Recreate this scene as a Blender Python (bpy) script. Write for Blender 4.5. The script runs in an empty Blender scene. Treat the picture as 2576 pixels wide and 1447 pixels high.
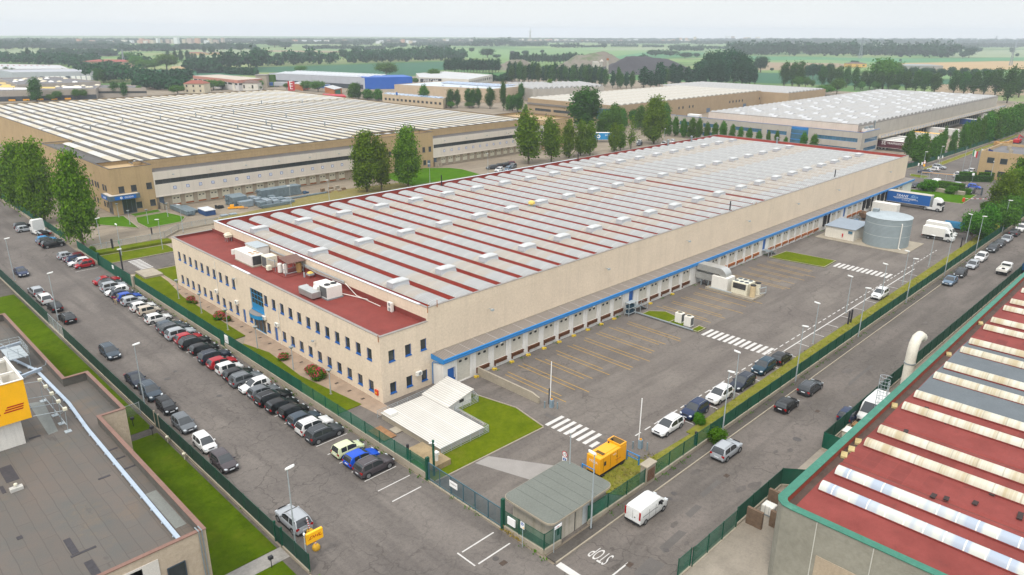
import bpy,math,random
import numpy as np
from mathutils import Vector,Matrix
R=math.radians
rng=random.Random(7)
S=bpy.context.scene
COL=S.collection
# camera
FPX,YAW,PIT,ROL=1835.68,0.783172,0.336821,0.00633807
CXP,CYP,H=1288.0,723.5,45.0
fw=Vector((math.cos(YAW)*math.cos(PIT),math.sin(YAW)*math.cos(PIT),-math.sin(PIT)))
r0=Vector((math.sin(YAW),-math.cos(YAW),0));u0=r0.cross(fw)
rt=r0*math.cos(ROL)+u0*math.sin(ROL);up=rt.cross(fw)
def ray(nx,ny):
 x,y=nx*.644,ny*.644
 return fw+rt*((x-CXP)/FPX)-up*((y-CYP)/FPX)
def at(nx,ny,z=0.0):
 d=ray(nx,ny);t=(z-H)/d.z
 return Vector((d.x*t,d.y*t,z))
def hgt(p,nx,ny):
 d=ray(nx,ny);return H+math.hypot(p[0],p[1])*d.z/math.hypot(d.x,d.y)
def tl(tx,ty,x,y):return tx+x/2.576,ty+y/2.576
cam=bpy.data.cameras.new('camera');co=bpy.data.objects.new('camera',cam);COL.objects.link(co)
co.matrix_world=Matrix(((rt.x,up.x,-fw.x,0),(rt.y,up.y,-fw.y,0),(rt.z,up.z,-fw.z,H),(0,0,0,1)))
cam.sensor_width=36;cam.lens=FPX/2576*36;cam.clip_end=60000;cam.clip_start=.5
S.camera=co
# materials
def lin(h):
 h=h.lstrip('#');o=[]
 for i in(0,2,4):
  c=int(h[i:i+2],16)/255
  o.append(c/12.92 if c<=.04045 else((c+.055)/1.055)**2.4)
 return o
MATS={}
class NT:
 def __init__(s,name):
  s.m=bpy.data.materials.new(name);s.m.use_nodes=True;s.t=s.m.node_tree
  s.b=s.t.nodes['Principled BSDF'];s.out=s.t.nodes['Material Output']
 def n(s,typ,**k):
  o=s.t.nodes.new(typ)
  for a,v in k.items():
   if a.startswith('i_'):o.inputs[a[2:]].default_value=v
   else:setattr(o,a,v)
  return o
 def l(s,a,b):s.t.links.new(a,b)
 def pos(s,sc=(1,1,1),rot=(0,0,0)):
  tc=s.n('ShaderNodeTexCoord');mp=s.n('ShaderNodeMapping')
  mp.inputs['Scale'].default_value=sc;mp.inputs['Rotation'].default_value=rot
  s.l(tc.outputs['Object'],mp.inputs['Vector']);return mp.outputs[0]
 def noise(s,vec,scale,detail=3,rough=.6):
  o=s.n('ShaderNodeTexNoise');o.inputs['Scale'].default_value=scale
  o.inputs['Detail'].default_value=detail;o.inputs['Roughness'].default_value=rough
  s.l(vec,o.inputs['Vector']);return o.outputs['Fac']
 def ramp(s,fac,pts):
  o=s.n('ShaderNodeValToRGB');e=o.color_ramp.elements
  while len(e)<len(pts):e.new(.5)
  for i,(p,c)in enumerate(pts):
   e[i].position=p;e[i].color=(*c,1)if not isinstance(c,(int,float))else(c,c,c,1)
  s.l(fac,o.inputs['Fac']);return o.outputs['Color']
 def mix(s,fac,a,b,mode='MIX'):
  o=s.n('ShaderNodeMix',data_type='RGBA',blend_type=mode)
  for sock,v in((o.inputs[0],fac),(o.inputs[6],a),(o.inputs[7],b)):
   if isinstance(v,(int,float)):sock.default_value=v
   elif isinstance(v,(list,tuple)):sock.default_value=(*v[:3],1)
   else:s.l(v,sock)
  return o.outputs[2]
 def math(s,op,a,b=0.0):
  o=s.n('ShaderNodeMath',operation=op)
  for i,v in((0,a),(1,b)):
   if isinstance(v,(int,float)):o.inputs[i].default_value=v
   else:s.l(v,o.inputs[i])
  return o.outputs[0]
 def bump(s,h,dist=.02,st=.6):
  o=s.n('ShaderNodeBump');o.inputs['Distance'].default_value=dist;o.inputs['Strength'].default_value=st
  s.l(h,o.inputs['Height']);s.l(o.outputs[0],s.b.inputs['Normal'])
 def fin(s,col,rough=.8,spec=.3,metal=0):
  if isinstance(col,(list,tuple)):s.b.inputs['Base Color'].default_value=(*col[:3],1)
  else:s.l(col,s.b.inputs['Base Color'])
  s.b.inputs['Roughness'].default_value=rough;s.b.inputs['Specular IOR Level'].default_value=spec
  s.b.inputs['Metallic'].default_value=metal
  return s.m
def sc(c,k):return[min(1,x*k)for x in c]
def mat(name,col,rough=.75,var=.16,scale=.7,fine=9.,spec=.3,metal=0,bump=0,streak=0,stain=0,staincol=(.08,.07,.06),grain=.08):
 """plain weathered surface: broad blotches, fine grain, optional vertical streaks and stains"""
 if name in MATS:return MATS[name]
 if isinstance(col,str):col=lin(col)
 t=NT(name);p=t.pos()
 a=t.noise(p,scale,4,.62)
 c=t.mix(t.ramp(a,[(.3,0),(.7,1)]),sc(col,1-var),sc(col,1+var*.8))
 f=t.noise(p,fine,2,.7)
 c=t.mix(grain*4,c,t.ramp(f,[(.3,(.5,.5,.5)),(.7,(1,1,1))]),'MULTIPLY')if grain else c
 if streak:
  q=t.pos((1.6,1.6,.06));g=t.noise(q,1.0,5,.7)
  c=t.mix(t.math('MULTIPLY',t.ramp(g,[(.48,0),(.72,1)]),streak),c,staincol)
 if stain:
  g=t.noise(p,scale*.5,6,.75)
  c=t.mix(t.math('MULTIPLY',t.ramp(g,[(.56,0),(.72,1)]),stain),c,staincol)
 if bump:t.bump(f,bump,.7)
 MATS[name]=t.fin(c,rough,spec,metal);return MATS[name]
def paint(name,col,rough=.35,spec=.5,metal=0):
 return mat(name,col,rough,.05,.9,6,spec,metal,grain=.03)
# mesh builder
WL={}
class MB:
 def __init__(s):s.v=[];s.f=[];s.mi=[];s.k=0
 def poly(s,*p):
  b=len(s.v);s.v.extend([tuple(q)for q in p]);s.f.append(tuple(range(b,b+len(p))));s.mi.append(s.k)
 def faces(s,vs,fs):
  b=len(s.v);s.v.extend([tuple(q)for q in vs])
  for f in fs:s.f.append(tuple(b+i for i in f));s.mi.append(s.k)
 def box(s,x0,y0,z0,x1,y1,z1):
  x0,x1=min(x0,x1),max(x0,x1);y0,y1=min(y0,y1),max(y0,y1);z0,z1=min(z0,z1),max(z0,z1)
  s.faces([(x0,y0,z0),(x1,y0,z0),(x1,y1,z0),(x0,y1,z0),(x0,y0,z1),(x1,y0,z1),(x1,y1,z1),(x0,y1,z1)],[(0,3,2,1),(4,5,6,7),(0,1,5,4),(1,2,6,5),(2,3,7,6),(3,0,4,7)])
 def obox(s,c,ux,lx,ly,z0,z1):
  """box turned in plan: centre c, direction ux, half sizes"""
  u=Vector((ux[0],ux[1],0)).normalized();w=Vector((-u.y,u.x,0));c=Vector((c[0],c[1],0))
  s.prism([c-u*lx-w*ly,c+u*lx-w*ly,c+u*lx+w*ly,c-u*lx+w*ly],z0,z1)
 def prism(s,poly,z0,z1,top=True,bot=True):
  n=len(poly);vs=[(p[0],p[1],z0)for p in poly]+[(p[0],p[1],z1)for p in poly]
  fs=[(i,(i+1)%n,n+(i+1)%n,n+i)for i in range(n)]
  if top:fs.append(tuple(range(n,2*n)))
  if bot:fs.append(tuple(range(n-1,-1,-1)))
  s.faces(vs,fs)
 def cyl(s,p,q,r,n=8,r2=None,cap=True):
  p=Vector(p);q=Vector(q);d=(q-p).normalized();r2=r if r2 is None else r2
  a=d.orthogonal().normalized();b=d.cross(a);vs=[]
  for c,rr in((p,r),(q,r2)):
   vs+=[c+(a*math.cos(2*math.pi*i/n)+b*math.sin(2*math.pi*i/n))*rr for i in range(n)]
  fs=[(i,(i+1)%n,n+(i+1)%n,n+i)for i in range(n)]
  if cap:fs+=[tuple(range(n-1,-1,-1)),tuple(range(n,2*n))]
  s.faces(vs,fs)
 def tube(s,pts,r,n=6):
  for a,b in zip(pts[:-1],pts[1:]):s.cyl(a,b,r,n)
 def lathe(s,c,prof,n=16):
  vs=[];m=len(prof)
  for i in range(n):
   a=2*math.pi*i/n
   vs+=[(c[0]+r*math.cos(a),c[1]+r*math.sin(a),c[2]+z)for r,z in prof]
  s.faces(vs,[(i*m+j,((i+1)%n)*m+j,((i+1)%n)*m+j+1,i*m+j+1)for i in range(n)for j in range(m-1)])
 def loft(s,secs,closed=True,caps=True):
  n=len(secs[0]);vs=[p for q in secs for p in q];fs=[]
  for i in range(len(secs)-1):
   for j in range(n if closed else n-1):
    k=(j+1)%n;fs.append((i*n+j,i*n+k,(i+1)*n+k,(i+1)*n+j))
  if caps:fs+=[tuple(range(n-1,-1,-1)),tuple((len(secs)-1)*n+i for i in range(n))]
  s.faces(vs,fs)
 def build(s,name,mats,par=None,smooth=0):
  if not isinstance(mats,(list,tuple)):mats=[mats]
  o0=WL[par]if par else Vector((0,0,0))
  me=bpy.data.meshes.new(name)
  me.from_pydata([(v[0]-o0.x,v[1]-o0.y,v[2]-o0.z)for v in s.v],[],s.f)
  for m in mats:me.materials.append(m)
  if len(mats)>1:me.polygons.foreach_set('material_index',s.mi)
  if smooth:
   me.polygons.foreach_set('use_smooth',[True]*len(s.f));me.set_sharp_from_angle(angle=R(smooth))
  me.update();o=bpy.data.objects.new(name,me);COL.objects.link(o)
  if par:o.parent=par
  WL[o]=o0;return o
def tag(o,label=None,cat=None,group=None,kind=None):
 for k,v in(('label',label),('category',cat),('group',group),('kind',kind)):
  if v:o[k]=v
 return o
def thing(name,label,cat,loc=(0,0,0),group=None):
 o=bpy.data.objects.new(name,None);COL.objects.link(o);o.location=loc
 WL[o]=Vector(loc);o.empty_display_size=.5;return tag(o,label,cat,group)
def copy_tree(o,loc=None,rz=None,par=None,label=None,color=None,scale=None):
 c=o.copy();COL.objects.link(c);c.parent=par
 if loc is not None:c.location=loc;WL[c]=Vector(loc)
 elif par:WL[c]=WL.get(par,Vector())
 if rz is not None:c.rotation_euler=(0,0,rz)
 if scale is not None:c.scale=scale
 if label:c['label']=label
 if color:c.color=(*color,1)
 for ch in list(o.children):copy_tree(ch,par=c,color=color)
 return c
def one(mb,name,mats,label,cat,loc,group=None,smooth=0):
 """a thing that is a single mesh, origin at its base"""
 t=MB();t.v=[(v[0]-loc[0],v[1]-loc[1],v[2]-loc[2])for v in mb.v];t.f=mb.f;t.mi=mb.mi
 o=t.build(name,mats,None,smooth);o.location=loc;WL[o]=Vector(loc);return tag(o,label,cat,group)
def ground(name,poly,z,m,kind='structure'):
 b=MB();b.poly(*[(p[0],p[1],z)for p in poly]);o=b.build(name,m);o['kind']=kind;return o
def rect(x0,y0,x1,y1):return[(x0,y0),(x1,y0),(x1,y1),(x0,y1)]
_tm={}
def text(name,s,m,par,pos,right,upv,size,depth=.01,align='CENTER',shear=0,sx=1.0):
 cu=bpy.data.curves.new('t','FONT');cu.body=s;cu.size=size;cu.extrude=depth;cu.align_x=align;cu.align_y='CENTER';cu.shear=shear
 cu.resolution_u=3
 o=bpy.data.objects.new('t',cu);me=bpy.data.meshes.new_from_object(o);bpy.data.objects.remove(o);bpy.data.curves.remove(cu)
 r_=Vector(right).normalized();u_=Vector(upv).normalized();n_=r_.cross(u_);o0=WL[par]if par else Vector()
 for v in me.vertices:
  w=Vector(pos)+r_*(v.co.x*sx)+u_*v.co.y+n_*v.co.z-o0;v.co=w
 me.materials.clear();me.materials.append(m);me.name=name
 q=bpy.data.objects.new(name,me);COL.objects.link(q)
 if par:q.parent=par
 WL[q]=o0;return q
def holes(mb,O,U,wid,z0,z1,hs,N,depth,kwall=0,krev=0):
 """wall face from O along U, height z0..z1, with recessed openings hs=(u0,u1,v0,v1); N = outward normal"""
 O=Vector(O);U=Vector(U);N=Vector(N)
 us=sorted({0,wid,*[h[0]for h in hs],*[h[1]for h in hs]});vs=sorted({z0,z1,*[h[2]for h in hs],*[h[3]for h in hs]})
 P=lambda u,v,d=0:O+U*u+Vector((0,0,v))-N*d
 flip=U.cross(Vector((0,0,1))).dot(N)<0
 q=lambda*p:mb.poly(*(p[::-1]if flip else p))
 mb.k=kwall
 for i in range(len(us)-1):
  j=0
  while j<len(vs)-1:
   a,b=us[i],us[i+1];cu_=(a+b)/2
   inh=lambda v:any(h[0]<cu_<h[1]and h[2]<v<h[3]for h in hs)
   if inh((vs[j]+vs[j+1])/2):j+=1;continue
   k=j
   while k<len(vs)-1 and not inh((vs[k]+vs[k+1])/2):k+=1
   q(P(a,vs[j]),P(b,vs[j]),P(b,vs[k]),P(a,vs[k]));j=k
 mb.k=krev
 for a,b,c,d in hs:
  q(P(a,c),P(a,c,depth),P(a,d,depth),P(a,d));q(P(b,c,depth),P(b,c),P(b,d),P(b,d,depth))
  q(P(a,c),P(b,c),P(b,c,depth),P(a,c,depth));q(P(a,d,depth),P(b,d,depth),P(b,d),P(a,d))
  q(P(a,c,depth),P(b,c,depth),P(b,d,depth),P(a,d,depth))
 mb.k=0
def pbox(mb,O,U,N,u0,u1,v0,v1,d0,d1):
 """box on a wall: u along U, v up, d outward"""
 O=Vector(O);U=Vector(U);N=Vector(N)
 c=[O+U*u+N*d+Vector((0,0,v))for v in(v0,v1)for d in(d0,d1)for u in(u0,u1)]
 mb.faces(c,[(0,2,3,1),(4,5,7,6),(0,1,5,4),(1,3,7,5),(3,2,6,7),(2,0,4,6)])
def window(par,O,U,N,u0,u1,v0,v1,dep,fm,gm,fw_=.07,sill=True,bars=(),name='window'):
 m=MB()
 pbox(m,O,U,N,u0,u0+fw_,v0,v1,-dep,-dep+.07);pbox(m,O,U,N,u1-fw_,u1,v0,v1,-dep,-dep+.07)
 pbox(m,O,U,N,u0+fw_,u1-fw_,v0,v0+fw_,-dep,-dep+.068);pbox(m,O,U,N,u0+fw_,u1-fw_,v1-fw_,v1,-dep,-dep+.068)
 for b in bars:pbox(m,O,U,N,b-.03,b+.03,v0+fw_,v1-fw_,-dep,-dep+.06)
 if sill:pbox(m,O,U,N,u0-.03,u1+.03,v0-.1,v0-.002,-.01,.06);pbox(m,O,U,N,u0+.002,u1-.002,v0+.002,v0+.03,-dep+.07,.05)
 w=m.build(name,fm,par)
 g=MB();pbox(g,O,U,N,u0+fw_-.01,u1-fw_+.01,v0+fw_-.01,v1-fw_+.01,-dep+.005,-dep+.03);g.build('pane',gm,w)
 return w
# world, sun, air
W=bpy.data.worlds.new('World');S.world=W;W.use_nodes=True
wt=W.node_tree;wt.nodes.clear()
SUN_EL,SUN_AZ=R(56),R(205)
sky=wt.nodes.new('ShaderNodeTexSky');sky.sky_type='NISHITA';sky.sun_disc=False
sky.sun_elevation=SUN_EL;sky.sun_rotation=R(90)-SUN_AZ;sky.dust_density=4;sky.air_density=1.2
b1=wt.nodes.new('ShaderNodeBackground');b1.inputs['Strength'].default_value=.05
wt.links.new(sky.outputs[0],b1.inputs[0])
tc=wt.nodes.new('ShaderNodeTexCoord');sx=wt.nodes.new('ShaderNodeSeparateXYZ');wt.links.new(tc.outputs['Generated'],sx.inputs[0])
mp=wt.nodes.new('ShaderNodeMapping');mp.inputs['Scale'].default_value=(1,1,3.5);wt.links.new(tc.outputs['Generated'],mp.inputs[0])
nz=wt.nodes.new('ShaderNodeTexNoise');nz.inputs['Scale'].default_value=2.2;nz.inputs['Detail'].default_value=5;wt.links.new(mp.outputs[0],nz.inputs['Vector'])
rp=wt.nodes.new('ShaderNodeValToRGB');wt.links.new(sx.outputs['Z'],rp.inputs[0]);e=rp.color_ramp.elements
e[0].position=0;e[0].color=(.93,.94,.935,1);e[1].position=1;e[1].color=(1.6,1.6,1.6,1)
k=e.new(.06);k.color=(.70,.745,.765,1);k=e.new(.35);k.color=(1.12,1.12,1.12,1)
cl=wt.nodes.new('ShaderNodeValToRGB');wt.links.new(nz.outputs[0],cl.inputs[0]);e=cl.color_ramp.elements
e[0].position=.3;e[0].color=(.93,.95,.97,1);e[1].position=.7;e[1].color=(1.05,1.04,1.03,1)
mx=wt.nodes.new('ShaderNodeMix');mx.data_type='RGBA';mx.blend_type='MULTIPLY';mx.inputs[0].default_value=1
wt.links.new(rp.outputs[0],mx.inputs[6]);wt.links.new(cl.outputs[0],mx.inputs[7])
b2=wt.nodes.new('ShaderNodeBackground');b2.inputs['Strength'].default_value=.80;wt.links.new(mx.outputs[2],b2.inputs[0])
ad=wt.nodes.new('ShaderNodeAddShader');wo=wt.nodes.new('ShaderNodeOutputWorld')
wt.links.new(b1.outputs[0],ad.inputs[0]);wt.links.new(b2.outputs[0],ad.inputs[1]);wt.links.new(ad.outputs[0],wo.inputs[0])
sl=bpy.data.lights.new('sun','SUN');sl.energy=1.5;sl.angle=R(11);sl.color=(1,.95,.88)
so=bpy.data.objects.new('sun',sl);COL.objects.link(so)
sd=Vector((math.cos(SUN_AZ)*math.cos(SUN_EL),math.sin(SUN_AZ)*math.cos(SUN_EL),math.sin(SUN_EL)))
so.rotation_euler=sd.to_track_quat('Z','Y').to_euler();so.location=(0,0,300)
S.view_settings.view_transform='Standard';S.view_settings.look='None';S.view_settings.exposure=0.35;S.view_settings.gamma=1
S.cycles.max_bounces=5;S.cycles.diffuse_bounces=2;S.cycles.glossy_bounces=2;S.cycles.transmission_bounces=2
S.cycles.transparent_max_bounces=6;S.cycles.volume_bounces=0;S.cycles.use_denoising=True
S.cycles.sample_clamp_indirect=4
hz=MB();hz.box(-400,-2500,-3,6500,6500,84);hm=bpy.data.materials.new('haze');hm.use_nodes=True
hm.node_tree.nodes.clear();pv=hm.node_tree.nodes.new('ShaderNodeVolumePrincipled');ho=hm.node_tree.nodes.new('ShaderNodeOutputMaterial')
pv.inputs['Color'].default_value=(.86,.935,1,1);pv.inputs['Density'].default_value=1.9e-4;pv.inputs['Anisotropy'].default_value=.1
hm.node_tree.links.new(pv.outputs[0],ho.inputs['Volume']);hzo=hz.build('haze',hm);hzo['kind']='stuff'
# materials
def asphalt(name,base,dark,crack=.5,spot=.5,trk=(.06,.4,1)):
 t=NT(name);p=t.pos();b=lin(base);d=lin(dark)
 c=t.mix(t.ramp(t.noise(p,.09,5,.65),[(.32,0),(.68,1)]),d,b)
 c=t.mix(t.math('MULTIPLY',t.ramp(t.noise(t.pos(trk),1,4,.55),[(.47,0),(.62,1)]),.6),c,sc(d,.86))
 g=t.noise(p,7,3,.75);c=t.mix(.55,c,t.ramp(g,[(.3,(.62,.62,.62)),(.7,(1,1,1))]),'MULTIPLY')
 c=t.mix(.8,c,t.ramp(t.noise(p,2.1,3,.8),[(.28,(.74,.74,.75)),(.5,(1,1,1)),(.72,(1.12,1.11,1.09))]),'MULTIPLY')
 v=t.n('ShaderNodeTexVoronoi',feature='DISTANCE_TO_EDGE');v.inputs['Scale'].default_value=.32
 wv=t.n('ShaderNodeVectorMath',operation='MULTIPLY_ADD');nn=t.n('ShaderNodeTexNoise');nn.inputs['Scale'].default_value=.8;nn.inputs['Detail'].default_value=4
 t.l(p,nn.inputs['Vector']);t.l(nn.outputs['Color'],wv.inputs[0]);wv.inputs[1].default_value=(2.2,2.2,0);t.l(p,wv.inputs[2]);t.l(wv.outputs[0],v.inputs['Vector'])
 ck=t.ramp(v.outputs['Distance'],[(.0,1),(.024,0)])
 ck=t.math('MULTIPLY',ck,t.ramp(t.noise(p,.05,3,.6),[(.42,0),(.6,1)]))
 c=t.mix(t.math('MULTIPLY',ck,crack),c,sc(d,.45))
 st=t.ramp(t.noise(p,.33,5,.72),[(.63,0),(.74,1)]);c=t.mix(t.math('MULTIPLY',st,spot),c,sc(d,.55))
 t.bump(g,.01,.4);return t.fin(c,.95,.08)
A_STREET=asphalt('street_asphalt','#77716b','#625d59',.7,.4,(.42,.035,1))
A_YARD=asphalt('yard_asphalt','#79736c','#68625d',.6,.3)
A_SIDE=asphalt('side_street_asphalt','#77706a','#635e59',.7,.55)
A_PALE=asphalt('pale_concrete_paving','#978c7b','#83796a',.3,.2)
A_WALK=asphalt('pavement_asphalt','#69645e','#55514c',.5,.5)
A_PATCH=mat('asphalt_patch','#5d5955',.9,.12,.6)
def grassm(name,a,b,dry,dryk=.5,scale=.35):
 t=NT(name);p=t.pos();a,b,dry=lin(a),lin(b),lin(dry)
 c=t.mix(t.ramp(t.noise(p,scale,5,.7),[(.3,0),(.7,1)]),a,b)
 c=t.mix(t.math('MULTIPLY',t.ramp(t.noise(p,scale*.7,6,.75),[(.52,0),(.72,1)]),dryk),c,dry)
 f=t.noise(p,14,3,.8);c=t.mix(.8,c,t.ramp(f,[(.25,(.5,.52,.4)),(.7,(1.0,1,1))]),'MULTIPLY')
 c=t.mix(.7,c,t.ramp(t.noise(p,1.9,4,.8),[(.3,(.7,.74,.6)),(.7,(1.15,1.1,1.05))]),'MULTIPLY');t.bump(f,.06,.9);return t.fin(c,1,0)
G_LAWN=grassm('lawn_grass','#43590a','#5a7010','#6a6d22',.45)
G_YARD=grassm('yard_grass','#566610','#6c7818','#7d7a34',.6)
G_DRY=grassm('dry_verge_grass','#71772a','#8a8640','#a0926a',.75,.8)
G_BRIGHT=grassm('bright_lawn','#446a12','#527a18','#637c26',.35)
def wallm(name,col,streak=.25,fine=10,var=.07,panel=0,bump=.012,sc_=.25,dark=None):
 """render or pebble-dash: grain, rain streaks, faint panel joints every `panel` metres"""
 t=NT(name);p=t.pos();c0=lin(col)
 c=t.mix(t.ramp(t.noise(p,sc_,4,.6),[(.3,0),(.7,1)]),sc(c0,1-var),sc(c0,1+var))
 f=t.noise(p,fine,2,.75);c=t.mix(.5,c,t.ramp(f,[(.3,(.72,.7,.67)),(.66,(1,1,1))]),'MULTIPLY')
 g=t.noise(t.pos((1.3,1.3,.05)),1,5,.72)
 c=t.mix(t.math('MULTIPLY',t.ramp(g,[(.5,0),(.76,1)]),streak),c,dark or sc(c0,.5))
 if panel:
  sp=t.n('ShaderNodeSeparateXYZ');t.l(p,sp.inputs[0])
  for ax in(0,1):
   m_=t.math('ABSOLUTE',t.math('SUBTRACT',t.math('FRACT',t.math('ADD',t.math('DIVIDE',sp.outputs[ax],panel),100.37)),.5))
   c=t.mix(t.math('MULTIPLY',t.math('GREATER_THAN',m_,.5-.03/panel),.28),c,sc(c0,.45))
 if bump:t.bump(f,bump,.8)
 return t.fin(c,.9,.2)
BEIGE=wallm('beige_pebble_dash','#d6c6b0',.24,3.2,.05,0,.03)
BEIGE2=wallm('beige_panel_wall','#ddd0b9',.16,9,.05,0,.01)
TAN=wallm('tan_brick_cladding','#ab9470',.36,3.5,.08,4.4,.015)
TAN2=wallm('brown_concrete_panels','#a08c70',.24,3,.07,2.5,.012)
CREAM=wallm('cream_concrete','#cbc3b7',.32,6,.05,6.8,.006)
GREYC=wallm('grey_concrete_panels','#a9a49b',.35,5,.08,7.5,.012)
PEBBLE=wallm('grey_pebble_panels','#8b897d',.06,1.9,.10,0,.04)
SILVERW=wallm('grey_metal_cladding','#a7abb2',.12,4,.05,6,.0)
CONC=mat('raw_concrete','#9d9483',.9,.16,.8,7,stain=.45,bump=.012)
WHITEP=mat('white_painted_wall','#d8d6d0',.8,.06,.6,6,streak=.18,grain=.05)
REDM=mat('red_roof_membrane','#7b3730',.85,.14,.5,5,stain=.25,staincol=(.10,.05,.04),bump=.008)
REDG=mat('red_gutter_lining','#9c4439',.8,.12,.6,6,stain=.25,staincol=(.12,.06,.05))
DARKR=mat('dark_bitumen_roof','#56534f',.9,.14,.3,4,stain=.35,bump=.01)
COPE=mat('grey_metal_coping','#8a8580',.6,.1,.7,5)
COPEW=mat('pale_metal_coping','#c9d0d6',.45,.05,.6,4)
BLUE=paint('sky_blue_paint','#1d78b8');BLUED=paint('deep_blue_paint','#1c5aa0')
GLASS=mat('dark_window_glass',(.035,.042,.045),.12,.35,.35,2,.6,grain=.0)
GLASSB=mat('blue_window_glass',(.05,.13,.19),.12,.3,.4,2,.6,grain=0)
DOORP=mat('dock_door_panel','#c3bfb2',.6,.06,.8,4,stain=.2)
RUST=mat('rusty_dock_plate','#5e3a22',.85,.35,2.5,9)
RUST2=mat('orange_dock_plate','#9a5a2a',.85,.25,2,9)
BLACK=mat('black_rubber',(.018,.018,.02),.7,.2,2,6)
STEEL=mat('galvanised_steel','#8d979b',.45,.12,.9,5,.5,.35)
STEELP=paint('grey_painted_steel','#9aa3a6',.45)
ALU=mat('aluminium_duct','#b9bab6',.35,.12,.8,4,.5,.55,stain=.15)
WHITEM=mat('white_enamel','#dcdad2',.4,.05,.8,4,.45,stain=.14,grain=.04)
CREAMM=mat('cream_enamel','#d8d3bd',.45,.06,.8,4,stain=.16)
FAN=mat('fan_grille',(.05,.05,.05),.6,.3,3,8)
COPPER=mat('rusty_fan','#a87a48',.6,.2,2,6)
YEL=paint('yellow_sign_paint','#f6b60c',.4);YELG=paint('generator_yellow','#e79f08',.4)
REDS=paint('sign_red','#b3121d',.4);WHITES=paint('sign_white','#e6e6e4',.5);GREENS=paint('sign_green','#118a4e',.5)
LETTER=mat('dark_lettering',(.03,.03,.035),.6,.1,1,4)
GREEND=mat('dark_green_metal','#0e4a38',.5,.1,.8,5)
def meshfence(name,col,alpha,warp=1.0):
 t=NT(name);p=t.pos();c=lin(col)
 g=t.noise(t.pos((.8,.8,.3)),1,4,.6);cc=t.mix(t.ramp(g,[(.3,0),(.7,1)]),sc(c,.75),sc(c,1.2))
 t.fin(cc,.7,.2)
 if alpha<1:
  tr=t.n('ShaderNodeBsdfTransparent');mx=t.n('ShaderNodeMixShader');mx.inputs[0].default_value=alpha
  t.l(tr.outputs[0],mx.inputs[1]);t.l(t.b.outputs[0],mx.inputs[2]);t.l(mx.outputs[0],t.out.inputs['Surface'])
 return t.m
NET=meshfence('green_shade_net','#0d4c3a',.97);NETD=meshfence('dark_green_net','#1d3c33',.95)
NETT=meshfence('open_green_mesh','#155f4a',.72);NETG=meshfence('grey_wire_mesh','#8a9390',.35)
MARK=mat('white_road_paint','#c4c2bd',.8,.1,1.2,8,stain=.75,staincol=lin('#89827c'))
MARKY=mat('yellow_road_paint','#b08b34',.85,.15,1.2,8,stain=.9,staincol=lin('#837b70'))
def carpaint():
 t=NT('car_paint');oi=t.n('ShaderNodeObjectInfo');t.l(oi.outputs['Color'],t.b.inputs['Base Color'])
 t.b.inputs['Roughness'].default_value=.34;t.b.inputs['Specular IOR Level'].default_value=.25
 t.b.inputs['Coat Weight'].default_value=.2;t.b.inputs['Coat Roughness'].default_value=.08;return t.m
PAINT=carpaint()
CGLASS=mat('car_glass',(.025,.03,.033),.06,.1,1,3,.7,grain=0)
RIM=mat('alloy_rim','#a5a8aa',.35,.1,2,6,.5,.7);HEADL=mat('headlamp','#cfd6da',.15,.05,2,4,.6)
TAILL=mat('tail_lamp','#9e0d10',.2,.1,2,4,.6);PLATE=mat('number_plate','#d9dde0',.4,.05,3,5)
def leafm(name,a,b,hue=.0):
 t=NT(name);g=t.n('ShaderNodeNewGeometry');oi=t.n('ShaderNodeObjectInfo');a,b=lin(a),lin(b)
 c=t.mix(g.outputs['Random Per Island'],a,b)
 c=t.mix(t.math('MULTIPLY',t.ramp(t.noise(t.pos(),.45,3,.6),[(.4,0),(.7,1)]),.5),c,sc(b,1.18))
 k=t.math('ADD',t.math('MULTIPLY',oi.outputs['Random'],.35),.82)
 hs=t.n('ShaderNodeHueSaturation');t.l(k,hs.inputs['Value']);t.l(c,hs.inputs['Color']);hs.inputs['Saturation'].default_value=1
 t.l(t.math('ADD',t.math('MULTIPLY',oi.outputs['Random'],.03),.485),hs.inputs['Hue'])
 t.l(hs.outputs[0],t.b.inputs['Base Color']);t.b.inputs['Roughness'].default_value=.9;t.b.inputs['Specular IOR Level'].default_value=.04
 tr=t.n('ShaderNodeBsdfTranslucent');t.l(hs.outputs[0],tr.inputs[0]);mx=t.n('ShaderNodeMixShader');mx.inputs[0].default_value=.3
 t.l(t.b.outputs[0],mx.inputs[1]);t.l(tr.outputs[0],mx.inputs[2]);t.l(mx.outputs[0],t.out.inputs['Surface']);return t.m
LEAF_P=leafm('poplar_leaves','#2f4c0e','#67821c');LEAF_D=leafm('dark_leaves','#1f4216','#426a22')
LEAF_B=leafm('broad_leaves','#2c521a','#537c26');LEAF_H=leafm('hedge_leaves','#35640f','#4f8018');LEAF_F=leafm('far_leaves','#173a24','#2c5530')
FLOWER=mat('pink_flowers','#b22a48',.7,.3,3,9)
BARK=mat('bark','#5c5143',.9,.25,2,6)
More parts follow.
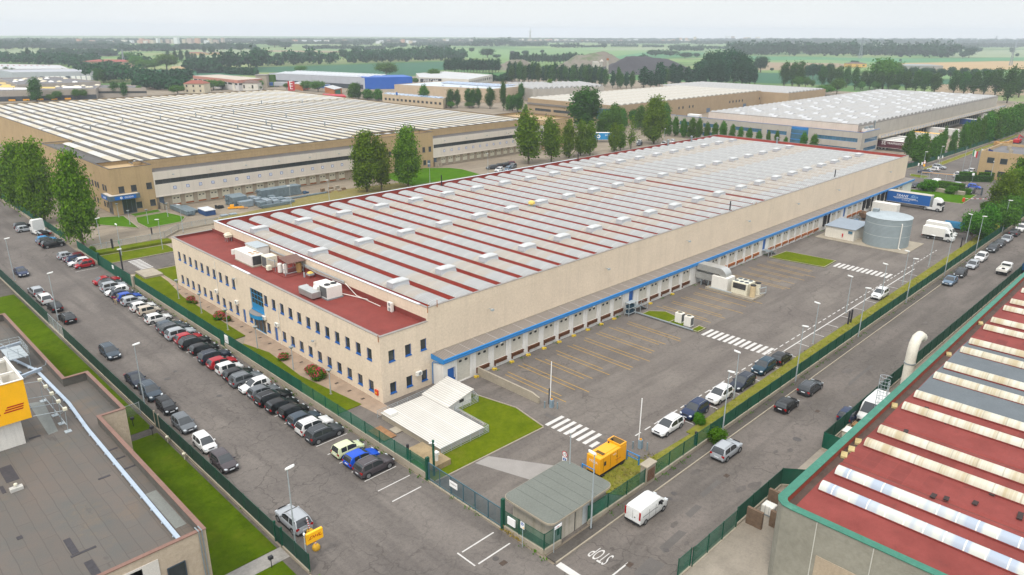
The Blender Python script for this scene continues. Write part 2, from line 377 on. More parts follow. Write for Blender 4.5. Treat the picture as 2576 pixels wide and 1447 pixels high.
def corrug(name,base,beige,axis,wave,y0=75.8,per=20.75,wid=7.8,amp=.04,bk=.75):
 """corrugated sheets in grey with broad translucent beige bands along the vault"""
 t=NT(name);p=t.pos();sp=t.n('ShaderNodeSeparateXYZ');t.l(p,sp.inputs[0]);co_=sp.outputs[axis];a,b=lin(base),lin(beige)
 fr=t.math('MULTIPLY',t.math('FRACT',t.math('ADD',t.math('DIVIDE',t.math('SUBTRACT',co_,y0),per),20.0)),per)
 band=t.math('LESS_THAN',fr,wid)
 n1=t.noise(t.pos((.25,.9,.25)),1,5,.7)
 c=t.mix(t.ramp(t.noise(p,.5,4,.6),[(.3,0),(.7,1)]),sc(a,.9),sc(a,1.06))
 c=t.mix(t.math('MULTIPLY',band,t.ramp(n1,[(.25,.25),(.62,bk)])),c,b)
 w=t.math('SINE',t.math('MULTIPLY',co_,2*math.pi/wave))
 c=t.mix(t.math('MULTIPLY',t.ramp(w,[(.0,1),(.5,0)]),.55),c,sc(a,.5))  # rib shade painted into the colour: each wave trough is darkened
 ln=t.math('FRACT',t.math('ADD',t.math('DIVIDE',co_,2.6),50));c=t.mix(t.math('MULTIPLY',t.math('LESS_THAN',ln,.03),.3),c,(.9,.9,.88))
 t.bump(w,amp,.8);return t.fin(c,.55,.35)
VAULT=corrug('corrugated_vault','#a2a3a1','#a89a86',1,.42,75.8-70)
# ground, streets, grass
def fieldmat():
 t=NT('field_crops');p=t.pos()
 c=t.mix(t.ramp(t.noise(p,.004,3,.5),[(.4,0),(.6,1)]),lin('#3f6a38'),lin('#6f8a50'))
 c=t.mix(t.ramp(t.noise(t.pos((.0012,.012,1),(0,0,.5)),1,2,.5),[(.45,0),(.6,.6)]),c,lin('#8c8c62'))
 c=t.mix(.4,c,t.ramp(t.noise(p,.05,4,.7),[(.3,(.7,.7,.7)),(.7,(1,1,1))]),'MULTIPLY');return t.fin(c,.95,.1)
ground('ground',[(-300,-2300),(6300,-2300),(6300,2500),(5300,4300),(4300,5300),(2500,6300),(-300,6300)],-.3,fieldmat())
ground('industrial_ground',[(-20,-60),(330,-60),(640,60),(640,420),(560,620),(330,700),(-20,700)],-.06,A_PALE)
ground('street',[(24.6,-30),(40.6,-30),(40.6,420),(24.6,420)],0,A_STREET)
ground('side_street',[(40.6,26.4),(330,26.4),(330,35),(40.6,35)],.004,A_SIDE)
b=MB();b.box(40.9,35,-.02,330,36.1,.12);b.k=1;b.box(40.9,34.86,-.02,330,34.997,.13);o=b.build('pavement',[A_WALK,CONC]);o['kind']='structure'
b=MB();b.box(40.0,-20,-.02,330,26.35,.06);o=b.build('works_yard',mat('stained_concrete','#8f877a',.9,.2,.3,5,stain=.5));o['kind']='structure'
ground('dock_yard',[(41.2,36.4),(262,36.4),(262,72),(41.2,72)],.006,A_YARD)
ground('far_lot',[(236,36.4),(420,36.4),(420,84),(262,90),(240,72)],.012,A_STREET)
ground('loading_ramp',[(56.6,67.9),(61.4,67.9),(61.2,56.5),(56.9,56)],.016,A_SIDE)
b=MB();b.box(-10,20,-.02,24.4,320,.03);o=b.build('courier_yard',A_WALK);o['kind']='structure'
def grass(name,poly,m,h=.1,kerb=True):
 b=MB();b.prism([(p[0],p[1])for p in poly],-.02,h,True,False);o=b.build(name,m);o['kind']='structure'
 if kerb:
  k=MB();n=len(poly)
  for i in range(n):
   a=Vector(poly[i][:2]);c=Vector(poly[(i+1)%n][:2]);d=(c-a)
   if d.length<.1:continue
   d.normalize();w=Vector((d.y,-d.x))*.07
   k.prism([a+w,c+w,c+w*3,a+w*3],-.02,h+.03)
  o=k.build('kerb',CONC);o['kind']='structure'
 return o
grass('lawn',rect(17.0,30,23.6,52.4),G_LAWN,.07,False);grass('lawn',rect(17.0,54.3,24.1,83.0),G_LAWN,.07,False);grass('lawn',rect(15.4,84.6,24.1,150),G_LAWN,.07,False)
grass('footpath',rect(17,52.45,24.4,54.25),mat('stone_setts','#8f8c86',.9,.18,2.2,8,bump=.02),.05,False)
grass('lawn',[(41.2,57.2),(41.2,52.4),(57.6,52.0),(58.6,57.6),(56.5,67.7),(53.4,67.9),(53.2,57.2)],G_YARD,.1)
grass('lawn',[(41.2,72),(45.3,72),(43.9,84.8),(44.6,95),(43.4,100.6),(41.2,100.6)],G_YARD,.08,False)
grass('lawn',[(41.2,103),(45.0,103.4),(45.2,128),(46.6,138),(47.0,147),(44.2,148),(41.2,141)],G_YARD,.08,False)
grass('garden_path',[(45.3,68),(47.4,68),(47.4,137),(47.0,149),(45.4,149),(45.2,128),(45.0,103.4),(43.4,100.6),(44.6,95),(43.9,84.8)],mat('gravel_path','#9a8774',.95,.18,.6,12,bump=.02),.05,False)
grass('lawn',[(42.8,157.9),(56,157.9),(56,164.2),(42.8,164.8)],G_YARD,.1)
grass('lawn',[(43,165.6),(58,165.2),(58,167.9),(43,168.6)],G_YARD,.5,False)
ground('entry_drive',[(41,148),(60,148),(60,157.8),(41,157.8)],.012,A_STREET)
grass('lawn',[(47.5,136.2),(54,136.2),(54,147),(47.6,147)],G_YARD,.09)
grass('lawn',[(51.5,193),(57,183.6),(58.6,198.5),(54,200.8),(50,199)],G_BRIGHT,.1)
grass('lawn',[(58.9,181.9),(66.8,182.6),(69.5,187),(67.8,195.2),(60.4,194.5),(58.9,189)],G_BRIGHT,.1)
grass('lawn',[(60.8,196.3),(67.3,197.0),(67.6,199.9),(60.6,199.2)],G_BRIGHT,.1)
grass('lawn',[(136,179.0),(164,178.6),(166,190),(164.6,195),(157.4,201),(138,201)],G_BRIGHT,.1)
grass('verge',[(69,36.7),(69,39.2),(90.5,39.5),(184,39.9),(200,40.2),(330,40.5),(330,36.7)],G_DRY,.12,False)
grass('verge',[(53.5,36.7),(69,36.7),(69,38.6),(60.5,39.0),(59.0,42.2),(53.8,42.6),(51,40.4)],G_DRY,.1,False)
grass('lawn',[(144,66.3),(151.2,65.9),(152,55.2),(145.6,55)],G_YARD,.1)
grass('lawn',[(99.3,65.8),(101.2,63.6),(100.4,60.2),(97.2,60.2),(97.0,65.8)],G_YARD,.09)
grass('lawn',[(97.2,60.1),(100.4,60.1),(100.2,57.9),(97.2,57.9)],G_YARD,.09,False)
grass('lawn',[(97.0,56.2),(99.7,56.2),(99.5,54.7),(97,54.7)],G_YARD,.09)
grass('lawn',[(231,68.6),(232.7,52.9),(249,53.5),(247,61),(243,71),(238,72)],G_BRIGHT,.1)
grass('lawn',[(268,78),(272,79),(272,73),(266,73)],G_YARD,.1);grass('verge',[(285,79.5),(420,79.5),(420,77.6),(286,76.8)],G_DRY,.12)
grass('lawn',[(270,60.5),(292,60.5),(292,64.2),(272,63.2)],G_BRIGHT,.1)
ground('weedy_paving',[(72,172),(160,172),(160,182),(112,190),(88,182),(74,180)],.008,grassm('weedy_paving_mat','#8d8362','#847b46','#a0957c',.6,.25))
ground('crack_filler',[(60.0,44),(60.7,44),(60.6,54),(59.9,54)],.012,A_PATCH)
ground('concrete_strip',[(46.6,52.0),(48.6,52.0),(52.8,45.0),(49.9,41.5)],.010,mat('pale_strip','#8f8b86',.9,.1,.5))
def marks(name,rects,m,z=.016):
 b=MB()
 for q in rects:b.poly(*[(p[0],p[1],z)for p in q])
 o=b.build(name,m);o['kind']='structure';return o
marks('pedestrian_crossing',[rect(58.3,44.9+i*.98,61.4 if i else 59.8,45.42+i*.98)for i in range(8)],MARK,.02)
marks('pedestrian_crossing',[rect(96.6,43.2+i*.93,99.8,43.72+i*.93)for i in range(12)],MARK)
marks('pedestrian_crossing',[rect(147.7,43.6+i*.92,151.0,44.12+i*.92)for i in range(12)],MARK)
marks('pedestrian_crossing',[rect(45.7,149.6+i*.98,48.1,150.1+i*.98)for i in range(8)],MARK)
marks('lane_marking',[rect(x,42.92,x+1.15,43.08)for x in np.arange(64,176,1.95)]+[rect(100,41.75,158,41.92)]+[rect(x,39.95,x+.13,41.75)for x in np.arange(104.3,158,5.47)]+[rect(x,39.6,x+.13,41.9)for x in np.arange(71.2,100,5.6)]+[rect(68.5,42.9,70,43.1)],MARK)
marks('dock_bay_lines',[rect(x,54.6+rng.uniform(-1,3),x+.12,66.3-rng.uniform(0,1.4))for c in[64.4+3.44*i for i in range(9)]+[102.2,105.6,109,112.4,115.8,127,130.4,133.8,137.2,140.6]for x in(c,c+.85)if rng.random()<.88],MARKY)
marks('parking_lines',[rect(35.9,y,40.0,y+.12)for y in np.arange(55.1,168,2.42)if abs(y-149)>6]+[rect(35.9,52.6,39.6,52.74),rect(35.9,41.9,39.9,42.05),rect(35.9,39.7,39.9,39.85),rect(35.45,39.8,35.6,42.2),rect(43.2,157.3,55.3,157.5),rect(42.9,148.4,43.1,149.6)],MARK,.012)
marks('stop_line',[rect(40.65,30.4,41.35,34.75),rect(42.9,30.35,45.6,30.5)],MARK,.012)
o=text('road_lettering','STOP',MARK,None,(44.66,32.75,.012),(0,1,0),(-1,0,0),2.45,.002,sx=.335);o['kind']='structure'
marks('bay_lines',[rect(x,74,x+.14,78.4)for x in(277,281,284.6,288)],MARK,.02)
b=MB()
for x,y,r in((30.5,96.7,.42),(32.2,98.3,.3),(45.2,28.3,.4),(57.5,33.4,.32),(56.4,33.2,.3),(54.2,33.5,.38),(77,29.2,.5),(33.4,87,.35),(49.5,29,.3),(118,30,.4),(37.5,39.2,.3)):
 b.lathe((x,y,0),[(0,.015),(r,.015),(r,0)],14)
o=b.build('manhole_covers',mat('cast_iron','#4f4b48',.6,.2,4,9));o['kind']='structure'
b=MB()
for x,y in((36.6,64.8),(36,97.5),(36.2,120.5),(36.5,84),(45.5,30.2),(51.6,27.2),(64.3,31.2),(36.3,163.8),(36.4,186),(37.6,38.3),(85.4,30.4)):b.box(x-.33,y-.25,0,x+.33,y+.25,.018)
for y in np.arange(73,136,3.1):b.box(46.0,y,.03,46.5,y+.36,.062)
o=b.build('drain_grates',mat('rusty_grate','#4b3f36',.8,.3,5,12));o['kind']='structure'
b=MB()
for i in range(26):
 x=rng.uniform(42,130);y=rng.uniform(27,34.5);r=rng.uniform(.3,.95)
 n=11;b.poly(*[(x+r*rng.uniform(.6,1.1)*math.cos(2*math.pi*j/n)*1.5,y+r*rng.uniform(.6,1.1)*math.sin(2*math.pi*j/n)*.7,.013)for j in range(n)])
o=b.build('oil_stains',mat('oil_stain','#5b5550',.7,.25,1.2));o['kind']='structure'
b=MB()
for x,y,l,w in((46.2,28.6,3.2,1.8),(51,29.3,4,.9),(56.4,30.4,2.4,.8),(100,30.6,9,.5),(61,31.2,4,.7)):
 b.poly((x-l/2,y-w/2,.009),(x+l/2,y-w/2*.7,.009),(x+l/2*.9,y+w/2,.009),(x-l/2*.85,y+w/2*.8,.009))
o=b.build('asphalt_patches',A_PATCH);o['kind']='structure'
# main warehouse
X,Y,Z=Vector((1,0,0)),Vector((0,1,0)),Vector((0,0,1))
WH=thing('warehouse','long cream warehouse with white vaulted roof, red gutters and a blue canopy over its docks','warehouse',(55,70,0))
RZ,OZ,PZ=9.7,8.75,11.1
m=MB();m.box(55,70.3,0,237.4,134,RZ-.06);m.build('hall_wall',BEIGE,WH)
m=MB();m.box(55.25,70.55,RZ-.05,237.15,133.75,RZ);m.build('roof',REDG,WH)
def parapet(par,x0,y0,x1,y1,zb,zt,th,wm,im,cm,name='parapet',ch=.05,ov=.05):
 m=MB()
 for a,b_,c,d in((x0,y0,x1,y0+th),(x0,y1-th,x1,y1),(x0,y0+th,x0+th,y1-th),(x1-th,y0+th,x1,y1-th)):m.box(a,b_,zb,c,d,zt)
 m.build(name,wm,par)
 m=MB();e=.012
 m.box(x0+th,y0+th,zb,x1-th,y0+th+e,zt-.02);m.box(x0+th,y1-th-e,zb,x1-th,y1-th,zt-.02)
 m.box(x0+th,y0+th+e,zb,x0+th+e,y1-th-e,zt-.02);m.box(x1-th-e,y0+th+e,zb,x1-th,y1-th-e,zt-.02)
 m.build(name+'_lining',im,par)
 m=MB()
 for a,b_,c,d in((x0-ov,y0-ov,x1+ov,y0+th+ov),(x0-ov,y1-th-ov,x1+ov,y1+ov),(x0-ov,y0+th+ov,x0+th+ov,y1-th-ov),(x1-th-ov,y0+th+ov,x1+ov,y1-th-ov)):m.box(a,b_,zt,c,d,zt+ch)
 m.build('coping',cm,par)
parapet(WH,55,70.3,237.4,134,RZ-.05,PZ,.25,BEIGE,REDG,COPE)
m=MB();m.box(54.9,133.6,PZ+.052,160,134.1,PZ+.075);m.box(54.88,72,PZ+.052,55.3,133.5,PZ+.075);m.build('coping',COPEW,WH)
cent=[58.5+4.45*i for i in range(21)]+[153.0+4.44*i for i in range(19)]
def vault(mb,xc,hw,z0,rise,y0,y1,n=12,th=.05,ends=True):
 a=[(xc-hw+2*hw*i/n)for i in range(n+1)];f=lambda x:z0+rise*(1-((x-xc)/hw)**2)**.62 if abs(x-xc)<hw-1e-6 else z0
 for yy0,yy1 in((y0,y1),):
  vs=[(x,yy0,f(x))for x in a]+[(x,yy1,f(x))for x in a]
  mb.faces(vs,[(i,i+1,n+2+i,n+1+i)for i in range(n)])
 if ends:
  mb.poly(*[(x,y0,f(x))for x in a]);mb.poly(*[(x,y1,f(x))for x in reversed(a)])
for i,xc in enumerate(cent):
 m=MB();vault(m,xc,1.56,RZ+.73,.46,71.2,133.1);m.build('vault',VAULT,WH,40)
 m=MB();m.box(xc-1.5,71.3,RZ+.004,xc+1.5,133.0,RZ+.72);m.build('vault_upstand',REDG,WH)
m=MB();vault(m,150.77,.38,RZ+.02,.75,71,133);m.build('expansion_joint',REDM,WH,40)
RLW=mat('roof_light_white','#aeb2b5',.5,.05,1.5,5);proto=None
for i,xc in enumerate(cent):
 if i%2:continue
 for yc in(81.3,102.9,122.9):
  if proto is None:
   m=MB();a,c=1.15,.62
   m.loft([[(xc-1.5,yc-.8,RZ+.9),(xc+1.5,yc-.8,RZ+.9),(xc+1.5,yc+.8,RZ+.9),(xc-1.5,yc+.8,RZ+.9)],[(xc-1.42,yc-.66,RZ+1.62),(xc+1.42,yc-.66,RZ+1.62),(xc+1.42,yc+.66,RZ+1.62),(xc-1.42,yc+.66,RZ+1.62)]])
   proto=m.build('roof_light',RLW,WH);px,py=xc,yc
   m=MB();m.loft([[(xc-1.5,yc-.75,RZ+1.622),(xc+1.5,yc-.75,RZ+1.622),(xc+1.5,yc+.75,RZ+1.622),(xc-1.5,yc+.75,RZ+1.622)],[(xc-1.45,yc-.72,RZ+1.72),(xc+1.45,yc-.72,RZ+1.72),(xc+1.45,yc+.72,RZ+1.72),(xc-1.45,yc+.72,RZ+1.72)],[(xc-.4,yc-.6,RZ+1.86),(xc+.4,yc-.6,RZ+1.86),(xc+.4,yc+.6,RZ+1.86),(xc-.4,yc+.6,RZ+1.86)]])
   m.build('lid',mat('roof_light_lid','#b9bbba',.5,.06,1.5,5),proto)
  else:
   c=copy_tree(proto,par=WH);c.location=(xc-px,yc-py,0)
front=[]
upy=[72.8+2.49*i for i in range(12)]+[111.0+2.42*i for i in range(10)]
loy=[72.8+2.5*i for i in range(10)]+[100.1,105.9]+[110.7,113.2,115.6,118.0,120.7,123.2,125.6,128.1,130.5,132.8]
hs=[(y-.56-70.3,y+.56-70.3,5.35,6.95)for y in upy if not 101<y<105.6]+[(y-.56-70.3,y+.56-70.3,.95,2.45)for y in loy]
hs=[h for h in hs if not(30.6<h[0]<35)]
dorr=[(27.05,28.0,.12,2.45),(37.5,38.4,.12,2.5)]
m=MB();ent=(30.75,34.95,3.55,7.05);entl=(30.75,34.75,.1,2.75)
holes(m,(47.4,70.3,0),Y,65.1,0,OZ+.45,hs+dorr+[ent,entl],-X,.2)
hs2=[(x-.5-47.4,x+.5-47.4,5.4,6.95)for x in(49.1,51.7,54.2)]+[(x-.5-47.4,x+.5-47.4,.95,2.45)for x in(49.1,51.7,54.2)]
holes(m,(47.4,70.3,0),X,7.6,0,OZ+.45,hs2,-Y,.2)
m.poly((47.4,135.4,0),(47.4,135.4,OZ+.45),(55,135.4,OZ+.45),(55,135.4,0))
m.build('office_wall',BEIGE,WH)
m=MB();m.box(47.6,70.5,OZ-.05,55,135.2,OZ);m.build('office_roof',REDM,WH)
m=MB()
for q in((47.41,70.31,55.0,70.6),(47.41,135.1,55,135.39),(47.41,70.6,47.7,135.1)):m.box(q[0],q[1],OZ-.04,q[2],q[3],OZ+.449)
m.box(54.96,70.6,OZ,54.997,135.1,OZ+.75);m.build('office_parapet',REDM,WH)
m=MB();m.box(47.34,70.24,OZ+.45,55,70.66,OZ+.5);m.box(47.34,135.04,OZ+.45,55,135.46,OZ+.5);m.box(47.34,70.66,OZ+.45,47.76,135.04,OZ+.5);m.build('coping',COPE,WH)
m=MB();m.box(47.32,105,OZ+.502,47.78,111,OZ+.515);m.build('coping',COPEW,WH)
for h in hs:window(WH,(47.4,70.3,0),Y,-X,h[0],h[1],h[2],h[3],.2,BLUED,GLASS,.06,bars=())
for h in hs2:window(WH,(47.4,70.3,0),X,-Y,h[0],h[1],h[2],h[3],.2,BLUED,GLASS,.08)
for h in dorr:
 m=MB();pbox(m,(47.4,70.3,0),Y,-X,h[0]+.02,h[1]-.02,h[2],h[3]-.02,-.19,-.13);d=m.build('door',BLUED,WH)
 m=MB();pbox(m,(47.4,70.3,0),Y,-X,h[1]-.2,h[1]-.1,1.05,1.12,-.13,-.06);m.build('handle',STEEL,d)
bl=paint('bright_blue_frame','#1f7fb0')
u0,u1,v0,v1=ent
w=window(WH,(47.4,70.3,0),Y,-X,u0,u1,v0,v1,.2,bl,GLASS,.14,bars=[u0+(u1-u0)*k/4 for k in(1,2,3)],name='entrance_window')
m=MB()
for z in(4.55,5.4,6.2):pbox(m,(47.4,70.3,0),Y,-X,u0+.14,u1-.14,z-.04,z+.04,-.19,-.12)
pbox(m,(47.4,70.3,0),Y,-X,u0+.14,u1-.14,v0+.14,4.51,-.19,-.13);m.build('glazing_bar',bl,w)
u0,u1,v0,v1=entl
w=window(WH,(47.4,70.3,0),Y,-X,u0,u1,v0,v1,.2,bl,GLASS,.1,sill=False,bars=[u0+1.3,u0+2.6],name='entrance_door')
m=MB();n=14;yc=103.1
for k,(z0,z1)in enumerate(((2.75,3.35),)):
 pts=[(47.4-1.15*math.sin(math.pi*i/n),yc-2.15*math.cos(math.pi*i/n))for i in range(n+1)]
 m.prism(pts,z0,z1,False,True)
m.build('entrance_canopy',bl,WH,50)
m=MB();m.prism([(47.4-1.13*math.sin(math.pi*i/n),yc-2.12*math.cos(math.pi*i/n))for i in range(n+1)],3.2,3.42);m.build('canopy_roof',COPE,WH)
m=MB()
for y,z0,z1 in((96.3,.1,6.7),(117.3,3.2,8.6)):m.cyl((47.33,y,z0),(47.33,y,z1),.045,6)
m.build('downpipe',WHITEM,WH)
m=MB();m.box(47.22,71.2,.85,47.4,71.85,1.55);d=m.build('hose_cabinet',paint('cabinet_orange','#c8380f'),WH)
m=MB();m.poly((47.215,71.4,1.05),(47.215,71.4,1.3),(47.215,71.65,1.3),(47.215,71.65,1.05));m.build('label_plate',YEL,d)
m=MB();m.cyl((47.3,70.45,OZ-.2),(47.3,70.45,OZ+.75),.05,6);m.cyl((54.9,70.1,PZ-.6),(54.9,70.1,PZ+.6),.05,6);m.cyl((56.6,70.2,PZ-.3),(56.6,70.2,PZ+.7),.05,6);m.cyl((143,70.1,PZ-.1),(143,70.1,PZ+.45),.06,6);m.build('lightning_rod',RUST2,WH)
m=MB()
for x,y,h in((110,133.4,2.2),(136,72.2,1.8),(188,72,2.0),(160,133.2,2.4)):m.cyl((x,y,RZ+.5),(x,y,RZ+1.0+h),.13,8)
m.build('black_flue',BLACK,WH)
m=MB()
for x,y in((218,132.4),(205,133),(236.2,111)):m.cyl((x,y,RZ),(x,y,RZ+2.6),.28,10);m.lathe((x,y,RZ+2.5),[(.45,0),(.45,.15),(0,.4)],10)
m.build('roof_cowl',STEEL,WH,40)
m=MB();m.box(107.9,101.8,RZ+.9,109.1,103,RZ+1.3);d=m.build('vent_base',STEEL,WH);m=MB();m.lathe((108.5,102.4,RZ+1.3),[(.35,0),(.35,.3),(.75,.3),(.7,.7),(.3,.95),(0,.98)],12);m.build('vent_cowl',mat('yellow_cowl','#d8bd62',.6,.1),d,40)
for x,z in((66,8.1),(92.5,8.2),(117,8.2),(140,8.1),(163,8.2),(186,8.1),(222,8.2)):
 m=MB();m.cyl((x,70.3,z),(x,69.7,z+.05),.035,5);m.box(x-.22,69.4,z-.15,x+.22,69.72,z+.1);m.build('floodlight',STEELP,WH)
for y,z in((109.5,7.5),(86,4.0)):
 m=MB();m.cyl((47.4,y,z),(47.0,y,z),.03,5);m.box(46.75,y-.18,z-.12,47.02,y+.18,z+.1);m.build('floodlight',STEELP,WH)
DX=[59.2+3.44*i for i in range(11)]
docks=[(x,'d')for x in DX]+[(97.2,'b')]+[(100.6,'d'),(104.05,'d'),(107.5,'d'),(110.9,'d'),(114.3,'d'),(121.2,'d'),(124.6,'d'),(127.9,'d'),(131.2,'d'),(134.6,'d'),(138.0,'d'),(141.4,'d'),(144.9,'b'),(148.2,'d'),(151.6,'d'),(154.9,'d'),(158.2,'d'),(161.4,'d'),(164.7,'d'),(167.9,'d'),(171.1,'d'),(176.2,'o'),(180.9,'d'),(184.3,'d'),(187.6,'b'),(190.9,'d'),(194.3,'d'),(197.6,'d'),(201.0,'o'),(204.4,'o'),(207.8,'d'),(211.2,'o'),(214.6,'o'),(218.2,'o'),(221.6,'d'),(225,'d'),(228.4,'d')]
hd=[]
for x,k in docks:
 hw,v0,v1=(1.18,1.15,3.85)if k=='d' else(.62,1.2,3.5)if k=='b' else(1.2,1.1,3.9)
 if x==59.2:v0=.15
 hd.append((x-hw-55.6,x+hw-55.6,v0,v1))
hd.append((56.35-55.6,57.75-55.6,.12,2.6));docks.append((57.05,'e'))
DY=68.1
m=MB();holes(m,(55.6,DY,0),X,182.0,0,4.28,hd,-Y,.16)
m.poly((55.6,DY,0),(55.6,DY,4.28),(55.6,70.3,4.28),(55.6,70.3,0));m.poly((237.6,70.3,0),(237.6,70.3,4.28),(237.6,DY,4.28),(237.6,DY,0))
m.build('dock_wall',WHITEP,WH)
O=(55.6,DY,0);BK=mat('painted_interior_shade',(.03,.03,.03),.9,.2,1)  # near-black fill paints the shade inside open dock mouths
PD=None
for(x,k),h in zip(docks,hd):
 u0,u1,v0,v1=h
 if k=='d':
  if PD is None or v0<1:
   m=MB();pbox(m,O,X,-Y,u0+.02,u1-.02,v0,v1-.02,-.155,-.09)
   for j in range(1,5):z=v0+(v1-v0)*j/5;pbox(m,O,X,-Y,u0+.02,u1-.02,z-.012,z+.012,-.09,-.083)
   d=m.build('dock_door',DOORP,WH)
   for s in(-.52,.52):
    m=MB();c=(u0+u1)/2+s
    m.loft([[(55.6+c+dx,DY+.09-o_,v1-.82+dz)for dx,dz in((-.26,-.08),(-.16,-.17),(.16,-.17),(.26,-.08),(.26,.08),(.16,.17),(-.16,.17),(-.26,.08))]for o_ in(0,.025)]);m.build('door_window',GLASS,d)
   if v0>1:
    m=MB();pbox(m,O,X,-Y,u0+.06,u1-.06,v0-.5,v0-.06,.0,.28);pbox(m,O,X,-Y,u0-.02,u1+.02,v0-.06,v0-.001,0,.34)
    pbox(m,O,X,-Y,u0+.02,u0+.14,v0-.85,v0-.06,0,.22)
    lv=m.build('dock_leveller',RUST,WH);PD=(d,lv,x)
  else:
   c=copy_tree(PD[0],par=WH);c.location=(x-PD[2],0,0);c=copy_tree(PD[1],par=WH);c.location=(x-PD[2],0,0)
   if x>118:c.material_slots[0].link='OBJECT';c.material_slots[0].material=RUST2
 elif k in 'be':
  m=MB();pbox(m,O,X,-Y,u0+.02,u1-.02,v0,v1-.02,-.155,-.1);d=m.build('service_door',BLUED,WH)
  m=MB();pbox(m,O,X,-Y,u1-.22,u1-.12,v0+1,v0+1.1,-.1,-.04);m.build('handle',STEEL,d)
 else:
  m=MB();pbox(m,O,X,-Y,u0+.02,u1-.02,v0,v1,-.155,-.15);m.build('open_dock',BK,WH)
  m=MB();pbox(m,O,X,-Y,u0-.25,u0,v0-.1,v1+.2,0,.45);pbox(m,O,X,-Y,u1,u1+.25,v0-.1,v1+.2,0,.45);m.build('dock_seal',BLACK,WH)
m=MB()
for i in range(47):
 x=57.48+3.44*i
 if x<236 and abs(x-118)>2:m.box(x-.03,DY-.06,1.1,x+.03,DY,4.2)
m.build('downpipe',WHITEM,WH)
CRF=corrug('canopy_sheets','#8d857d','#8d857d',0,.3,bk=.1)
m=MB();m.loft([[(x,70.3,4.46),(x,67.8,4.36),(x,67.8,4.3),(x,70.3,4.4)]for x in(55.4,238)]);m.build('canopy',CRF,WH)
m=MB();m.loft([[(x,67.78,4.38),(x,67.66,4.32),(x,67.66,4.1),(x,67.72,4.0),(x,67.66,3.92),(x,67.74,3.72),(x,67.86,3.72),(x,67.86,4.29)]for x in(55.38,238.02)])
m.poly((55.37,70.3,4.5),(55.37,67.7,4.38),(55.37,67.7,3.72),(55.37,70.3,3.75));m.poly((55.39,70.3,4.5),(55.39,70.3,3.75),(55.39,67.7,3.72),(55.39,67.7,4.38));m.build('canopy_fascia',BLUE,WH)
m=MB();m.tube([(55.5,67.8,3.7),(55.45,69.9,3.4),(55.45,70.15,3.2),(55.45,70.15,.1)],.06,6);m.build('gutter_pipe',BLUE,WH)
m=MB();m.box(56.2,70.22,4.47,237,70.3,4.56);m.build('flashing',CONC,WH)
m=MB()
for x in np.arange(66,236,6.9):m.box(x-.2,67.75,3.5,x+.2,68.05,3.7)
m.build('dock_lamp',WHITEM,WH)
m=MB()
for x in[57.5+3.44*i for i in range(1,11)]+[102.3,109.2]:
 m.box(x-.22,67.35,0,x+.05,67.75,.3);m.box(x+.14,67.3,0,x+.36,67.6,.24)
m.build('wheel_guide',mat('worn_yellow','#d2b33c',.7,.2,3),WH)
m=MB();m.box(237.41,72.5,0,243.4,92,9.4);m.build('annexe_wall',BEIGE,WH)
m=MB();m.box(237.5,72.7,9.401,243.2,91.8,9.43);m.build('annexe_roof',REDM,WH)
m=MB();m.box(237.41,72.42,9.43,243.5,72.62,9.9);m.box(243.3,72.62,9.43,243.5,92,9.9);m.build('parapet',COPEW,WH)
for x,z in((239,6),(242.3,6),(239,1),(242.3,1)):window(WH,(237.41,72.5,0),X,-Y,x-237.8,x-237.0,z,z+1.5,-.02,BLUED,GLASS,.06,sill=False)
m=MB();m.box(237.41,72.44,0,237.6,72.5,9.4);m.box(243.25,72.44,0,243.42,72.5,9.4);m.build('yellow_corner',mat('yellow_trim','#c9a04a',.7,.1),WH)
m=MB()
for s in(0,.5):m.cyl((240.3+s,72.3,.5),(240.3+s,72.3,9.9),.03,5)
for z in np.arange(.6,9.8,.35):m.cyl((240.3,72.3,z),(240.8,72.3,z),.02,4)
m.build('ladder',STEEL,WH)
for x in(97.2,144.9):
 m=MB()
 m.box(x-.7,66.5,1.1,x+.9,DY-.01,1.16)
 for i in range(7):m.box(x+.9+i*.27,66.6,1.0-i*.155,x+1.16+i*.27,67.6,1.04-i*.155)
 for y in(66.6,67.6):m.tube([(x+.9,y,1.1),(x+2.8,y,.05)],.05,5)
 st=m.build('dock_stairs',STEEL,WH)
 m=MB()
 for y in(66.55,):m.tube([(x-.7,y,1.16),(x-.7,y,2.15),(x+.9,y,2.15),(x+2.8,y,1.05),(x+2.8,y,.02)],.035,5);m.tube([(x+.9,y,1.16),(x+.9,y,2.15)],.035,5);m.tube([(x-.7,y,1.65),(x+.9,y,1.65),(x+2.8,y,.6)],.025,5)
 for xx in(x-.6,x+.8):m.cyl((xx,66.6,0),(xx,66.6,1.1),.05,5)
 m.build('handrail',STEELP,st)
# plant on the office roof
def fan(par,x,y,z,r,m=FAN,ring=STEELP):
 a=MB();a.lathe((x,y,z),[(r*1.08,0),(r*1.08,.1),(r*.95,.1),(r*.95,.04)],14);f=a.build('fan_ring',ring,par,40)
 a=MB();a.lathe((x,y,z),[(0,.05),(r*.95,.045)],14)
 for k in range(4):an=k*math.pi/2;a.box(x-.02+r*.4*math.cos(an),y-.02+r*.4*math.sin(an),z+.05,x+.1*r+r*.4*math.cos(an),y+.1*r+r*.4*math.sin(an),z+.075)
 a.lathe((x,y,z+.05),[(r*.25,0),(r*.22,.05),(0,.06)],8);a.build('fan',m,f)
def bbox(m,x0,y0,z0,x1,y1,z1,e=.05):
 m.loft([[(x0,y0,z0),(x1,y0,z0),(x1,y1,z0),(x0,y1,z0)],[(x0,y0,z1-e),(x1,y0,z1-e),(x1,y1,z1-e),(x0,y1,z1-e)],[(x0+e,y0+e,z1),(x1-e,y0+e,z1),(x1-e,y1-e,z1),(x0+e,y1-e,z1)]])
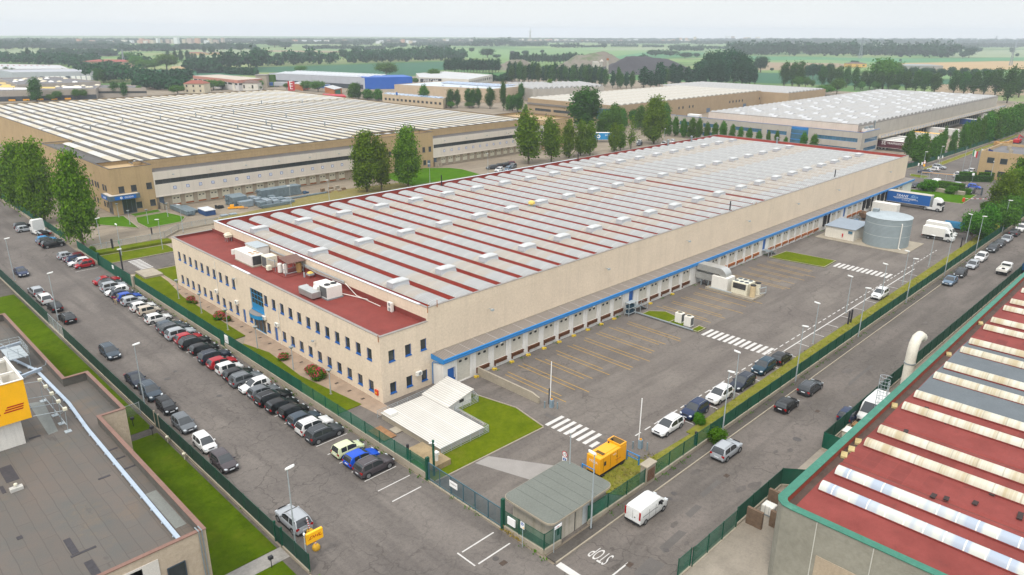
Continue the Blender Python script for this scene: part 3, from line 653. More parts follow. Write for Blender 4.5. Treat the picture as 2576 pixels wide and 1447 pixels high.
def seams(m,x,y0,y1,z0,z1,n):
 for i in range(1,n):y=y0+(y1-y0)*i/n;m.box(x-.012,y-.02,z0,x,y+.02,z1)
z=OZ
t=thing('rooftop_air_handler','large white air handling unit with four rusty roof fans on the red office roof','air handler',(51,112,z))
m=MB();bbox(m,50.1,109.2,z+.15,52.2,115.3,z+1.9);seams(m,50.1,109.2,115.3,z+.2,z+1.8,5);m.box(49.7,115.31,z+.9,52.0,115.7,z+1.7);m.build('casing',WHITEM,t)
m=MB();m.box(50.0,109.0,z+.0,52.3,115.4,z+.148);m.build('plinth',CONC,t)
m=MB();m.box(50.25,109.14,z+.3,52.05,109.197,z+1.75);m.build('coil_grille',FAN,t)
for x in(50.75,51.6):
 for y in(110.0,111.0):fan(t,x,y,z+1.9,.38,COPPER,WHITEM)
m=MB();bbox(m,52.5,112.2,z+.1,54.7,116.2,z+2.15);m.build('side_cabinet',WHITEM,t);m=MB();m.box(52.4,112.1,z+2.151,54.75,116.3,z+2.2);m.build('cabinet_roof',STEELP,t)
t=thing('rooftop_condenser','cream box condenser with grey coil standing beside the white air handler','condenser',(52.3,107.5,z))
m=MB();bbox(m,51.4,106.6,z+.1,53.2,108.5,z+2.0);m.build('casing',CREAMM,t);m=MB();m.box(51.34,106.8,z+.3,51.397,108.3,z+1.85);m.build('coil_grille',mat('coil','#5d5f5f',.6,.2,3),t)
m=MB();m.box(51.5,106.7,z,53.1,108.4,z+.098);m.build('foot_frame',STEEL,t)
t=thing('roof_vent','grey louvred roof vent on a red curb in front of the cream condenser','roof vent',(50.9,105.2,z))
m=MB();m.box(50.6,104.9,z,51.3,105.6,z+.35);m.build('curb',REDM,t);m=MB()
for i in range(5):m.loft([[(50.6-.0,104.9,z+.36+i*.15),(51.3,104.9,z+.36+i*.15),(51.3,105.6,z+.36+i*.15),(50.6,105.6,z+.36+i*.15)],[(50.68,104.98,z+.47+i*.15),(51.22,104.98,z+.47+i*.15),(51.22,105.52,z+.47+i*.15),(50.68,105.52,z+.47+i*.15)]])
m.build('louvres',CREAMM,t)
t=thing('chiller_pump_station','pump and tank assembly with white pipes under a brown sheet roof on the office','pump station',(53,102.5,z))
m=MB();m.box(51.2,100.6,z,55,104.6,z+.12);m.build('plinth',REDM,t)
m=MB()
for x,y in((51.5,101),(51.5,104.2),(54.6,101),(54.6,104.2)):m.cyl((x,y,z+.12),(x,y,z+2.2),.05,6)
m.build('post',STEEL,t);m=MB();m.loft([[(x,100.6,z+2.1),(x,103.6,z+2.5),(x,103.6,z+2.55),(x,100.6,z+2.15)]for x in(51.8,54.95)]);m.build('sheet_roof',mat('brown_sheet','#6d5147',.7,.2,2),t)
for x,y,r,h,mm in((51.8,103.2,.38,1.5,WHITEM),(52.2,102.3,.38,1.5,WHITEM),(54.0,101.3,.45,1.6,mat('ochre_lagging','#a88652',.8,.2,2))):
 m=MB();m.lathe((x,y,z+.2),[(0,0),(r,.05),(r,h-.1),(r*.7,h),(0,h)],12);m.build('tank',mm,t,40)
m=MB()
for k in range(3):m.tube([(51.5,101.2+k*.9,z+.4+.5*k),(54.6,101.2+k*.9,z+.4+.5*k),(54.7,100.9+k*.5,z+1.4)],.06,6)
m.tube([(51.6,103.8,z+1.9),(51.6,107,z+1.6)],.06);m.tube([(54.7,100.5,z+1.2),(54.7,97,z+.8),(54.7,89.5,z+1.0)],.05);m.tube([(54.75,112,z+1.4),(54.75,89.5,z+1.2)],.06);m.tube([(54.75,112,z+1.55),(54.75,89.5,z+1.35)],.05);m.build('pipework',STEELP,t)
t=thing('roof_fan_stub','small yellow capped exhaust fan on a red curb near the red upstand','exhaust fan',(54.2,98.2,z))
m=MB();m.box(53.8,97.8,z,54.6,98.6,z+.4);m.build('curb',REDM,t);m=MB();m.box(53.75,97.75,z+.42,54.65,98.65,z+.7);m.cyl((53.6,99.0,z),(53.6,99,z+.7),.15);m.build('fan_box',STEELP,t);m=MB();m.loft([[(53.8,97.8,z+.72),(54.6,97.8,z+.72),(54.6,98.6,z+.72),(53.8,98.6,z+.72)],[(54,98,z+.95),(54.4,98,z+.95),(54.4,98.4,z+.95),(54,98.4,z+.95)]]);m.build('cap',mat('yellow_cowl','#d8bd62'),t)
t=thing('roof_exhaust','tall legged exhaust cowl in the far corner of the red office roof','exhaust cowl',(54.3,126.9,z))
m=MB()
for x in(53.9,54.7):
 for y in(126.5,127.3):m.cyl((x,y,z),(x,y,z+.8),.05,5)
m.build('legs',STEEL,t);m=MB();m.box(53.8,126.4,z+.8,54.8,127.4,z+1.2);m.loft([[(53.7,126.3,z+1.2),(54.9,126.3,z+1.2),(54.9,127.5,z+1.2),(53.7,127.5,z+1.2)],[(54,126.6,z+1.6),(54.6,126.6,z+1.6),(54.6,127.2,z+1.6),(54,127.2,z+1.6)]]);m.build('cowl',CREAMM,t)
t=thing('rooftop_chiller','white rooftop chiller with two black fans beside a bare metal duct','chiller',(51.6,89,z))
m=MB();bbox(m,50.5,87.2,z+.2,52.9,89.4,z+1.95);bbox(m,50.8,89.41,z+.2,52.9,91.4,z+1.75);m.loft([[(50.1,89.6,z+.9),(50.79,89.6,z+.75),(50.79,89.6,z+1.5),(50.3,89.6,z+1.5)],[(50.1,90.6,z+.9),(50.79,90.6,z+.75),(50.79,90.6,z+1.5),(50.3,90.6,z+1.5)]]);m.build('casing',WHITEM,t)
m=MB();m.box(50.45,87.4,z+.35,50.497,89.2,z+1.8);m.build('coil_grille',mat('coil','#5d5f5f'),t)
for x,y in((51.2,88.3),(52.25,88.3)):fan(t,x,y,z+1.95,.42,FAN,LETTER)
m=MB();m.box(50.4,87.1,z,53,91.5,z+.198);m.build('plinth',STEEL,t)
m=MB();bbox(m,48.9,88.7,z+.25,50.35,92.4,z+1.15);bbox(m,49.2,92.41,z+.25,50.6,93.0,z+1.1);m.build('duct',ALU,t)
m=MB();m.tube([(52.9,88,z+.4),(54.2,85.5,z+.1),(54.4,83,z+.3)],.06);m.tube([(54.6,89,z+1.2),(54.5,86,z+.1),(54.4,80,z+.1)],.05);m.build('pipework',WHITEM,t)
def acunit(x,y,z,w,d,h,rz,label,cat='air conditioner',grp=None,fans=1):
 t=thing('air_conditioner',label,cat,(0,0,0),grp);m=MB();bbox(m,-d/2,-w/2,.08,d/2,w/2,h,.02);m.box(-d/2+.03,-w/2+.05,0,d/2-.03,-w/2+.15,.08);m.box(-d/2+.03,w/2-.15,0,d/2-.03,w/2-.05,.08);m.build('casing',WHITEM,t)
 for k in range(fans):
  zc=h*(k+.55)/fans;m=MB();n=14;r=min(w*.36,h/fans*.4)
  m.faces([(-d/2-.006,r*math.cos(2*math.pi*i/n)-(w*.1 if fans==1 else 0),zc+r*math.sin(2*math.pi*i/n))for i in range(n)],[tuple(range(n-1,-1,-1))]);m.build('fan_grille',mat('ac_grille','#8e9090',.6,.2,6),t)
 t.location=(x,y,z);t.rotation_euler=(0,0,rz);return t
acunit(54.4,77.6,z,.95,.38,1.35,0,'twin fan white outdoor unit at the near end of the red roof upstand',fans=2)
acunit(47.18,117.7,2.9,.85,.36,.62,0,'white wall air conditioner farthest along the cream office front',grp=None)
acunit(47.18,110.2,2.9,.85,.36,.62,0,'white wall air conditioner left of the blue entrance on the office front')
acunit(47.18,101.6-.7,2.85,.85,.36,.62,0,'white wall air conditioner right of the blue entrance canopy')
acunit(47.18,96.9,2.85,.85,.36,.62,0,'white wall air conditioner above the blue glazed side door')
acunit(53.1,70.1,2.1,.9,.36,.62,R(90),'white wall air conditioner between windows on the short side of the office')
# plant in the dock yard
t=thing('air_conditioning_plant','yard cooling plant with bent metal duct, white cabinet, six fan condenser and two tanks','cooling plant',(118.5,61,0))
m=MB();m.box(116.6,55.6,0,121.0,65.2,.35);m.build('plinth',CONC,t)
m=MB();bbox(m,117.3,61.2,.36,120.0,64.4,2.7);seams(m,117.3,61.2,64.4,.4,2.6,3);m.build('cabinet',WHITEM,t)
pr=[(67.7,3.0,4.5),(63.6,3.0,4.5),(62.9,3.0,4.42),(62.3,2.95,4.2),(61.8,2.9,3.85),(61.5,2.8,3.4)]
m=MB();sec=[]
for y,za,zb in[(68.0,3.0,4.15),(66.0,3.0,4.15),(64.2,3.0,4.15)]:sec.append([(117.6,y,za),(119.7,y,za),(119.7,y,zb),(117.6,y,zb)])
for k in range(7):
 a=R(15*k);cy,cz=63.2,2.72;ri,ro=.28,1.43
 sec.append([(117.6,cy-ri*math.sin(a),cz+ri*math.cos(a)),(119.7,cy-ri*math.sin(a),cz+ri*math.cos(a)),(119.7,cy-ro*math.sin(a),cz+ro*math.cos(a)),(117.6,cy-ro*math.sin(a),cz+ro*math.cos(a))])
m.loft(sec);m.build('bent_duct',ALU,t,25)
m=MB();m.box(117.55,64.41,1.35,119.7,67.9,2.5)
for y in(64.9,66.2):m.box(117.52,y-.02,1.33,117.55,y+.02,2.52)
m.build('return_duct',ALU,t)
m=MB()
for y in(66.8,65.3):m.box(117.7,y-.1,0,117.9,y+.1,1.34);m.box(119.4,y-.1,0,119.6,y+.1,1.34)
m.build('duct_support',STEEL,t)
cd=MB();bbox(cd,117.4,57.3,.36,120.2,60.4,2.55);cd=cd.build('condenser',CREAMM,t)
m=MB();m.box(117.35,57.6,1.35,117.397,60.1,2.35);m.build('coil_grille',FAN,cd)
for i in range(3):
 for x in(118.1,119.5):fan(cd,x,57.85+i*1.0,2.551,.4,FAN,STEELP)
for x,c in((117.8,'ochre_tank'),(119.6,'cream_tank')):
 m=MB();m.lathe((x,56.4,.36),[(0,0),(.5,.02),(.5,2.1)],14);tk=m.build('tank',mat(c,'#c8b48e' if c[0]=='o' else '#d5cfba',.6,.15,1.5),t,40);m=MB();m.lathe((x,56.4,2.461),[(.5,0),(.52,.12),(.35,.18),(0,.18)],14);m.build('lid',BLACK,tk,40)
m=MB();m.tube([(119.7,56,.6),(120.9,55.4,.6),(120.9,55.4,1.7),(119.2,55.9,1.7)],.07);m.tube([(116.9,64.5,.42),(116.9,60,.42)],.12);m.build('pipework',STEELP,t)
def vrf(x,y,label):
 t=thing('outdoor_cooling_unit',label,'cooling unit',(x,y,.09));m=MB();bbox(m,x-.5,y-.62,.12,x+.5,y+.62,1.75,.03);m.build('casing',WHITEM,t)
 m=MB();m.box(x-.42,y-.625-.01,.35,x+.42,y-.622,1.6);m.build('coil_grille',mat('coil','#5d5f5f'),t);m=MB();m.box(x-.48,y-.6,.0,x+.48,y+.6,.118);m.build('base_frame',STEEL,t);fan(t,x,y,1.75,.42,FAN,CREAMM)
vrf(98.6,59.2,'white upright cooling unit on the grass island, nearer the dock stairs');vrf(98.3,57.3,'white upright cooling unit on the grass island, nearer the zebra crossing')
m=MB();m.tube([(96.75,67.5,.25),(96.75,55.5,.25)],.14,8);one(m,'yard_pipe',STEEL,'long grey pipe along the kerb beside the two upright cooling units','pipe',(96.75,61,0))
def rack(x,y,label):
 t=thing('equipment_rack',label,'rack',(x,y,0));m=MB()
 for dx in(-.9,.9):
  for dy in(-.4,.4):m.cyl((x+dx,y+dy,0),(x+dx,y+dy,2.3),.05,5)
 for zz in(.4,1.3,2.25):m.box(x-.95,y-.45,zz,x+.95,y+.45,zz+.06)
 m.build('frame',STEELP,t);m=MB()
 for zz in(.46,1.36):
  for dx in(-.6,-.1,.45):m.box(x+dx-.2,y-.35,zz,x+dx+.2,y+.3,zz+.55);m.cyl((x+dx,y-.4,zz+.3),(x+dx,y+.38,zz+.3),.17,8)
 m.build('compressor',mat('blue_compressor','#27404f',.5,.2,2),t)
rack(95.6,67.0,'steel rack holding blue compressors left of the dock stairs')
t=thing('water_tank','big round galvanised fire water tank in the yard','tank',(173.4,53,0));CT=corrug('ribbed_tank_steel','#8f9b9e','#8f9b9e',2,.28,bk=.1,amp=.01)
m=MB();m.lathe((173.4,53,0),[(4.75,.15),(4.75,6.5)],48);m.build('shell',CT,t,30)
m=MB();m.lathe((173.4,53,0),[(4.8,6.42),(4.83,6.55),(4.75,6.6),(0,6.95)],48);m.build('tank_roof',mat('tank_roof_steel','#a6b0b3',.5,.1,.6,4,.5,.3),t,30)
m=MB();m.box(174.6,56.0,6.6,175.8,57.2,7.3);m.build('hatch',STEEL,t)
m=MB();m.tube([(170.4,49.15,.3),(170.4,49.15,5.7),(170.7,49.6,5.9)],.11,8);m.tube([(170.4,49.15,.3),(170.2,48.6,.15)],.11,8);m.build('overflow_pipe',WHITEM,t)
m=MB();m.box(167.6,46.6,0,179.6,66.6,.14);m.build('slab',CONC,t)
t=thing('pump_hut','low white panel pump hut with grey sloping roof left of the tank','hut',(173.8,62,.145))
PW=wallm('white_sandwich_panel','#d5d1c5',.2,6,.04,3.1,0);m=MB();m.box(169.6,58.6,.145,177.9,65.2,2.75);m.build('wall',PW,t)
m=MB();m.loft([[(169.3,y,2.76),(178.1,y,3.1),(178.1,y,3.2),(169.3,y,2.86)]for y in(58.4,65.4)]);m.build('roof',mat('blue_grey_sheet_roof','#8995a0',.5,.08,.5),t)
window(t,(169.6,65.2,0),-Y,-X,5.2,6.2,1.7,2.4,-.03,STEELP,GLASSB,.05,sill=False);m=MB();m.box(169.52,61.0,1.0,169.598,61.3,1.5);m.box(169.5,61.05,.6,169.598,61.25,1.0);m.build('fire_valve',REDS,t)
t=thing('container','white steel container backed against the dock behind the tank','container',(205.2,64.6,.01));m=MB();m.box(204.0,61.0,.15,206.5,67.2,2.7);m.box(203.97,60.97,2.7,206.53,67.23,2.76)
for y in np.arange(61.4,67.2,.45):m.box(203.965,y,.3,203.998,y+.22,2.6)
m.build('shell',WHITEM,t);m=MB();m.box(204.05,60.93,.2,205.2,60.998,2.6);m.box(205.3,60.93,.2,206.45,60.998,2.6);m.build('door',WHITEM,t);m=MB();m.box(204.1,61.1,.01,206.4,61.3,.148);m.box(204.1,66.9,.01,206.4,67.1,.148);m.build('base_frame',STEEL,t)
t=thing('skip','rusty tilting skip at the dock wall behind the pump hut','skip',(194,65.2,0));m=MB();m.loft([[(193,64.2,.5),(195,64.2,.5),(195,66,.4),(193,66,.4)],[(192.6,63.4,1.5),(195.4,63.4,1.5),(195.4,66.4,1.9),(192.6,66.4,1.9)]],caps=False);m.poly((193,64.2,.5),(193,66,.4),(195,66,.4),(195,64.2,.5));m.build('bucket',mat('skip_brown','#77604c',.8,.3,1.5),t);m=MB();m.box(193,64,0,195,64.3,.5);m.box(193,65.6,0,195,65.9,.4);m.build('runner',STEEL,t)
for x,y,l in((189.4,65.5,'grey wire cage trolley by the far dock doors, nearer the pump hut'),(187.0,65.9,'grey wire cage trolley by the far dock doors, nearer the stairs')):
 t=thing('cage_trolley',l,'trolley',(x,y,0));m=MB();m.box(x-.9,y-.6,.15,x+.9,y+.6,.25)
 for dx in(-.9,0,.9):m.cyl((x+dx,y-.6,.2),(x+dx,y-.6,1.3),.03,4);m.cyl((x+dx,y+.6,.2),(x+dx,y+.6,1.3),.03,4)
 m.tube([(x-.9,y-.6,1.3),(x+.9,y-.6,1.3),(x+.9,y+.6,1.3),(x-.9,y+.6,1.3),(x-.9,y-.6,1.3)],.03,4);m.build('frame',STEELP,t);m=MB();m.box(x-.7,y-.5,.26,x+.5,y+.5,.8);m.build('load',mat('blue_wrap','#54708a',.6,.3,2),t);m=MB()
 for dx in(-.7,.7):m.cyl((x+dx,y-.62,.08),(x+dx,y-.52,.08),.08,8)
 m.build('wheel',BLACK,t)
t=thing('cellar_roof','low white ribbed roof over a cellar beside the office corner','low roof',(49.2,63,0));CW=corrug('white_ribbed_roof','#c9c6be','#c9c6be',0,.33,bk=.1,amp=.02)
m=MB();m.box(45.0,56.0,.0,51.6,67.2,.72);m.build('low_wall',CONC,t);m=MB();m.loft([[(x,55.9,.74),(x,67.3,.80),(x,67.3,.85),(x,55.9,.79)]for x in(44.9,51.7)]);m.build('sheet_roof',CW,t)
m=MB();m.loft([[(51.5,y,.92),(55.9,y,1.95),(55.9,y,1.87),(51.5,y,.86)]for y in(62.4,67.6)]);m.build('sloping_roof',CW,t)
m=MB();m.prism([(51.75,62.6),(55.6,62.6),(55.6,67.4),(51.75,67.4)],0,.9);m.faces([(51.8,62.6,.9),(55.6,62.6,.9),(55.6,62.6,1.8),(55.6,67.4,.9),(55.6,67.4,1.8),(51.8,67.4,.9)],[(0,1,2),(1,3,4,2),(3,5,4)]);m.build('gable',WHITEP,t);m=MB();m.box(53.6,62.55,.75,54.3,62.598,1.15);m.build('vent_opening',FAN,t)
m=MB();m.box(45.1,65.6,.86,46.2,67.0,1.15);m.build('hatch',WHITEM,t)
def railing(par,pts,h=1.05,step=1.6,name='railing',m_=STEELP,z0=0,bars=2,r=.03):
 m=MB()
 for a,b_ in zip(pts[:-1],pts[1:]):
  a=Vector((*a[:2],z0));b_=Vector((*b_[:2],z0));n=max(1,round((b_-a).length/step))
  for i in range(n+1):q=a+(b_-a)*i/n;m.cyl(q,q+Z*h,r,5)
  for k in range(1,bars+1):m.cyl(a+Z*h*k/bars,b_+Z*h*k/bars,r*.8,4)
 return m.build(name,m_,par)
railing(t,[(44.7,67.7),(51,67.9),(55.2,68.0)],bars=5);railing(t,[(44.8,55.6),(52.1,55.6),(52.2,61.9),(56.3,62.0),(57,64.6)],bars=5)
t=thing('ramp_wall','grey concrete retaining wall along the ramp by the first dock','wall',(61.6,62,0));m=MB();m.loft([[(61.5+dx,y,0),(61.5+dx,y,h)]for y,h,dx in((67.8,1.25,0),(58,1.15,.1),(56.6,.75,.12))]+[],closed=False,caps=False)
m=MB();m.loft([[(61.5,67.85,0),(61.75,67.85,0),(61.75,67.85,1.25),(61.5,67.85,1.25)],[(61.6,57.6,0),(61.85,57.6,0),(61.85,57.6,1.15),(61.6,57.6,1.15)],[(61.62,56.4,0),(61.87,56.4,0),(61.87,56.4,.8),(61.62,56.4,.8)]]);m.build('wall_face',CONC,t)
t=thing('concrete_pit','weathered concrete pit block on the lawn behind the near fence','concrete block',(43.4,56,.1));m=MB();m.box(42.2,53.6,.1,44.5,58.6,.75);m.build('block',mat('weathered_concrete','#948263',.95,.3,.9,6,stain=.6,bump=.03),t)
m=MB();m.box(43.0,54.3,.751,43.3,54.6,1.5);m.box(42.9,54.2,1.5,43.4,54.7,1.85);m.build('meter_box',WHITEM,t)
t=thing('concrete_platform','flat concrete platform by the far end of the office front','concrete slab',(45.5,145.5,0));m=MB();m.box(44.0,142.6,0,47.4,147.8,.45);m.build('block',CONC,t)
t=thing('rusty_cover_plate','rusty metal cover plate in the lawn near the fence','cover plate',(43,64,.08));m=MB();m.box(42.0,62.6,.1,43.8,65.8,.16);m.build('plate',mat('rust_plate','#8f6b4b',.9,.3,1.5),t);m=MB();m.box(44.0,63,.1,45.2,64.4,.15);m.build('side_plate',CONC,t)
# tan hall on the left
TB=thing('logistics_hall','wide tan logistics hall with black and white striped roof and white dock front','warehouse',(57.6,200.6,0))
TR=11.2
m=MB();m.box(66,207.6,0,218,416,TR);m.box(57.6,212.4,0,65.999,262,TR);m.build('hall_wall',TAN,TB)
m=MB();m.box(66.05,207.7,TR,217.9,415.9,TR+.06);m.box(57.7,212.5,TR,66.04,261.9,TR+.06);m.build('roof',DARKR,TB)
m=MB()
for q in((65.95,207.55,218.05,208.0),(65.95,415.6,218.05,416.05),(217.6,208.0,218.05,415.6),(65.95,262,66.4,415.6),(57.55,212.35,57.95,262.05),(57.95,261.6,66.0,262.05)):m.box(q[0],q[1],TR-.01,q[2],q[3],TR+.75)
m.build('parapet',TAN,TB)
m=MB()
for q in((65.9,207.5,218.1,208.05),(65.9,415.55,218.1,416.1),(217.55,208.05,218.1,415.55),(65.9,262.1,66.45,415.55),(57.5,212.35,58.0,262.1),(58.0,261.55,65.9,262.1)):m.box(q[0],q[1],TR+.75,q[2],q[3],TR+.82)
m.build('coping',mat('dark_coping','#4d4a47',.7,.1,1),TB)
def striped(name,a,b_,per,ylen):
 t=NT(name);p=t.pos();sp=t.n('ShaderNodeSeparateXYZ');t.l(p,sp.inputs[0])
 f=t.math('FRACT',t.math('ADD',t.math('DIVIDE',sp.outputs[1],per),20));c=t.mix(t.math('GREATER_THAN',f,.5),lin(a),lin(b_))
 c=t.mix(.5,c,t.ramp(t.noise(t.pos((.3,.8,.3)),1,4,.7),[(.3,(.82,.8,.76)),(.7,(1,1,1))]),'MULTIPLY')
 g=t.math('FRACT',t.math('MULTIPLY',sp.outputs[1],.5));c=t.mix(t.math('MULTIPLY',t.math('LESS_THAN',g,.05),.3),c,(.4,.4,.38));return t.fin(c,.5,.35)
STR=striped('translucent_roof_strips','#b9b8b2','#b3ab97',23.5,1)
BEAM=mat('dark_roof_beam','#5b5956',.85,.12,.4,3,stain=.3)
for i in range(36):
 xc=64.35+4.33*i
 if xc>216:break
 y1=260 if xc<65.5 else 413
 segs=[(212.6,y1)]if xc<65.5 else[(209.0,301),(302.2,334),(335.4,366),(367.2,413.5)]if i<17 else[(209.0,338),(339,413.5)]
 m=MB()
 for k,(a,c)in enumerate(segs):vault(m,xc,1.32,TR+.25,.30+.16*(k%2),a,c,8)
 m.build('roof_strip',STR,TB,50)
 m=MB();m.loft([[(xc+1.33,y,TR+.061),(xc+1.65,y,TR+.5),(xc+2.68,y,TR+.5),(xc+2.9,y,TR+.061)]for y in(209 if xc>65.5 else 212.7,y1)]);m.build('roof_beam',BEAM,TB)
m=MB();m.loft([[(58.4,y,TR+.061),(58.9,y,TR+.4),(60.9,y,TR+.4),(61.6,y,TR+.061)]for y in(213,261)]);m.build('roof_beam',BEAM,TB)
for k,(x,y)in enumerate(((96,306),(110,306),(124,306),(140,306),(150,280),(80,290),(118,256),(128,250),(132,262),(146,244),(170,340),(186,330))):
 m=MB();m.cyl((x,y,TR+.2),(x,y,TR+2.0),.22,8);m.build('roof_pipe',STEEL,TB)
def tower(x0,x1,y0,y1,zt,wins,name='stair_tower'):
 m=MB();hs=[(u-x0,v-x0,a,b_)for u,v,a,b_ in wins]
 holes(m,(x0,y0,0),X,x1-x0,0,zt,hs,-Y,.15)
 for a,b_ in(((x1,y0),(x1,y1)),((x1,y1),(x0,y1)),((x0,y1),(x0,y0))):m.poly((*a,0),(*b_,0),(*b_,zt),(*a,zt))
 m.box(x0+.01,y0+.2,zt-1.0,x1-.01,y1-.01,zt-.95);o=m.build(name,TAN,TB)
 m=MB();e=.35
 for q in((x0-.05,y0-.05,x1+.05,y0+e),(x0-.05,y1-e,x1+.05,y1+.05),(x0-.05,y0+e,x0+e,y1-e),(x1-e,y0+e,x1+.05,y1-e)):m.box(q[0],q[1],zt,q[2],q[3],zt+.07)
 m.build('coping',mat('dark_coping','#4d4a47'),TB)
 for u,v,a,b_ in hs:window(TB,(x0,y0,0),X,-Y,u,v,a,b_,.15,mat('dark_blue_frame','#3e4a55',.5,.1,1),GLASS,.08)
 return o
tower(57.6,68,200.6,212.3,11.85,[(59.2,60.6,5.6,7.2),(62.2,63.6,5.6,7.2),(66.0,67.4,5.7,7.3),(62.9,64.3,1.1,2.7),(66.3,67.7,1.2,2.8)])
tower(137,162,200.6,212.3,12.2,[(x,x+1.2,5.6,7.3)for x in(143,147,154,157.3,160)]+[(157.5,158.8,1.2,2.8),(146,147.3,.2,2.8)])
tower(219,237,200.6,231,11.6,[(232,233.5,5.5,7.1),(226,227.5,5.5,7.1),(222,223.5,5.5,7.1)])
m=MB();m.box(218.01,231.01,0,226,372,8);m.build('rear_wing',TAN,TB)
m=MB();pbox(m,(137,200.6,0),X,-Y,22.4,23.6,.3,2.6,.0,.05);pbox(m,(137,200.6,0),X,-Y,8.5,9.7,.3,2.6,0,.05);m.build('door',mat('steel_blue_door','#5a6c80',.5,.1,1),TB)
for y in(205,206.9,211,213,215.4,218,222,236,240):window(TB,(57.6,262,0),-Y,-X,262-y-.5,262-y+.5,5.6,7.2,-.03,mat('dark_blue_frame','#3e4a55'),GLASS,.07,sill=False)
for y in(206,208,213.5,216):window(TB,(57.6,262,0),-Y,-X,262-y-.5,262-y+.5,1.2,2.7,-.03,mat('dark_blue_frame','#3e4a55'),GLASS,.07,sill=False)
DKF=mat('dock_concrete','#b1a48f',.9,.1,.6,6,streak=.35,staincol=(.25,.2,.15))
nums=list(range(88,56,-1));NP=[0]
def wing(x0,x1,dxs,stairs):
 hs=[]
 m=MB();holes(m,(x0,200.6,0),X,x1-x0,3.15,9.8,[(.3,x1-x0-.3,6.45,7.7)],-Y,.25)
 m.poly((x0,200.6,3.15),(x0,201.6,3.15),(x1,201.6,3.15),(x1,200.6,3.15));m.box(x0,200.45,3.15,x1,200.598,3.4);m.build('white_panel_wall',CREAM,TB)
 m=MB();m.box(x0,200.9,9.55,x1,207.58,9.6);m.build('ledge_roof',DARKR,TB);m=MB();m.box(x0,200.62,9.8,x1,200.95,9.86);m.build('coping',COPE,TB)
 w=window(TB,(x0,200.6,0),X,-Y,.3,x1-x0-.3,6.45,7.7,.25,mat('dark_blue_frame','#3e4a55'),GLASS,.06,bars=[.3+2.05*k for k in range(1,int((x1-x0-.6)/2.05))],sill=False,name='window_band')
 hd_=[(x-1.15-x0,x+1.15-x0,.65,2.95)for x in dxs];m=MB();holes(m,(x0,201.6,0),X,x1-x0,0,3.15,hd_,-Y,.2);m.build('dock_wall',DKF,TB)
 for x,h in zip(dxs,hd_):
  m=MB();pbox(m,(x0,201.6,0),X,-Y,h[0]+.02,h[1]-.02,.65,2.93,-.19,-.12);d=m.build('dock_door',CREAMM,TB)
  for s in(-.5,.5):
   m=MB();pbox(m,(x0,201.6,0),X,-Y,x-x0+s-.24,x-x0+s+.24,1.9,2.2,-.12,-.105);m.build('door_window',GLASS,d)
  m=MB();pbox(m,(x0,201.6,0),X,-Y,h[0]+.1,h[1]-.1,.3,.6,0,.12);m.build('dock_leveller',RUST2 if x<130 else CONC,TB)
  m=MB();pbox(m,(x0,200.6,0),X,-Y,x-x0-.75,x-x0+.05,4.75,5.55,.0,.03);n_=m.build('number_plate',BLUED,TB);m=MB();pbox(m,(x0,200.6,0),X,-Y,x-x0-.62,x-x0-.08,4.88,5.42,.03,.04);m.build('plate_face',WHITES,n_)
  text('number',str(nums[NP[0]]),BLUED,n_,(x-.35,200.555,5.15),X,Z,.5,.004,sx=.8);NP[0]+=1
 m=MB();pbox(m,(x0,201.6,0),X,-Y,1.0,2.2,.9,2.9,0,.05);m.build('door',mat('steel_blue_door','#5a6c80'),TB)
 m=MB()
 for k in range(5):m.box(x0+1.0,200.5-k*.32,0,x0+2.2,200.82-k*.32,.85-k*.17)
 m.box(x0+.8,198.9,0,x0+.98,201.5,1.6);m.box(x0+2.22,198.9,0,x0+2.4,201.5,1.6);m.build('steps',CONC,TB)
 for x in np.arange(x0+5,x1,10.2):
  m=MB();m.cyl((x,200.6,8.9),(x,200.1,8.8),.04,5);m.box(x-.2,199.85,8.65,x+.2,200.12,8.9);m.build('floodlight',STEELP,TB)
wing(68,137,[73.5+3.46*i for i in range(16)],1);wing(162,219,[167.4+3.45*i for i in range(14)],1)
m=MB();m.box(56.2,199.0,4.05,63.6,200.6,5.25);m.box(56.2,200.601,4.05,57.58,205.2,5.25);m.build('entrance_canopy',mat('canopy_slate','#54646e',.5,.08,1),TB)
m=MB();m.box(56.5,199.3,5.251,63.3,200.5,5.28);m.box(56.5,200.51,5.251,57.5,204.9,5.28);m.build('canopy_roof',CREAM,TB)
sg=MB();sg.box(57.5,198.93,4.2,62.6,198.998,5.05);sg=sg.build('sign',mat('sign_blue','#0b62b5',.4,.04),TB);text('lettering','GEODIS',WHITES,sg,(60.9,198.92,4.62),X,Z,.62,.01)
m=MB();m.lathe((0,0,0),[(.3,0),(.3,.02),(.12,.02)],14);m.v=[(59.0+v[0],198.93-v[2],4.62+v[1])for v in m.v];m.build('emblem',WHITES,sg)
sg=MB();sg.box(56.13,200.8,4.2,56.198,204.6,5.05);sg=sg.build('sign',mat('sign_blue','#0b62b5'),TB);text('lettering','GEODIS',WHITES,sg,(56.12,202.3,4.62),-Y,Z,.55,.01)
window(TB,(57.6,200.6,0),X,-Y,1.9,5.2,.1,3.9,-.03,mat('canopy_slate','#54646e'),GLASS,.14,bars=(3.0,4.1),sill=False,name='entrance_door')
window(TB,(57.6,205.2,0),-Y,-X,.4,3.0,.1,3.9,-.03,mat('canopy_slate','#54646e'),GLASS,.14,sill=False,name='entrance_door')
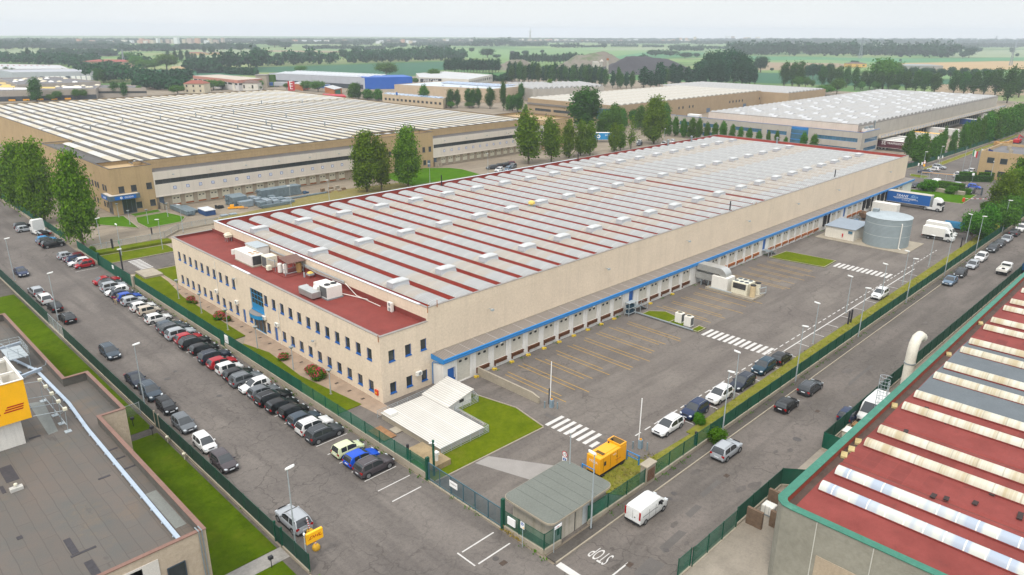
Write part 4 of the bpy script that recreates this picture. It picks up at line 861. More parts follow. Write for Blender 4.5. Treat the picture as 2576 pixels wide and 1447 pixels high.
# things in the yard between the halls
RACK=mat('grey_rack_steel','#75858c',.5,.18,1.2,5,.5,.3);RACK2=mat('pale_rack_steel','#93a1a9',.5,.18,1.2,5,.5,.3)
def beams(x0,y0,x1,y1,h,along,m_,label,rows=4,grp='stacks of rack steel between the halls'):
 t=thing('steel_stack',label,'steel stack',((x0+x1)/2,(y0+y1)/2,.01),grp);rr=random.Random(int(x0*10));
 for k in range(rows):
  m=MB();z0=.08+h*k/rows;z1=.08+h*(k+1)/rows-.06
  n=5 if along=='x' else 4
  for i in range(n):
   if along=='x':a=y0+(y1-y0)*i/n;m.box(x0+rr.uniform(0,.5),a+.02,z0,x1-rr.uniform(0,.5),a+(y1-y0)/n-.04,z1)
   else:a=x0+(x1-x0)*i/n;m.box(a+.02,y0+rr.uniform(0,.5),z0,a+(x1-x0)/n-.04,y1-rr.uniform(0,.5),z1)
  m.build('beam_layer',m_,t)
 m=MB()
 for f in(.15,.5,.85):
  if along=='x':m.box(x0+(x1-x0)*f-.06,y0,0,x0+(x1-x0)*f+.06,y1,.08)
  else:m.box(x0,y0+(y1-y0)*f-.06,0,x1,y0+(y1-y0)*f+.06,.08)
 m.build('bearer',mat('timber','#6c543c',.9,.2,2),t)
beams(70.4,187.2,72.4,198.8,1.1,'y',RACK,'long dark steel beam stack lying before the dock steps, left of the blue tarpaulin',3)
beams(72.7,189.3,74.2,198.0,.7,'y',RACK,'low steel beam stack between the long beams and the blue tarpaulin',2)
beams(83.2,188.8,87.8,194.0,2.6,'x',RACK,'high block of dark rack frames left of the pile of pale steel bundles',6)
beams(84.2,186.6,88.2,188.5,1.6,'x',RACK2,'lower block of rack frames beside the yellow machine parts',4)
beams(92.5,191.6,105.4,194.6,2.7,'x',RACK,'longest and highest stack of grey steel beams before the dock doors',7)
beams(87.8,182.0,97.0,182.9,.8,'x',RACK,'long low row of grey beams nearest the red parapet',2)
beams(99.5,187.6,112,188.6,.35,'x',RACK,'flat scatter of thin grey beams on the weedy ground',1)
n_=0
for i,(x,y,h)in enumerate(((89,184,1.5),(91,184.3,1.7),(93,184,1.4),(89.4,186.2,1.2),(91.5,186.4,1.5),(93.6,186.3,1.6),(95.6,186.3,1.2),(90,188.6,1.6),(92.2,188.8,1.2),(94.4,188.6,1.7),(96.6,188.3,.9),(89.6,190.6,1.9),(91.4,190.9,1.4),(95.8,184.4,.8),(98,186.6,.9),(97.6,184.2,.7))):
 t=thing('steel_bundle','strapped bundle of pale grey rack parts in the heap between the longest stacks','steel bundle',(x,y,.01),'strapped rack bundles in the heap');m=MB();bbox(m,x-.85,y-.8,.1,x+.85,y+.8,h,.05);m.build('bundle',RACK2 if i%3 else RACK,t)
 m=MB();m.box(x-.87,y-.3,.1,x+.87,y-.24,h+.01);m.box(x-.8,y-.7,0,x+.8,y-.5,.098);m.build('strap',mat('brown_strap','#5a3d30',.8,.2),t)
t=thing('tarpaulin_pile','blue tarpaulin covered pile with white sheet on top in the left yard','covered pile',(75.2,186.5,.01));m=MB();bbox(m,73.8,184.2,0,76.4,188.8,1.25,.15);m.build('cover',mat('blue_tarp','#2a4a78',.6,.2,1.2,3,bump=.05),t);m=MB();bbox(m,73.7,184.1,1.26,76.5,188.9,1.42,.06);m.build('top_sheet',mat('white_sheet','#c3c8cc',.5,.15,1.5),t)
t=thing('yellow_machine_part','yellow lift mast parts lying before the dark rack frames','machine part',(83.2,187.2,.01));m=MB();m.obox((83.2,187.2),(1,-.55),2.0,.35,.1,.45);m.obox((82.5,187.9),(1,-.55),.5,.5,.45,1.0);m.build('mast',YELG,t);m=MB();m.obox((84.6,186.0),(1,-.3),1.2,.6,.02,.25);m.build('pallet',mat('pallet_wood','#9a7a55',.9,.2,3),t)
for x,y,h,l in((80.3,190.5,.9,'dark machine pile beside the yellow mast parts'),(106.8,192,.6,'blue and white rubbish pile at the end of the longest steel stack')):
 t=thing('scrap_pile',l,'pile',(x,y,0));m=MB()
 for k in range(9):dx,dy=rng.uniform(-.9,.9),rng.uniform(-.7,.7);m.obox((x+dx,y+dy),(rng.random(),rng.random()),.35,.25,0,h*rng.uniform(.4,1))
 m.build('scrap',mat('dark_scrap' if x<90 else 'blue_scrap','#2c3033' if x<90 else '#3c566e',.7,.4,3),t)
for i,(x,y,h)in enumerate(((111.5,190.4,1.0),(113.8,189.4,.5),(114.6,190.8,.9),(116.8,190.8,1.1),(112,187.9,.5),(115.6,187.8,.6),(117.4,188.4,.7))):
 t=thing('pallet_load',('pallet of grey blocks beyond the steel beams, '+('tall' if h>.8 else 'low')),'pallet',(x,y,0),'pallets of blocks in the weedy yard');m=MB();m.box(x-.6,y-.5,0,x+.6,y+.5,.14);m.build('pallet',mat('pallet_wood','#9a7a55'),t);m=MB();bbox(m,x-.55,y-.45,.142,x+.55,y+.45,h,.04);m.build('blocks',CONC if i%2 else mat('pallet_wood2','#7d6a54',.9,.2,2),t)
for x,y in((77.3,181.5),(79.6,181.3)):
 m=MB();bbox(m,x-.9,y-.6,0,x+.9,y+.6,.3,.04);one(m,'steel_plate_pile',RACK2,'low pile of pale steel plates on the paving near the blue tarpaulin','steel plates',(x,y,0),'low piles of steel plates')
# the other buildings
def hall(name,label,cat,poly,z,wm,rm,loc=None,lip=.4,copem=None):
 """flat roofed building from plan corners: wall prism, roof sheet, parapet coping"""
 c=sum((Vector((p[0],p[1],0))for p in poly),Vector())/len(poly);t=thing(name,label,cat,(c.x,c.y,0))
 m=MB();m.prism(poly,0,z-lip);n=len(poly)
 ins=[Vector((p[0],p[1]))+((Vector((c.x,c.y))-Vector((p[0],p[1]))).normalized()*.5)for p in poly]
 for i in range(n):
  a,b_=poly[i],poly[(i+1)%n];ia,ib=ins[i],ins[(i+1)%n];m.faces([(a[0],a[1],z-lip),(b_[0],b_[1],z-lip),(b_[0],b_[1],z),(a[0],a[1],z),(ib.x,ib.y,z),(ia.x,ia.y,z),(ib.x,ib.y,z-lip+.03),(ia.x,ia.y,z-lip+.03)],[(0,1,2,3),(3,2,4,5),(5,4,6,7)])
 m.build('wall',wm,t);m=MB();m.poly(*[(p.x,p.y,z-lip+.02)for p in ins]);m.build('roof',rm,t);return t
def P2(n,z):v=at(*n,z);return(v.x,v.y)
RG=thing('grey_warehouse','grey concrete warehouse with white vaulted roof and blue framed office windows','warehouse',(302,107.5,0))
m=MB();hs=[(109-107.5,125.5-107.5,4.7,6.2),(138.2-107.5,147-107.5,4.7,6.2),(149.5-107.5,162-107.5,4.7,6.2),(170-107.5,178-107.5,4.7,6.2),(185.5-107.5,190.5-107.5,4.7,6.2),(185.5-107.5,190.5-107.5,.8,2.4),(170-107.5,178-107.5,.8,2.4),(109-107.5,125.5-107.5,.8,2.4)]
holes(m,(302,107.5,0),Y,88,0,8.6,hs,-X,.2);hs2=[(3.4,16.9,4.3,5.9),(3.4,16.9,.8,2.3)];holes(m,(302,107.5,0),X,18,0,8.6,hs2,-Y,.2)
m.poly((320,107.5,0),(320,111,0),(320,111,8.6),(320,107.5,8.6));m.poly((302,195.5,0),(302,195.5,8.6),(306,195.5,8.6),(306,195.5,0));m.build('office_wall',GREYC,RG)
BB=paint('window_blue','#1c6fae')
for h in hs:window(RG,(302,107.5,0),Y,-X,*h,.2,BB,GLASSB,.09,sill=False,bars=list(np.arange(h[0]+1.1,h[1]-.5,1.1)),name='window_band')
for h in hs2:window(RG,(302,107.5,0),X,-Y,*h,.2,BB,GLASSB,.09,sill=False,bars=list(np.arange(h[0]+1.3,h[1]-.5,1.3)),name='window_band')
m=MB();m.box(302.1,107.6,8.0,320,111,8.1);m.box(302.1,111.01,8.0,306,195.4,8.1);m.build('office_roof',REDM,RG)
m=MB();m.box(301.9,107.4,8.6,320.1,107.8,8.68);m.box(301.9,107.8,8.6,302.3,195.6,8.68);m.build('coping',BB,RG)
m=MB();n=10;m.prism([(302-1.6*math.sin(math.pi*i/n),132.7-3.6*math.cos(math.pi*i/n))for i in range(n+1)],.1,8.5);e_=m.build('entrance_bay',BB,RG,40)
for z0,z1 in((1.2,3.4),(3.8,5.8),(6.1,7.6)):
 m=MB();m.prism([(302-1.64*math.sin(math.pi*(i+.6)/(n+1.2)),132.7-3.64*math.cos(math.pi*(i+.6)/(n+1.2)))for i in range(n+1)],z0,z1,False,False);m.build('pane',GLASSB,e_)
m=MB();m.box(306,111,0,519,178,10.3);m.build('hall_wall',GREYC,RG);m=MB();m.box(305.9,111,8.1,305.998,178,11.05);m.build('cream_band',CREAM,RG)
m=MB();m.box(305.8,110.95,11.05,306.2,178,11.12);m.box(306.2,110.95,10.3,519,111.3,10.75);m.build('coping',COPE,RG)
VG=corrug('grey_vault_sheets','#a2a2a0','#9f9b93',1,.5,10,9,3,.02,.6)
for i in range(42):
 xc=308.8+5.05*i;m=MB();vault(m,xc,2.5,10.31,1.15,111.31,177.8,8);m.build('vault',VG,RG,45)
rr=random.Random(3);m=MB()
for i in range(0,42):
 for k in range(4):
  if rr.random()<.75:y=116+15*k+(i%3)*4;xc=308.8+5.05*i;vault(m,xc,2.3,10.42,1.3,y,y+2.2,6)
m.build('roof_light',mat('white_rooflight','#b4b6b7',.45,.05,1),RG,45)
m=MB();m.box(320,106.4,4.75,519,110.98,5.05);m.build('dock_canopy',CONC,RG);railing(RG,[(320,106.3),(519,106.3)],1.0,4,'railing',BB,5.05,2,.05)
m=MB()
for i in range(48):x=322+4.1*i;m.box(x-1.3,110.9,1.0,x+1.3,110.99,4.3)
m.build('dock_door',mat('dark_dock','#3b4248',.7,.2,.5),RG);m=MB();m.box(302,106.8,.0,519,107.2,.1);
m=MB();m.box(309,108.6,8.1,313,110.6,9.3);m.box(314,108.6,8.1,317,110.6,9.0);m.build('roof_plant',WHITEM,RG);m=MB()
for x in(309.6,311.2,314.6,316.2):m.cyl((x,109.4,9.0),(x,109.4,10.1),.5,10)
m.build('roof_cowl',STEEL,RG);m=MB();m.cyl((323.2,110.8,5),(323.2,110.8,11.4),.25,8);m.build('flue',STEEL,RG)
t=thing('roof_plant_hut','white plant boxes on the red roof at the far end of the grey office','air handler',(304,184,8.1));m=MB();bbox(m,302.6,181,8.12,305.4,187,9.6);m.build('casing',WHITEM,t);m=MB();m.box(302.4,180.8,8.1,305.6,187.2,8.118);m.build('plinth',STEEL,t)
MT=hall('tan_warehouse','tan panel warehouse with off-white vaulted roof behind the poplars','warehouse',[(309,233),(464,233),(464,296),(309,296)],9.6,TAN2,mat('offwhite_roof','#b0aca2',.6,.08,.3))
VM=corrug('offwhite_vaults','#b5b1a6','#a89f8c',1,.5,0,12,5,.015,.6)
for i in range(30):m=MB();vault(m,312+5.1*i,2.5,9.23,.95,233.8,295.4,8);m.build('vault',VM,MT,45)
dkf=mat('dark_blue_frame','#3e4a55')
for x in(367.4,371.5,378.3,382,424.2,428.2,432.2,436,466.4-4,440):window(MT,(309,233,0),X,-Y,x-309-.6,x-309+.6,4.2,5.6,-.03,dkf,GLASS,.08,sill=False)
for x in(399.5,443.4):m=MB();pbox(m,(309,233,0),X,-Y,x-309-2,x-309+2,.3,2.8,0,.05);m.build('loading_door',mat('steel_blue_door','#5a6c80'),MT)
for a,b_ in((234,244),(248,262),(264,276),(278,290)):window(MT,(309,233,0),Y,-X,a-233,b_-233,3.2,4.5,-.03,dkf,GLASS,.08,sill=False,bars=list(np.arange(a-233+2,b_-233,2)),name='window_band')
m=MB();m.box(308.6,233,6.3,308.998,296,7.3);m.build('shade_band',mat('grey_band','#77726c',.8,.1),MT);m=MB();m.prism([(309-3*math.sin(math.pi*i/8),241-5*math.cos(math.pi*i/8))for i in range(9)],2.6,7.8);m.build('glass_bay',GLASSB,MT)
MT2=hall('tan_warehouse','farther brown warehouse with white wavy roof beyond the off-white roof','warehouse',[(466,215),(522,215),(522,312),(466,312)],9.0,TAN2,mat('offwhite_roof','#b0aca2'))
for i in range(11):m=MB();vault(m,469+5.0*i,2.4,8.63,1.1,215.8,311.4,8);m.build('vault',VG,MT2,45)
m=MB();m.box(462,300,9.0,464,312,9.1);m.build('coping',COPE,MT2)
PV=MB();SOL=hall('solar_warehouse','beige panel building carrying blue solar panels and a white roof','warehouse',[P2(tl(1000,100,1392,596),9),P2(tl(1000,100,2388,640),9),P2(tl(2000,100,110,612),9),P2(tl(1000,100,1830,562),9)],9.2,wallm('pinkish_panels','#b6a48d',.15,5,.05,5,0),mat('pale_roof_sheet','#b9c2ca',.5,.08,.3))
PVM=NT('solar_panel');p_=PVM.pos();bk=PVM.n('ShaderNodeTexBrick');bk.inputs['Scale'].default_value=.35;bk.inputs['Color1'].default_value=(.05,.11,.22,1);bk.inputs['Color2'].default_value=(.09,.17,.30,1);bk.inputs['Mortar'].default_value=(.55,.6,.65,1);bk.inputs['Mortar Size'].default_value=.03;PVM.l(p_,bk.inputs['Vector']);PVM=PVM.fin(bk.outputs[0],.25,.6)
def quadgrid(par,name,c4,z,nu,nv,m_,gap=.15,rise=.4):
 A,B,C_,D=[Vector((*c,0))for c in c4];m=MB()
 f=lambda u,v:(A*(1-u)+B*u)*(1-v)+(D*(1-u)+C_*u)*v
 for i in range(nu):
  for j in range(nv):
   u0,u1=(i+gap/2)/nu,(i+1-gap/2)/nu;v0,v1=(j+gap/2)/nv,(j+1-gap/2)/nv
   m.poly(*[(q.x,q.y,z+dz)for q,dz in((f(u0,v0),0),(f(u1,v0),0),(f(u1,v1),rise),(f(u0,v1),rise))])
 return m.build(name,m_,par)
quadgrid(SOL,'solar_panels',[P2(tl(1000,100,1850,575),9.4),P2(tl(1000,100,2420,612),9.4),P2(tl(2000,100,60,600),9.4),P2(tl(1000,100,1920,562),9.4)],9.3,9,7,PVM)
for k in range(3):m=MB();a=P2(tl(1000,100,1700+180*k,590+10*k),9.4);m.lathe((a[0],a[1],9.0),[(.9,0),(.9,.5),(0,1.0)],10);m.build('roof_light',RLW,SOL)
LW=hall('low_office_wing','low beige wing with solar panels and small dark windows before the solar building','building',[P2(tl(1000,100,1270,690),6),P2(tl(1000,100,1880,740),6),P2(tl(1000,100,1925,722),6),P2(tl(1000,100,1300,668),6)],6.2,wallm('beige_wing','#b8a88f',.15,5,.05,5,0),mat('grey_roof','#8f959a',.7,.1,.4))
quadgrid(LW,'solar_panels',[P2(tl(1000,100,1310,688),6.3),P2(tl(1000,100,1850,730),6.3),P2(tl(1000,100,1890,720),6.3),P2(tl(1000,100,1320,674),6.3)],6.1,12,2,PVM)
A=Vector((*P2(tl(1000,100,1270,690),6),0));B=Vector((*P2(tl(1000,100,1880,740),6),0));U=(B-A).normalized();N=Vector((U.y,-U.x,0));N=N if N.dot(-A)>0 else-N;L=(B-A).length
for k in range(14):window(LW,A,U,N,L*(k+.6)/14.5,L*(k+.6)/14.5+2.0,2.4,3.9,-.04,mat('brown_frame','#6a5a4c',.6,.1),GLASS,.12,sill=False)
m=MB();m.cyl((*((A+U*14).xy),6.2),(*((A+U*14).xy),8.0),.6,8);m.build('blue_cowl',BLUED,LW)
GB=hall('grey_vault_hall','grey concrete hall with white wavy roof in front of the gravel heaps','warehouse',[P2(tl(2000,100,215,645),8),P2(tl(2000,100,930,615),8),P2(tl(2000,100,690,575),8),P2(tl(2000,100,-60,585),8)],8.2,GREYC,mat('offwhite_roof','#b0aca2'))
A=Vector((*P2(tl(2000,100,215,645),8),0));B=Vector((*P2(tl(2000,100,930,615),8),0));C_=Vector((*P2(tl(2000,100,690,575),8),0));D=Vector((*P2(tl(2000,100,-60,585),8),0))
for k in range(14):
 u0,u1=(k+.04)/14,(k+.96)/14;m=MB();secs=[]
 for v in(0.02,.98):
  p0=(A*(1-u0)+B*u0)*(1-v)+(D*(1-u0)+C_*u0)*v;p1=(A*(1-u1)+B*u1)*(1-v)+(D*(1-u1)+C_*u1)*v
  secs.append([(*(p0+(p1-p0)*s).xy,7.9+1.5*math.sin(math.pi*s)**.8)for s in np.linspace(0,1,7)])
 m.loft(secs,False,True);m.build('vault',VG,GB,50)
U=(B-A).normalized();N=Vector((U.y,-U.x,0));N=N if N.dot(-A)>0 else-N;L=(B-A).length
for k in range(8):window(GB,A,U,N,L*.62+k*2.6,L*.62+k*2.6+1.4,3.5,5.4,-.04,WHITES,GLASSB,.1,sill=False)
WB=hall('white_office_block','white flat roofed factory and offices beyond the blue hall','building',[P2(tl(1000,100,1640,525),6),P2(tl(1000,100,2140,548),6),P2(tl(1000,100,2380,500),6),P2(tl(1000,100,1900,465),6),P2(tl(1000,100,1610,485),6)],6.5,mat('offwhite_wall','#c9c6bc',.8,.08,.3),mat('white_flat_roof','#b2b4b4',.7,.08,.1))
A=Vector((*P2(tl(1000,100,2140,548),6),0));B=Vector((*P2(tl(1000,100,2380,500),6),0));U=(B-A).normalized();N=Vector((U.y,-U.x,0));N=N if N.dot(-A)>0 else-N;L=(B-A).length
for k in range(12):window(WB,A,U,N,L*(k+.3)/12.5,L*(k+.3)/12.5+L*.04,2.5,5,-.05,WHITES,GLASS,.1,sill=False)
m=MB();q=at(*tl(1000,100,1760,560),5);m.obox((q.x,q.y),(1,-1),9,.4,3.5,7);sg=m.build('fascia_sign',LETTER,WB);text('lettering','FERCAM',WHITES,sg,(q.x-.5,q.y-.5,5.2),(1,-1,0),Z,3.4,.1)
BLH=hall('blue_hall','long low hall with white sawtooth solar roof and bright blue end wall','warehouse',[P2(tl(1000,100,130,480),9),P2(tl(1000,100,1092,528),9),P2(tl(1000,100,1380,503),9),P2(tl(1000,100,420,458),9)],9,SILVERW,mat('white_flat_roof','#b2b4b4'))
c4=[P2(tl(1000,100,180,480),9.2),P2(tl(1000,100,1080,522),9.2),P2(tl(1000,100,1340,500),9.2),P2(tl(1000,100,430,460),9.2)];quadgrid(BLH,'roof_rows',c4,9.0,24,2,mat('white_pv_rows','#b9bdc1',.4,.06,.3),.25,1.1)
A=Vector((*P2(tl(1000,100,1092,528),9),0));B=Vector((*P2(tl(1000,100,1572,520),9),0));Cc=Vector((*P2(tl(1000,100,1380,503),9),0));m=MB();d=(B-A).normalized();w_=Vector((-d.y,d.x,0));m.prism([A,B,B+w_*30,A+w_*30],0,9.4);m.build('blue_end',mat('vivid_blue_cladding','#0d55ae',.5,.05,.3),BLH)
A2=Vector((*P2(tl(1000,100,130,480),9),0));m=MB();U=(A-A2).normalized();N=Vector((U.y,-U.x,0));N=N if N.dot(-A)>0 else-N;pbox(m,A2,U,N,6,(A-A2).length-2,.2,3.6,.0,.1);m.build('dock_band',mat('dark_dock','#3b4248'),BLH)
t=thing('orange_workshop','low orange brick workshop with pale roof and green gate, left of the blue end','workshop',(312,512,0));q=[P2(tl(1000,100,690,612),4.5),P2(tl(1000,100,785,640),4.5),P2(tl(1000,100,862,625),4.5),P2(tl(1000,100,770,600),4.5)];m=MB();m.prism(q,0,4.4);OB=wallm('orange_brick','#b0673a',.15,5,.08,0,0);m.build('wall',OB,t)
m=MB();c=sum((Vector(p)for p in q),Vector((0,0)))/4;m.loft([[(c.x+(p[0]-c.x)*1.12,c.y+(p[1]-c.y)*1.12,4.41)for p in q],[(c.x+(p[0]-c.x)*.2,c.y+(p[1]-c.y)*.2,5.6)for p in q]]);m.build('roof',mat('white_flat_roof','#b2b4b4'),t)
A=Vector((*q[1],0));B=Vector((*q[2],0));U=(B-A).normalized();N=Vector((U.y,-U.x,0));N=N if N.dot(-A)>0 else-N;m=MB();pbox(m,A,U,N,2,(B-A).length-3,0,3.4,0,.1);m.build('gate',mat('green_gate','#1f6b4d',.6,.1),t)
t=thing('orange_workshop','smaller orange brick workshop behind the red pylon sign','workshop',(309,545,0));q=[P2(tl(1000,100,375,582),4.5),P2(tl(1000,100,470,598),4.5),P2(tl(1000,100,540,580),4.5),P2(tl(1000,100,440,565),4.5)];m=MB();m.prism(q,0,4.4);m.build('wall',OB,t);m=MB();m.prism([(p[0],p[1])for p in q],4.41,4.7);m.build('roof',mat('white_flat_roof','#b2b4b4'),t)
a=at(*tl(1000,100,360,655));h=hgt(a,*tl(1000,100,360,562));t=thing('pylon_sign','tall red pylon sign with white letters beyond the striped roof','sign',(a.x,a.y,0));m=MB();m.obox((a.x,a.y),(1,-1),2.6,.5,0,h);m.build('panel',REDS,t)
text('lettering','E',WHITES,t,(a.x-.6,a.y-.6,h*.72),(1,-1,0),Z,6.2,.1);text('lettering','L',WHITES,t,(a.x-.6,a.y-.6,h*.38),(1,-1,0),Z,5,.1)
t=thing('red_tank_wagon','long low red shed and awning beyond the edge of the striped roof','shed',(283,452,0));m=MB();a,b_,c=[P2(tl(1000,100,*p),3)for p in((690,705),(905,712),(880,695))];m.prism([a,b_,c,(c[0]-(b_[0]-a[0]),c[1]-(b_[1]-a[1]))],1.4,3.2);m.build('roof',mat('red_awning','#b02a35',.6,.08,.4),t);m=MB();m.prism([a,b_,c,(c[0]-(b_[0]-a[0]),c[1]-(b_[1]-a[1]))],0,1.39);m.build('wall',WHITEP,t)
t=thing('ivy_tower','square stone tower with one side under green ivy','tower',(317,628,0));a=at(*tl(1000,100,75,620));h=hgt(a,*tl(1000,100,75,500));m=MB();m.obox((a.x,a.y),(1,-1),4.5,4,0,h);m.build('wall',CONC,t);b_=at(*tl(1000,100,145,615));m=MB();m.obox((b_.x,b_.y),(1,-1),4.2,3.6,0,h);m.build('ivy',LEAF_B,t);m=MB();m.obox((a.x,a.y),(1,-1),5,4.4,h,h+.6);m.build('coping',COPE,t)
PK=hall('pink_hall','pink and white hall with dark window bands and pale flat roof','factory',[P2(tl(0,100,1942,507),8),P2(tl(0,100,2392,552),8),P2(tl(1000,100,60,535),8),P2(tl(0,100,2200,493),8)],8.2,mat('white_factory_wall','#cac7c4',.8,.06,.3),mat('beige_flat_roof','#b3a898',.8,.1,.1))
for(a,b_,nw)in(((0,1942,507),(0,2392,552),9),((0,2392,552),(1000,60,535),5)):
 A=Vector((*P2(tl(a[0],100,a[1],a[2]),8),0));B=Vector((*P2(tl(b_[0],100,b_[1],b_[2]),8),0));U=(B-A).normalized();N=Vector((U.y,-U.x,0));N=N if N.dot(-A)>0 else-N;L=(B-A).length
 m=MB();pbox(m,A,U,N,0,L,5.9,8.21,.0,.15);m.build('pink_band',mat('pink_render','#b88070',.8,.08,.3),PK)
 for k in range(nw):window(PK,A,U,N,L*(k+.15)/nw,L*(k+.85)/nw,4.3,5.7,-.05,dkf,GLASS,.1,sill=False)
def house(label,nx,ny,ntop,w,d,wm,rm,floors,ang=(1,-1)):
 a=at(nx,ny);h=hgt(a,nx,ntop);t=thing('house',label,'house',(a.x,a.y,0));u=Vector((*ang,0)).normalized();v=Vector((-u.y,u.x,0));c=a+v*d/2
 m=MB();m.obox((c.x,c.y),ang,w/2,d/2,0,h*.75);m.build('wall',wm,t);m=MB();e=.5
 q=lambda x,y,z:(*(c+u*x+v*y).xy,z);m.loft([[q(-w/2-e,-d/2-e,h*.75),q(w/2+e,-d/2-e,h*.75),q(w/2+e,d/2+e,h*.75),q(-w/2-e,d/2+e,h*.75)],[q(-w/4,-.05,h),q(w/4,-.05,h),q(w/4,.05,h),q(-w/4,.05,h)]]);m.build('roof',rm,t)
 for f in range(floors):
  for k in range(3):window(t,c-u*w/2-v*d/2,u,-v,w*(k+.3)/3,w*(k+.3)/3+1.2,h*.75*(f+.3)/floors,h*.75*(f+.75)/floors,-.05,mat('brown_frame','#6a5a4c'),GLASS,.12,sill=False)
 return t
TILE=mat('terracotta_tiles','#8a5142',.9,.15,.4,4)
house('old cream two storey house with terracotta hip roof beyond the striped roof',*tl(0,100,1960,682),tl(0,100,0,553)[1],15,12,mat('old_cream_render','#c7bda4',.9,.1,.4,streak=.25),TILE,2)
house('small white house with brown gable roof before the pink hall',*tl(0,100,2470,655),tl(0,100,0,553)[1],20,10,mat('white_render','#cfcbc0',.9,.06,.4),mat('brown_tiles','#6d5a52',.9,.12,.4),1)
for k,(x,y,yt,w,r_)in enumerate(((1960,300,268,34,TILE),(2060,295,270,26,mat('grey_tiles','#7b7472',.9,.1)),(2210,296,266,40,mat('brown_tiles','#6d5a52')))):
 house(('red roofed farmhouse among far field trees','grey roofed farm building between far dark trees','long ochre farm barn right of the grey roofed one')[k],*tl(0,100,x,y),tl(0,100,0,yt)[1],w,14,mat('ochre_render','#c2a878',.9,.1,.3),r_,1)
house('yellow farmhouse with hip roof behind the tall poplars',*tl(3000,100,900,420),tl(3000,100,0,372)[1],26,16,mat('yellow_render','#d2ad5c',.9,.08,.3),mat('brown_tiles','#6d5a52'),1)
house('grey barn at the edge of the wheat field',*tl(3000,100,1540,438),tl(3000,100,0,392)[1],60,20,mat('grey_barn','#9b9b96',.9,.1,.3),mat('grey_barn_roof','#8f979a',.8,.1),1)
house('long red tiled farm building left of the lattice mast',*tl(0,100,1080,415),tl(0,100,0,345)[1],62,18,mat('brick_pale','#a58a78',.9,.1),mat('faded_red_tiles','#945048',.9,.12,.2),1)
CW2=wallm('weathered_concrete_band','#9c948a',.2,3,.08,8,0);GR=mat('grey_gravel_roof','#6b6a6b',.9,.15,.1)
UL=[('grey_depot','grey depot with yellow roof lights and dark dock mouths, upper left',[(-30,662),(960,640),(1015,600),(-30,590)],6.5),('grey_depot','higher grey flat roofed block behind the yellow roof lights',[(170,600),(1012,568),(570,520),(-30,530)],8.5),('grey_depot','low grey office corner with dark window bands before the roadside trees',[(960,632),(1470,630),(1360,605),(1010,600)],6)]
ULO=[]
for nm,lb,q,z in UL:
 ULO.append(hall(nm,lb,'depot',[P2(tl(0,100,*p),z)for p in q],z+.3,CW2,GR))
def oncol(par,name,q,z,m_,off=.15,side=0):
 pass
for(x,y,l)in((20,585,1),(75,588,1),(100,605,1),(60,620,1),(30,640,0),(230,640,0),(250,615,1),(440,610,1),(455,630,1),(510,610,1),(720,625,0)):
 a=at(*tl(0,100,x,y),6.6);m=MB();m.loft([[(a.x-4.5,a.y-(-1)*4.5,6.4),(a.x-3.2,a.y+5.8,6.4),(a.x-3.6,a.y+5.2,7.4)],[(a.x+4.5,a.y-4.5,6.4),(a.x+5.8,a.y-3.2,6.4),(a.x+5.2,a.y-3.6,7.4)]]);m.build('roof_light',mat('yellow_rooflight','#cdb36a',.5,.1)if l else WHITES,ULO[0])
for i in range(26):
 x=rng.uniform(470,1000);y=592+rng.uniform(2,30)if x<960 else 600;a=at(*tl(0,100,x,y),6.6);m=MB();m.lathe((a.x,a.y,6.4),[(1.6,0),(1.4,.6),(0,1.0)],8);m.build('dome_light',mat('cream_dome','#d3cbb4',.5,.06),ULO[0],60)
for i in range(14):
 x=rng.uniform(150,850);y=rng.uniform(526,570);a=at(*tl(0,100,x,y),8.6);m=MB();m.lathe((a.x,a.y,8.5),[(1.8,0),(1.6,.6),(0,1.0)],8);m.build('dome_light',WHITES if i%3==0 else mat('cream_dome','#d3cbb4'),ULO[1],60)
A=Vector((*P2(tl(0,100,-30,662),6.5),0));B=Vector((*P2(tl(0,100,960,640),6.5),0));U=(B-A).normalized();N=Vector((U.y,-U.x,0));N=N if N.dot(-A)>0 else-N;L=(B-A).length
m=MB();pbox(m,A,U,N,0,L,.0,3.0,.0,.2);m.build('dark_base',mat('dark_dock','#3b4248'),ULO[0])
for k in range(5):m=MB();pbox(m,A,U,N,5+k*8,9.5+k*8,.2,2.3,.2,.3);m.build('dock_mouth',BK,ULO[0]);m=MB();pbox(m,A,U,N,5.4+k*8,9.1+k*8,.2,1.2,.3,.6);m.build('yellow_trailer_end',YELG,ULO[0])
for a_,b_ in(((960,632),(1470,630)),):
 A=Vector((*P2(tl(0,100,*a_),6),0));B=Vector((*P2(tl(0,100,*b_),6),0));U=(B-A).normalized();N=Vector((U.y,-U.x,0));N=N if N.dot(-A)>0 else-N;m=MB();pbox(m,A,U,N,0,(B-A).length,2.6,4.0,0,.1);m.build('window_band',GLASS,ULO[2])
SH=hall('white_shed','long pale shed with red and white striped roof at the left edge','shed',[P2(tl(0,100,-30,440),8),P2(tl(0,100,695,435),8),P2(tl(0,100,600,400),8),P2(tl(0,100,-30,388),8)],8.3,mat('white_shed_wall','#c6c3bc',.8,.08,.2),mat('white_flat_roof','#b2b4b4'))
quadgrid(SH,'red_strips',[P2(tl(0,100,-10,412),8.4),P2(tl(0,100,560,405),8.4),P2(tl(0,100,480,398),8.4),P2(tl(0,100,-10,392),8.4)],8.3,9,1,mat('red_strip','#8e4a4a',.8,.1),.75,.3)
SH2=hall('grey_shed','grey panel shed with white loading doors behind two dark poplars','shed',[P2(tl(0,100,120,470),8),P2(tl(0,100,942,460),8),P2(tl(0,100,720,433),8),P2(tl(0,100,-30,445),8)],8,SILVERW,mat('pale_grey_roof','#a0a3a8',.7,.1,.1))
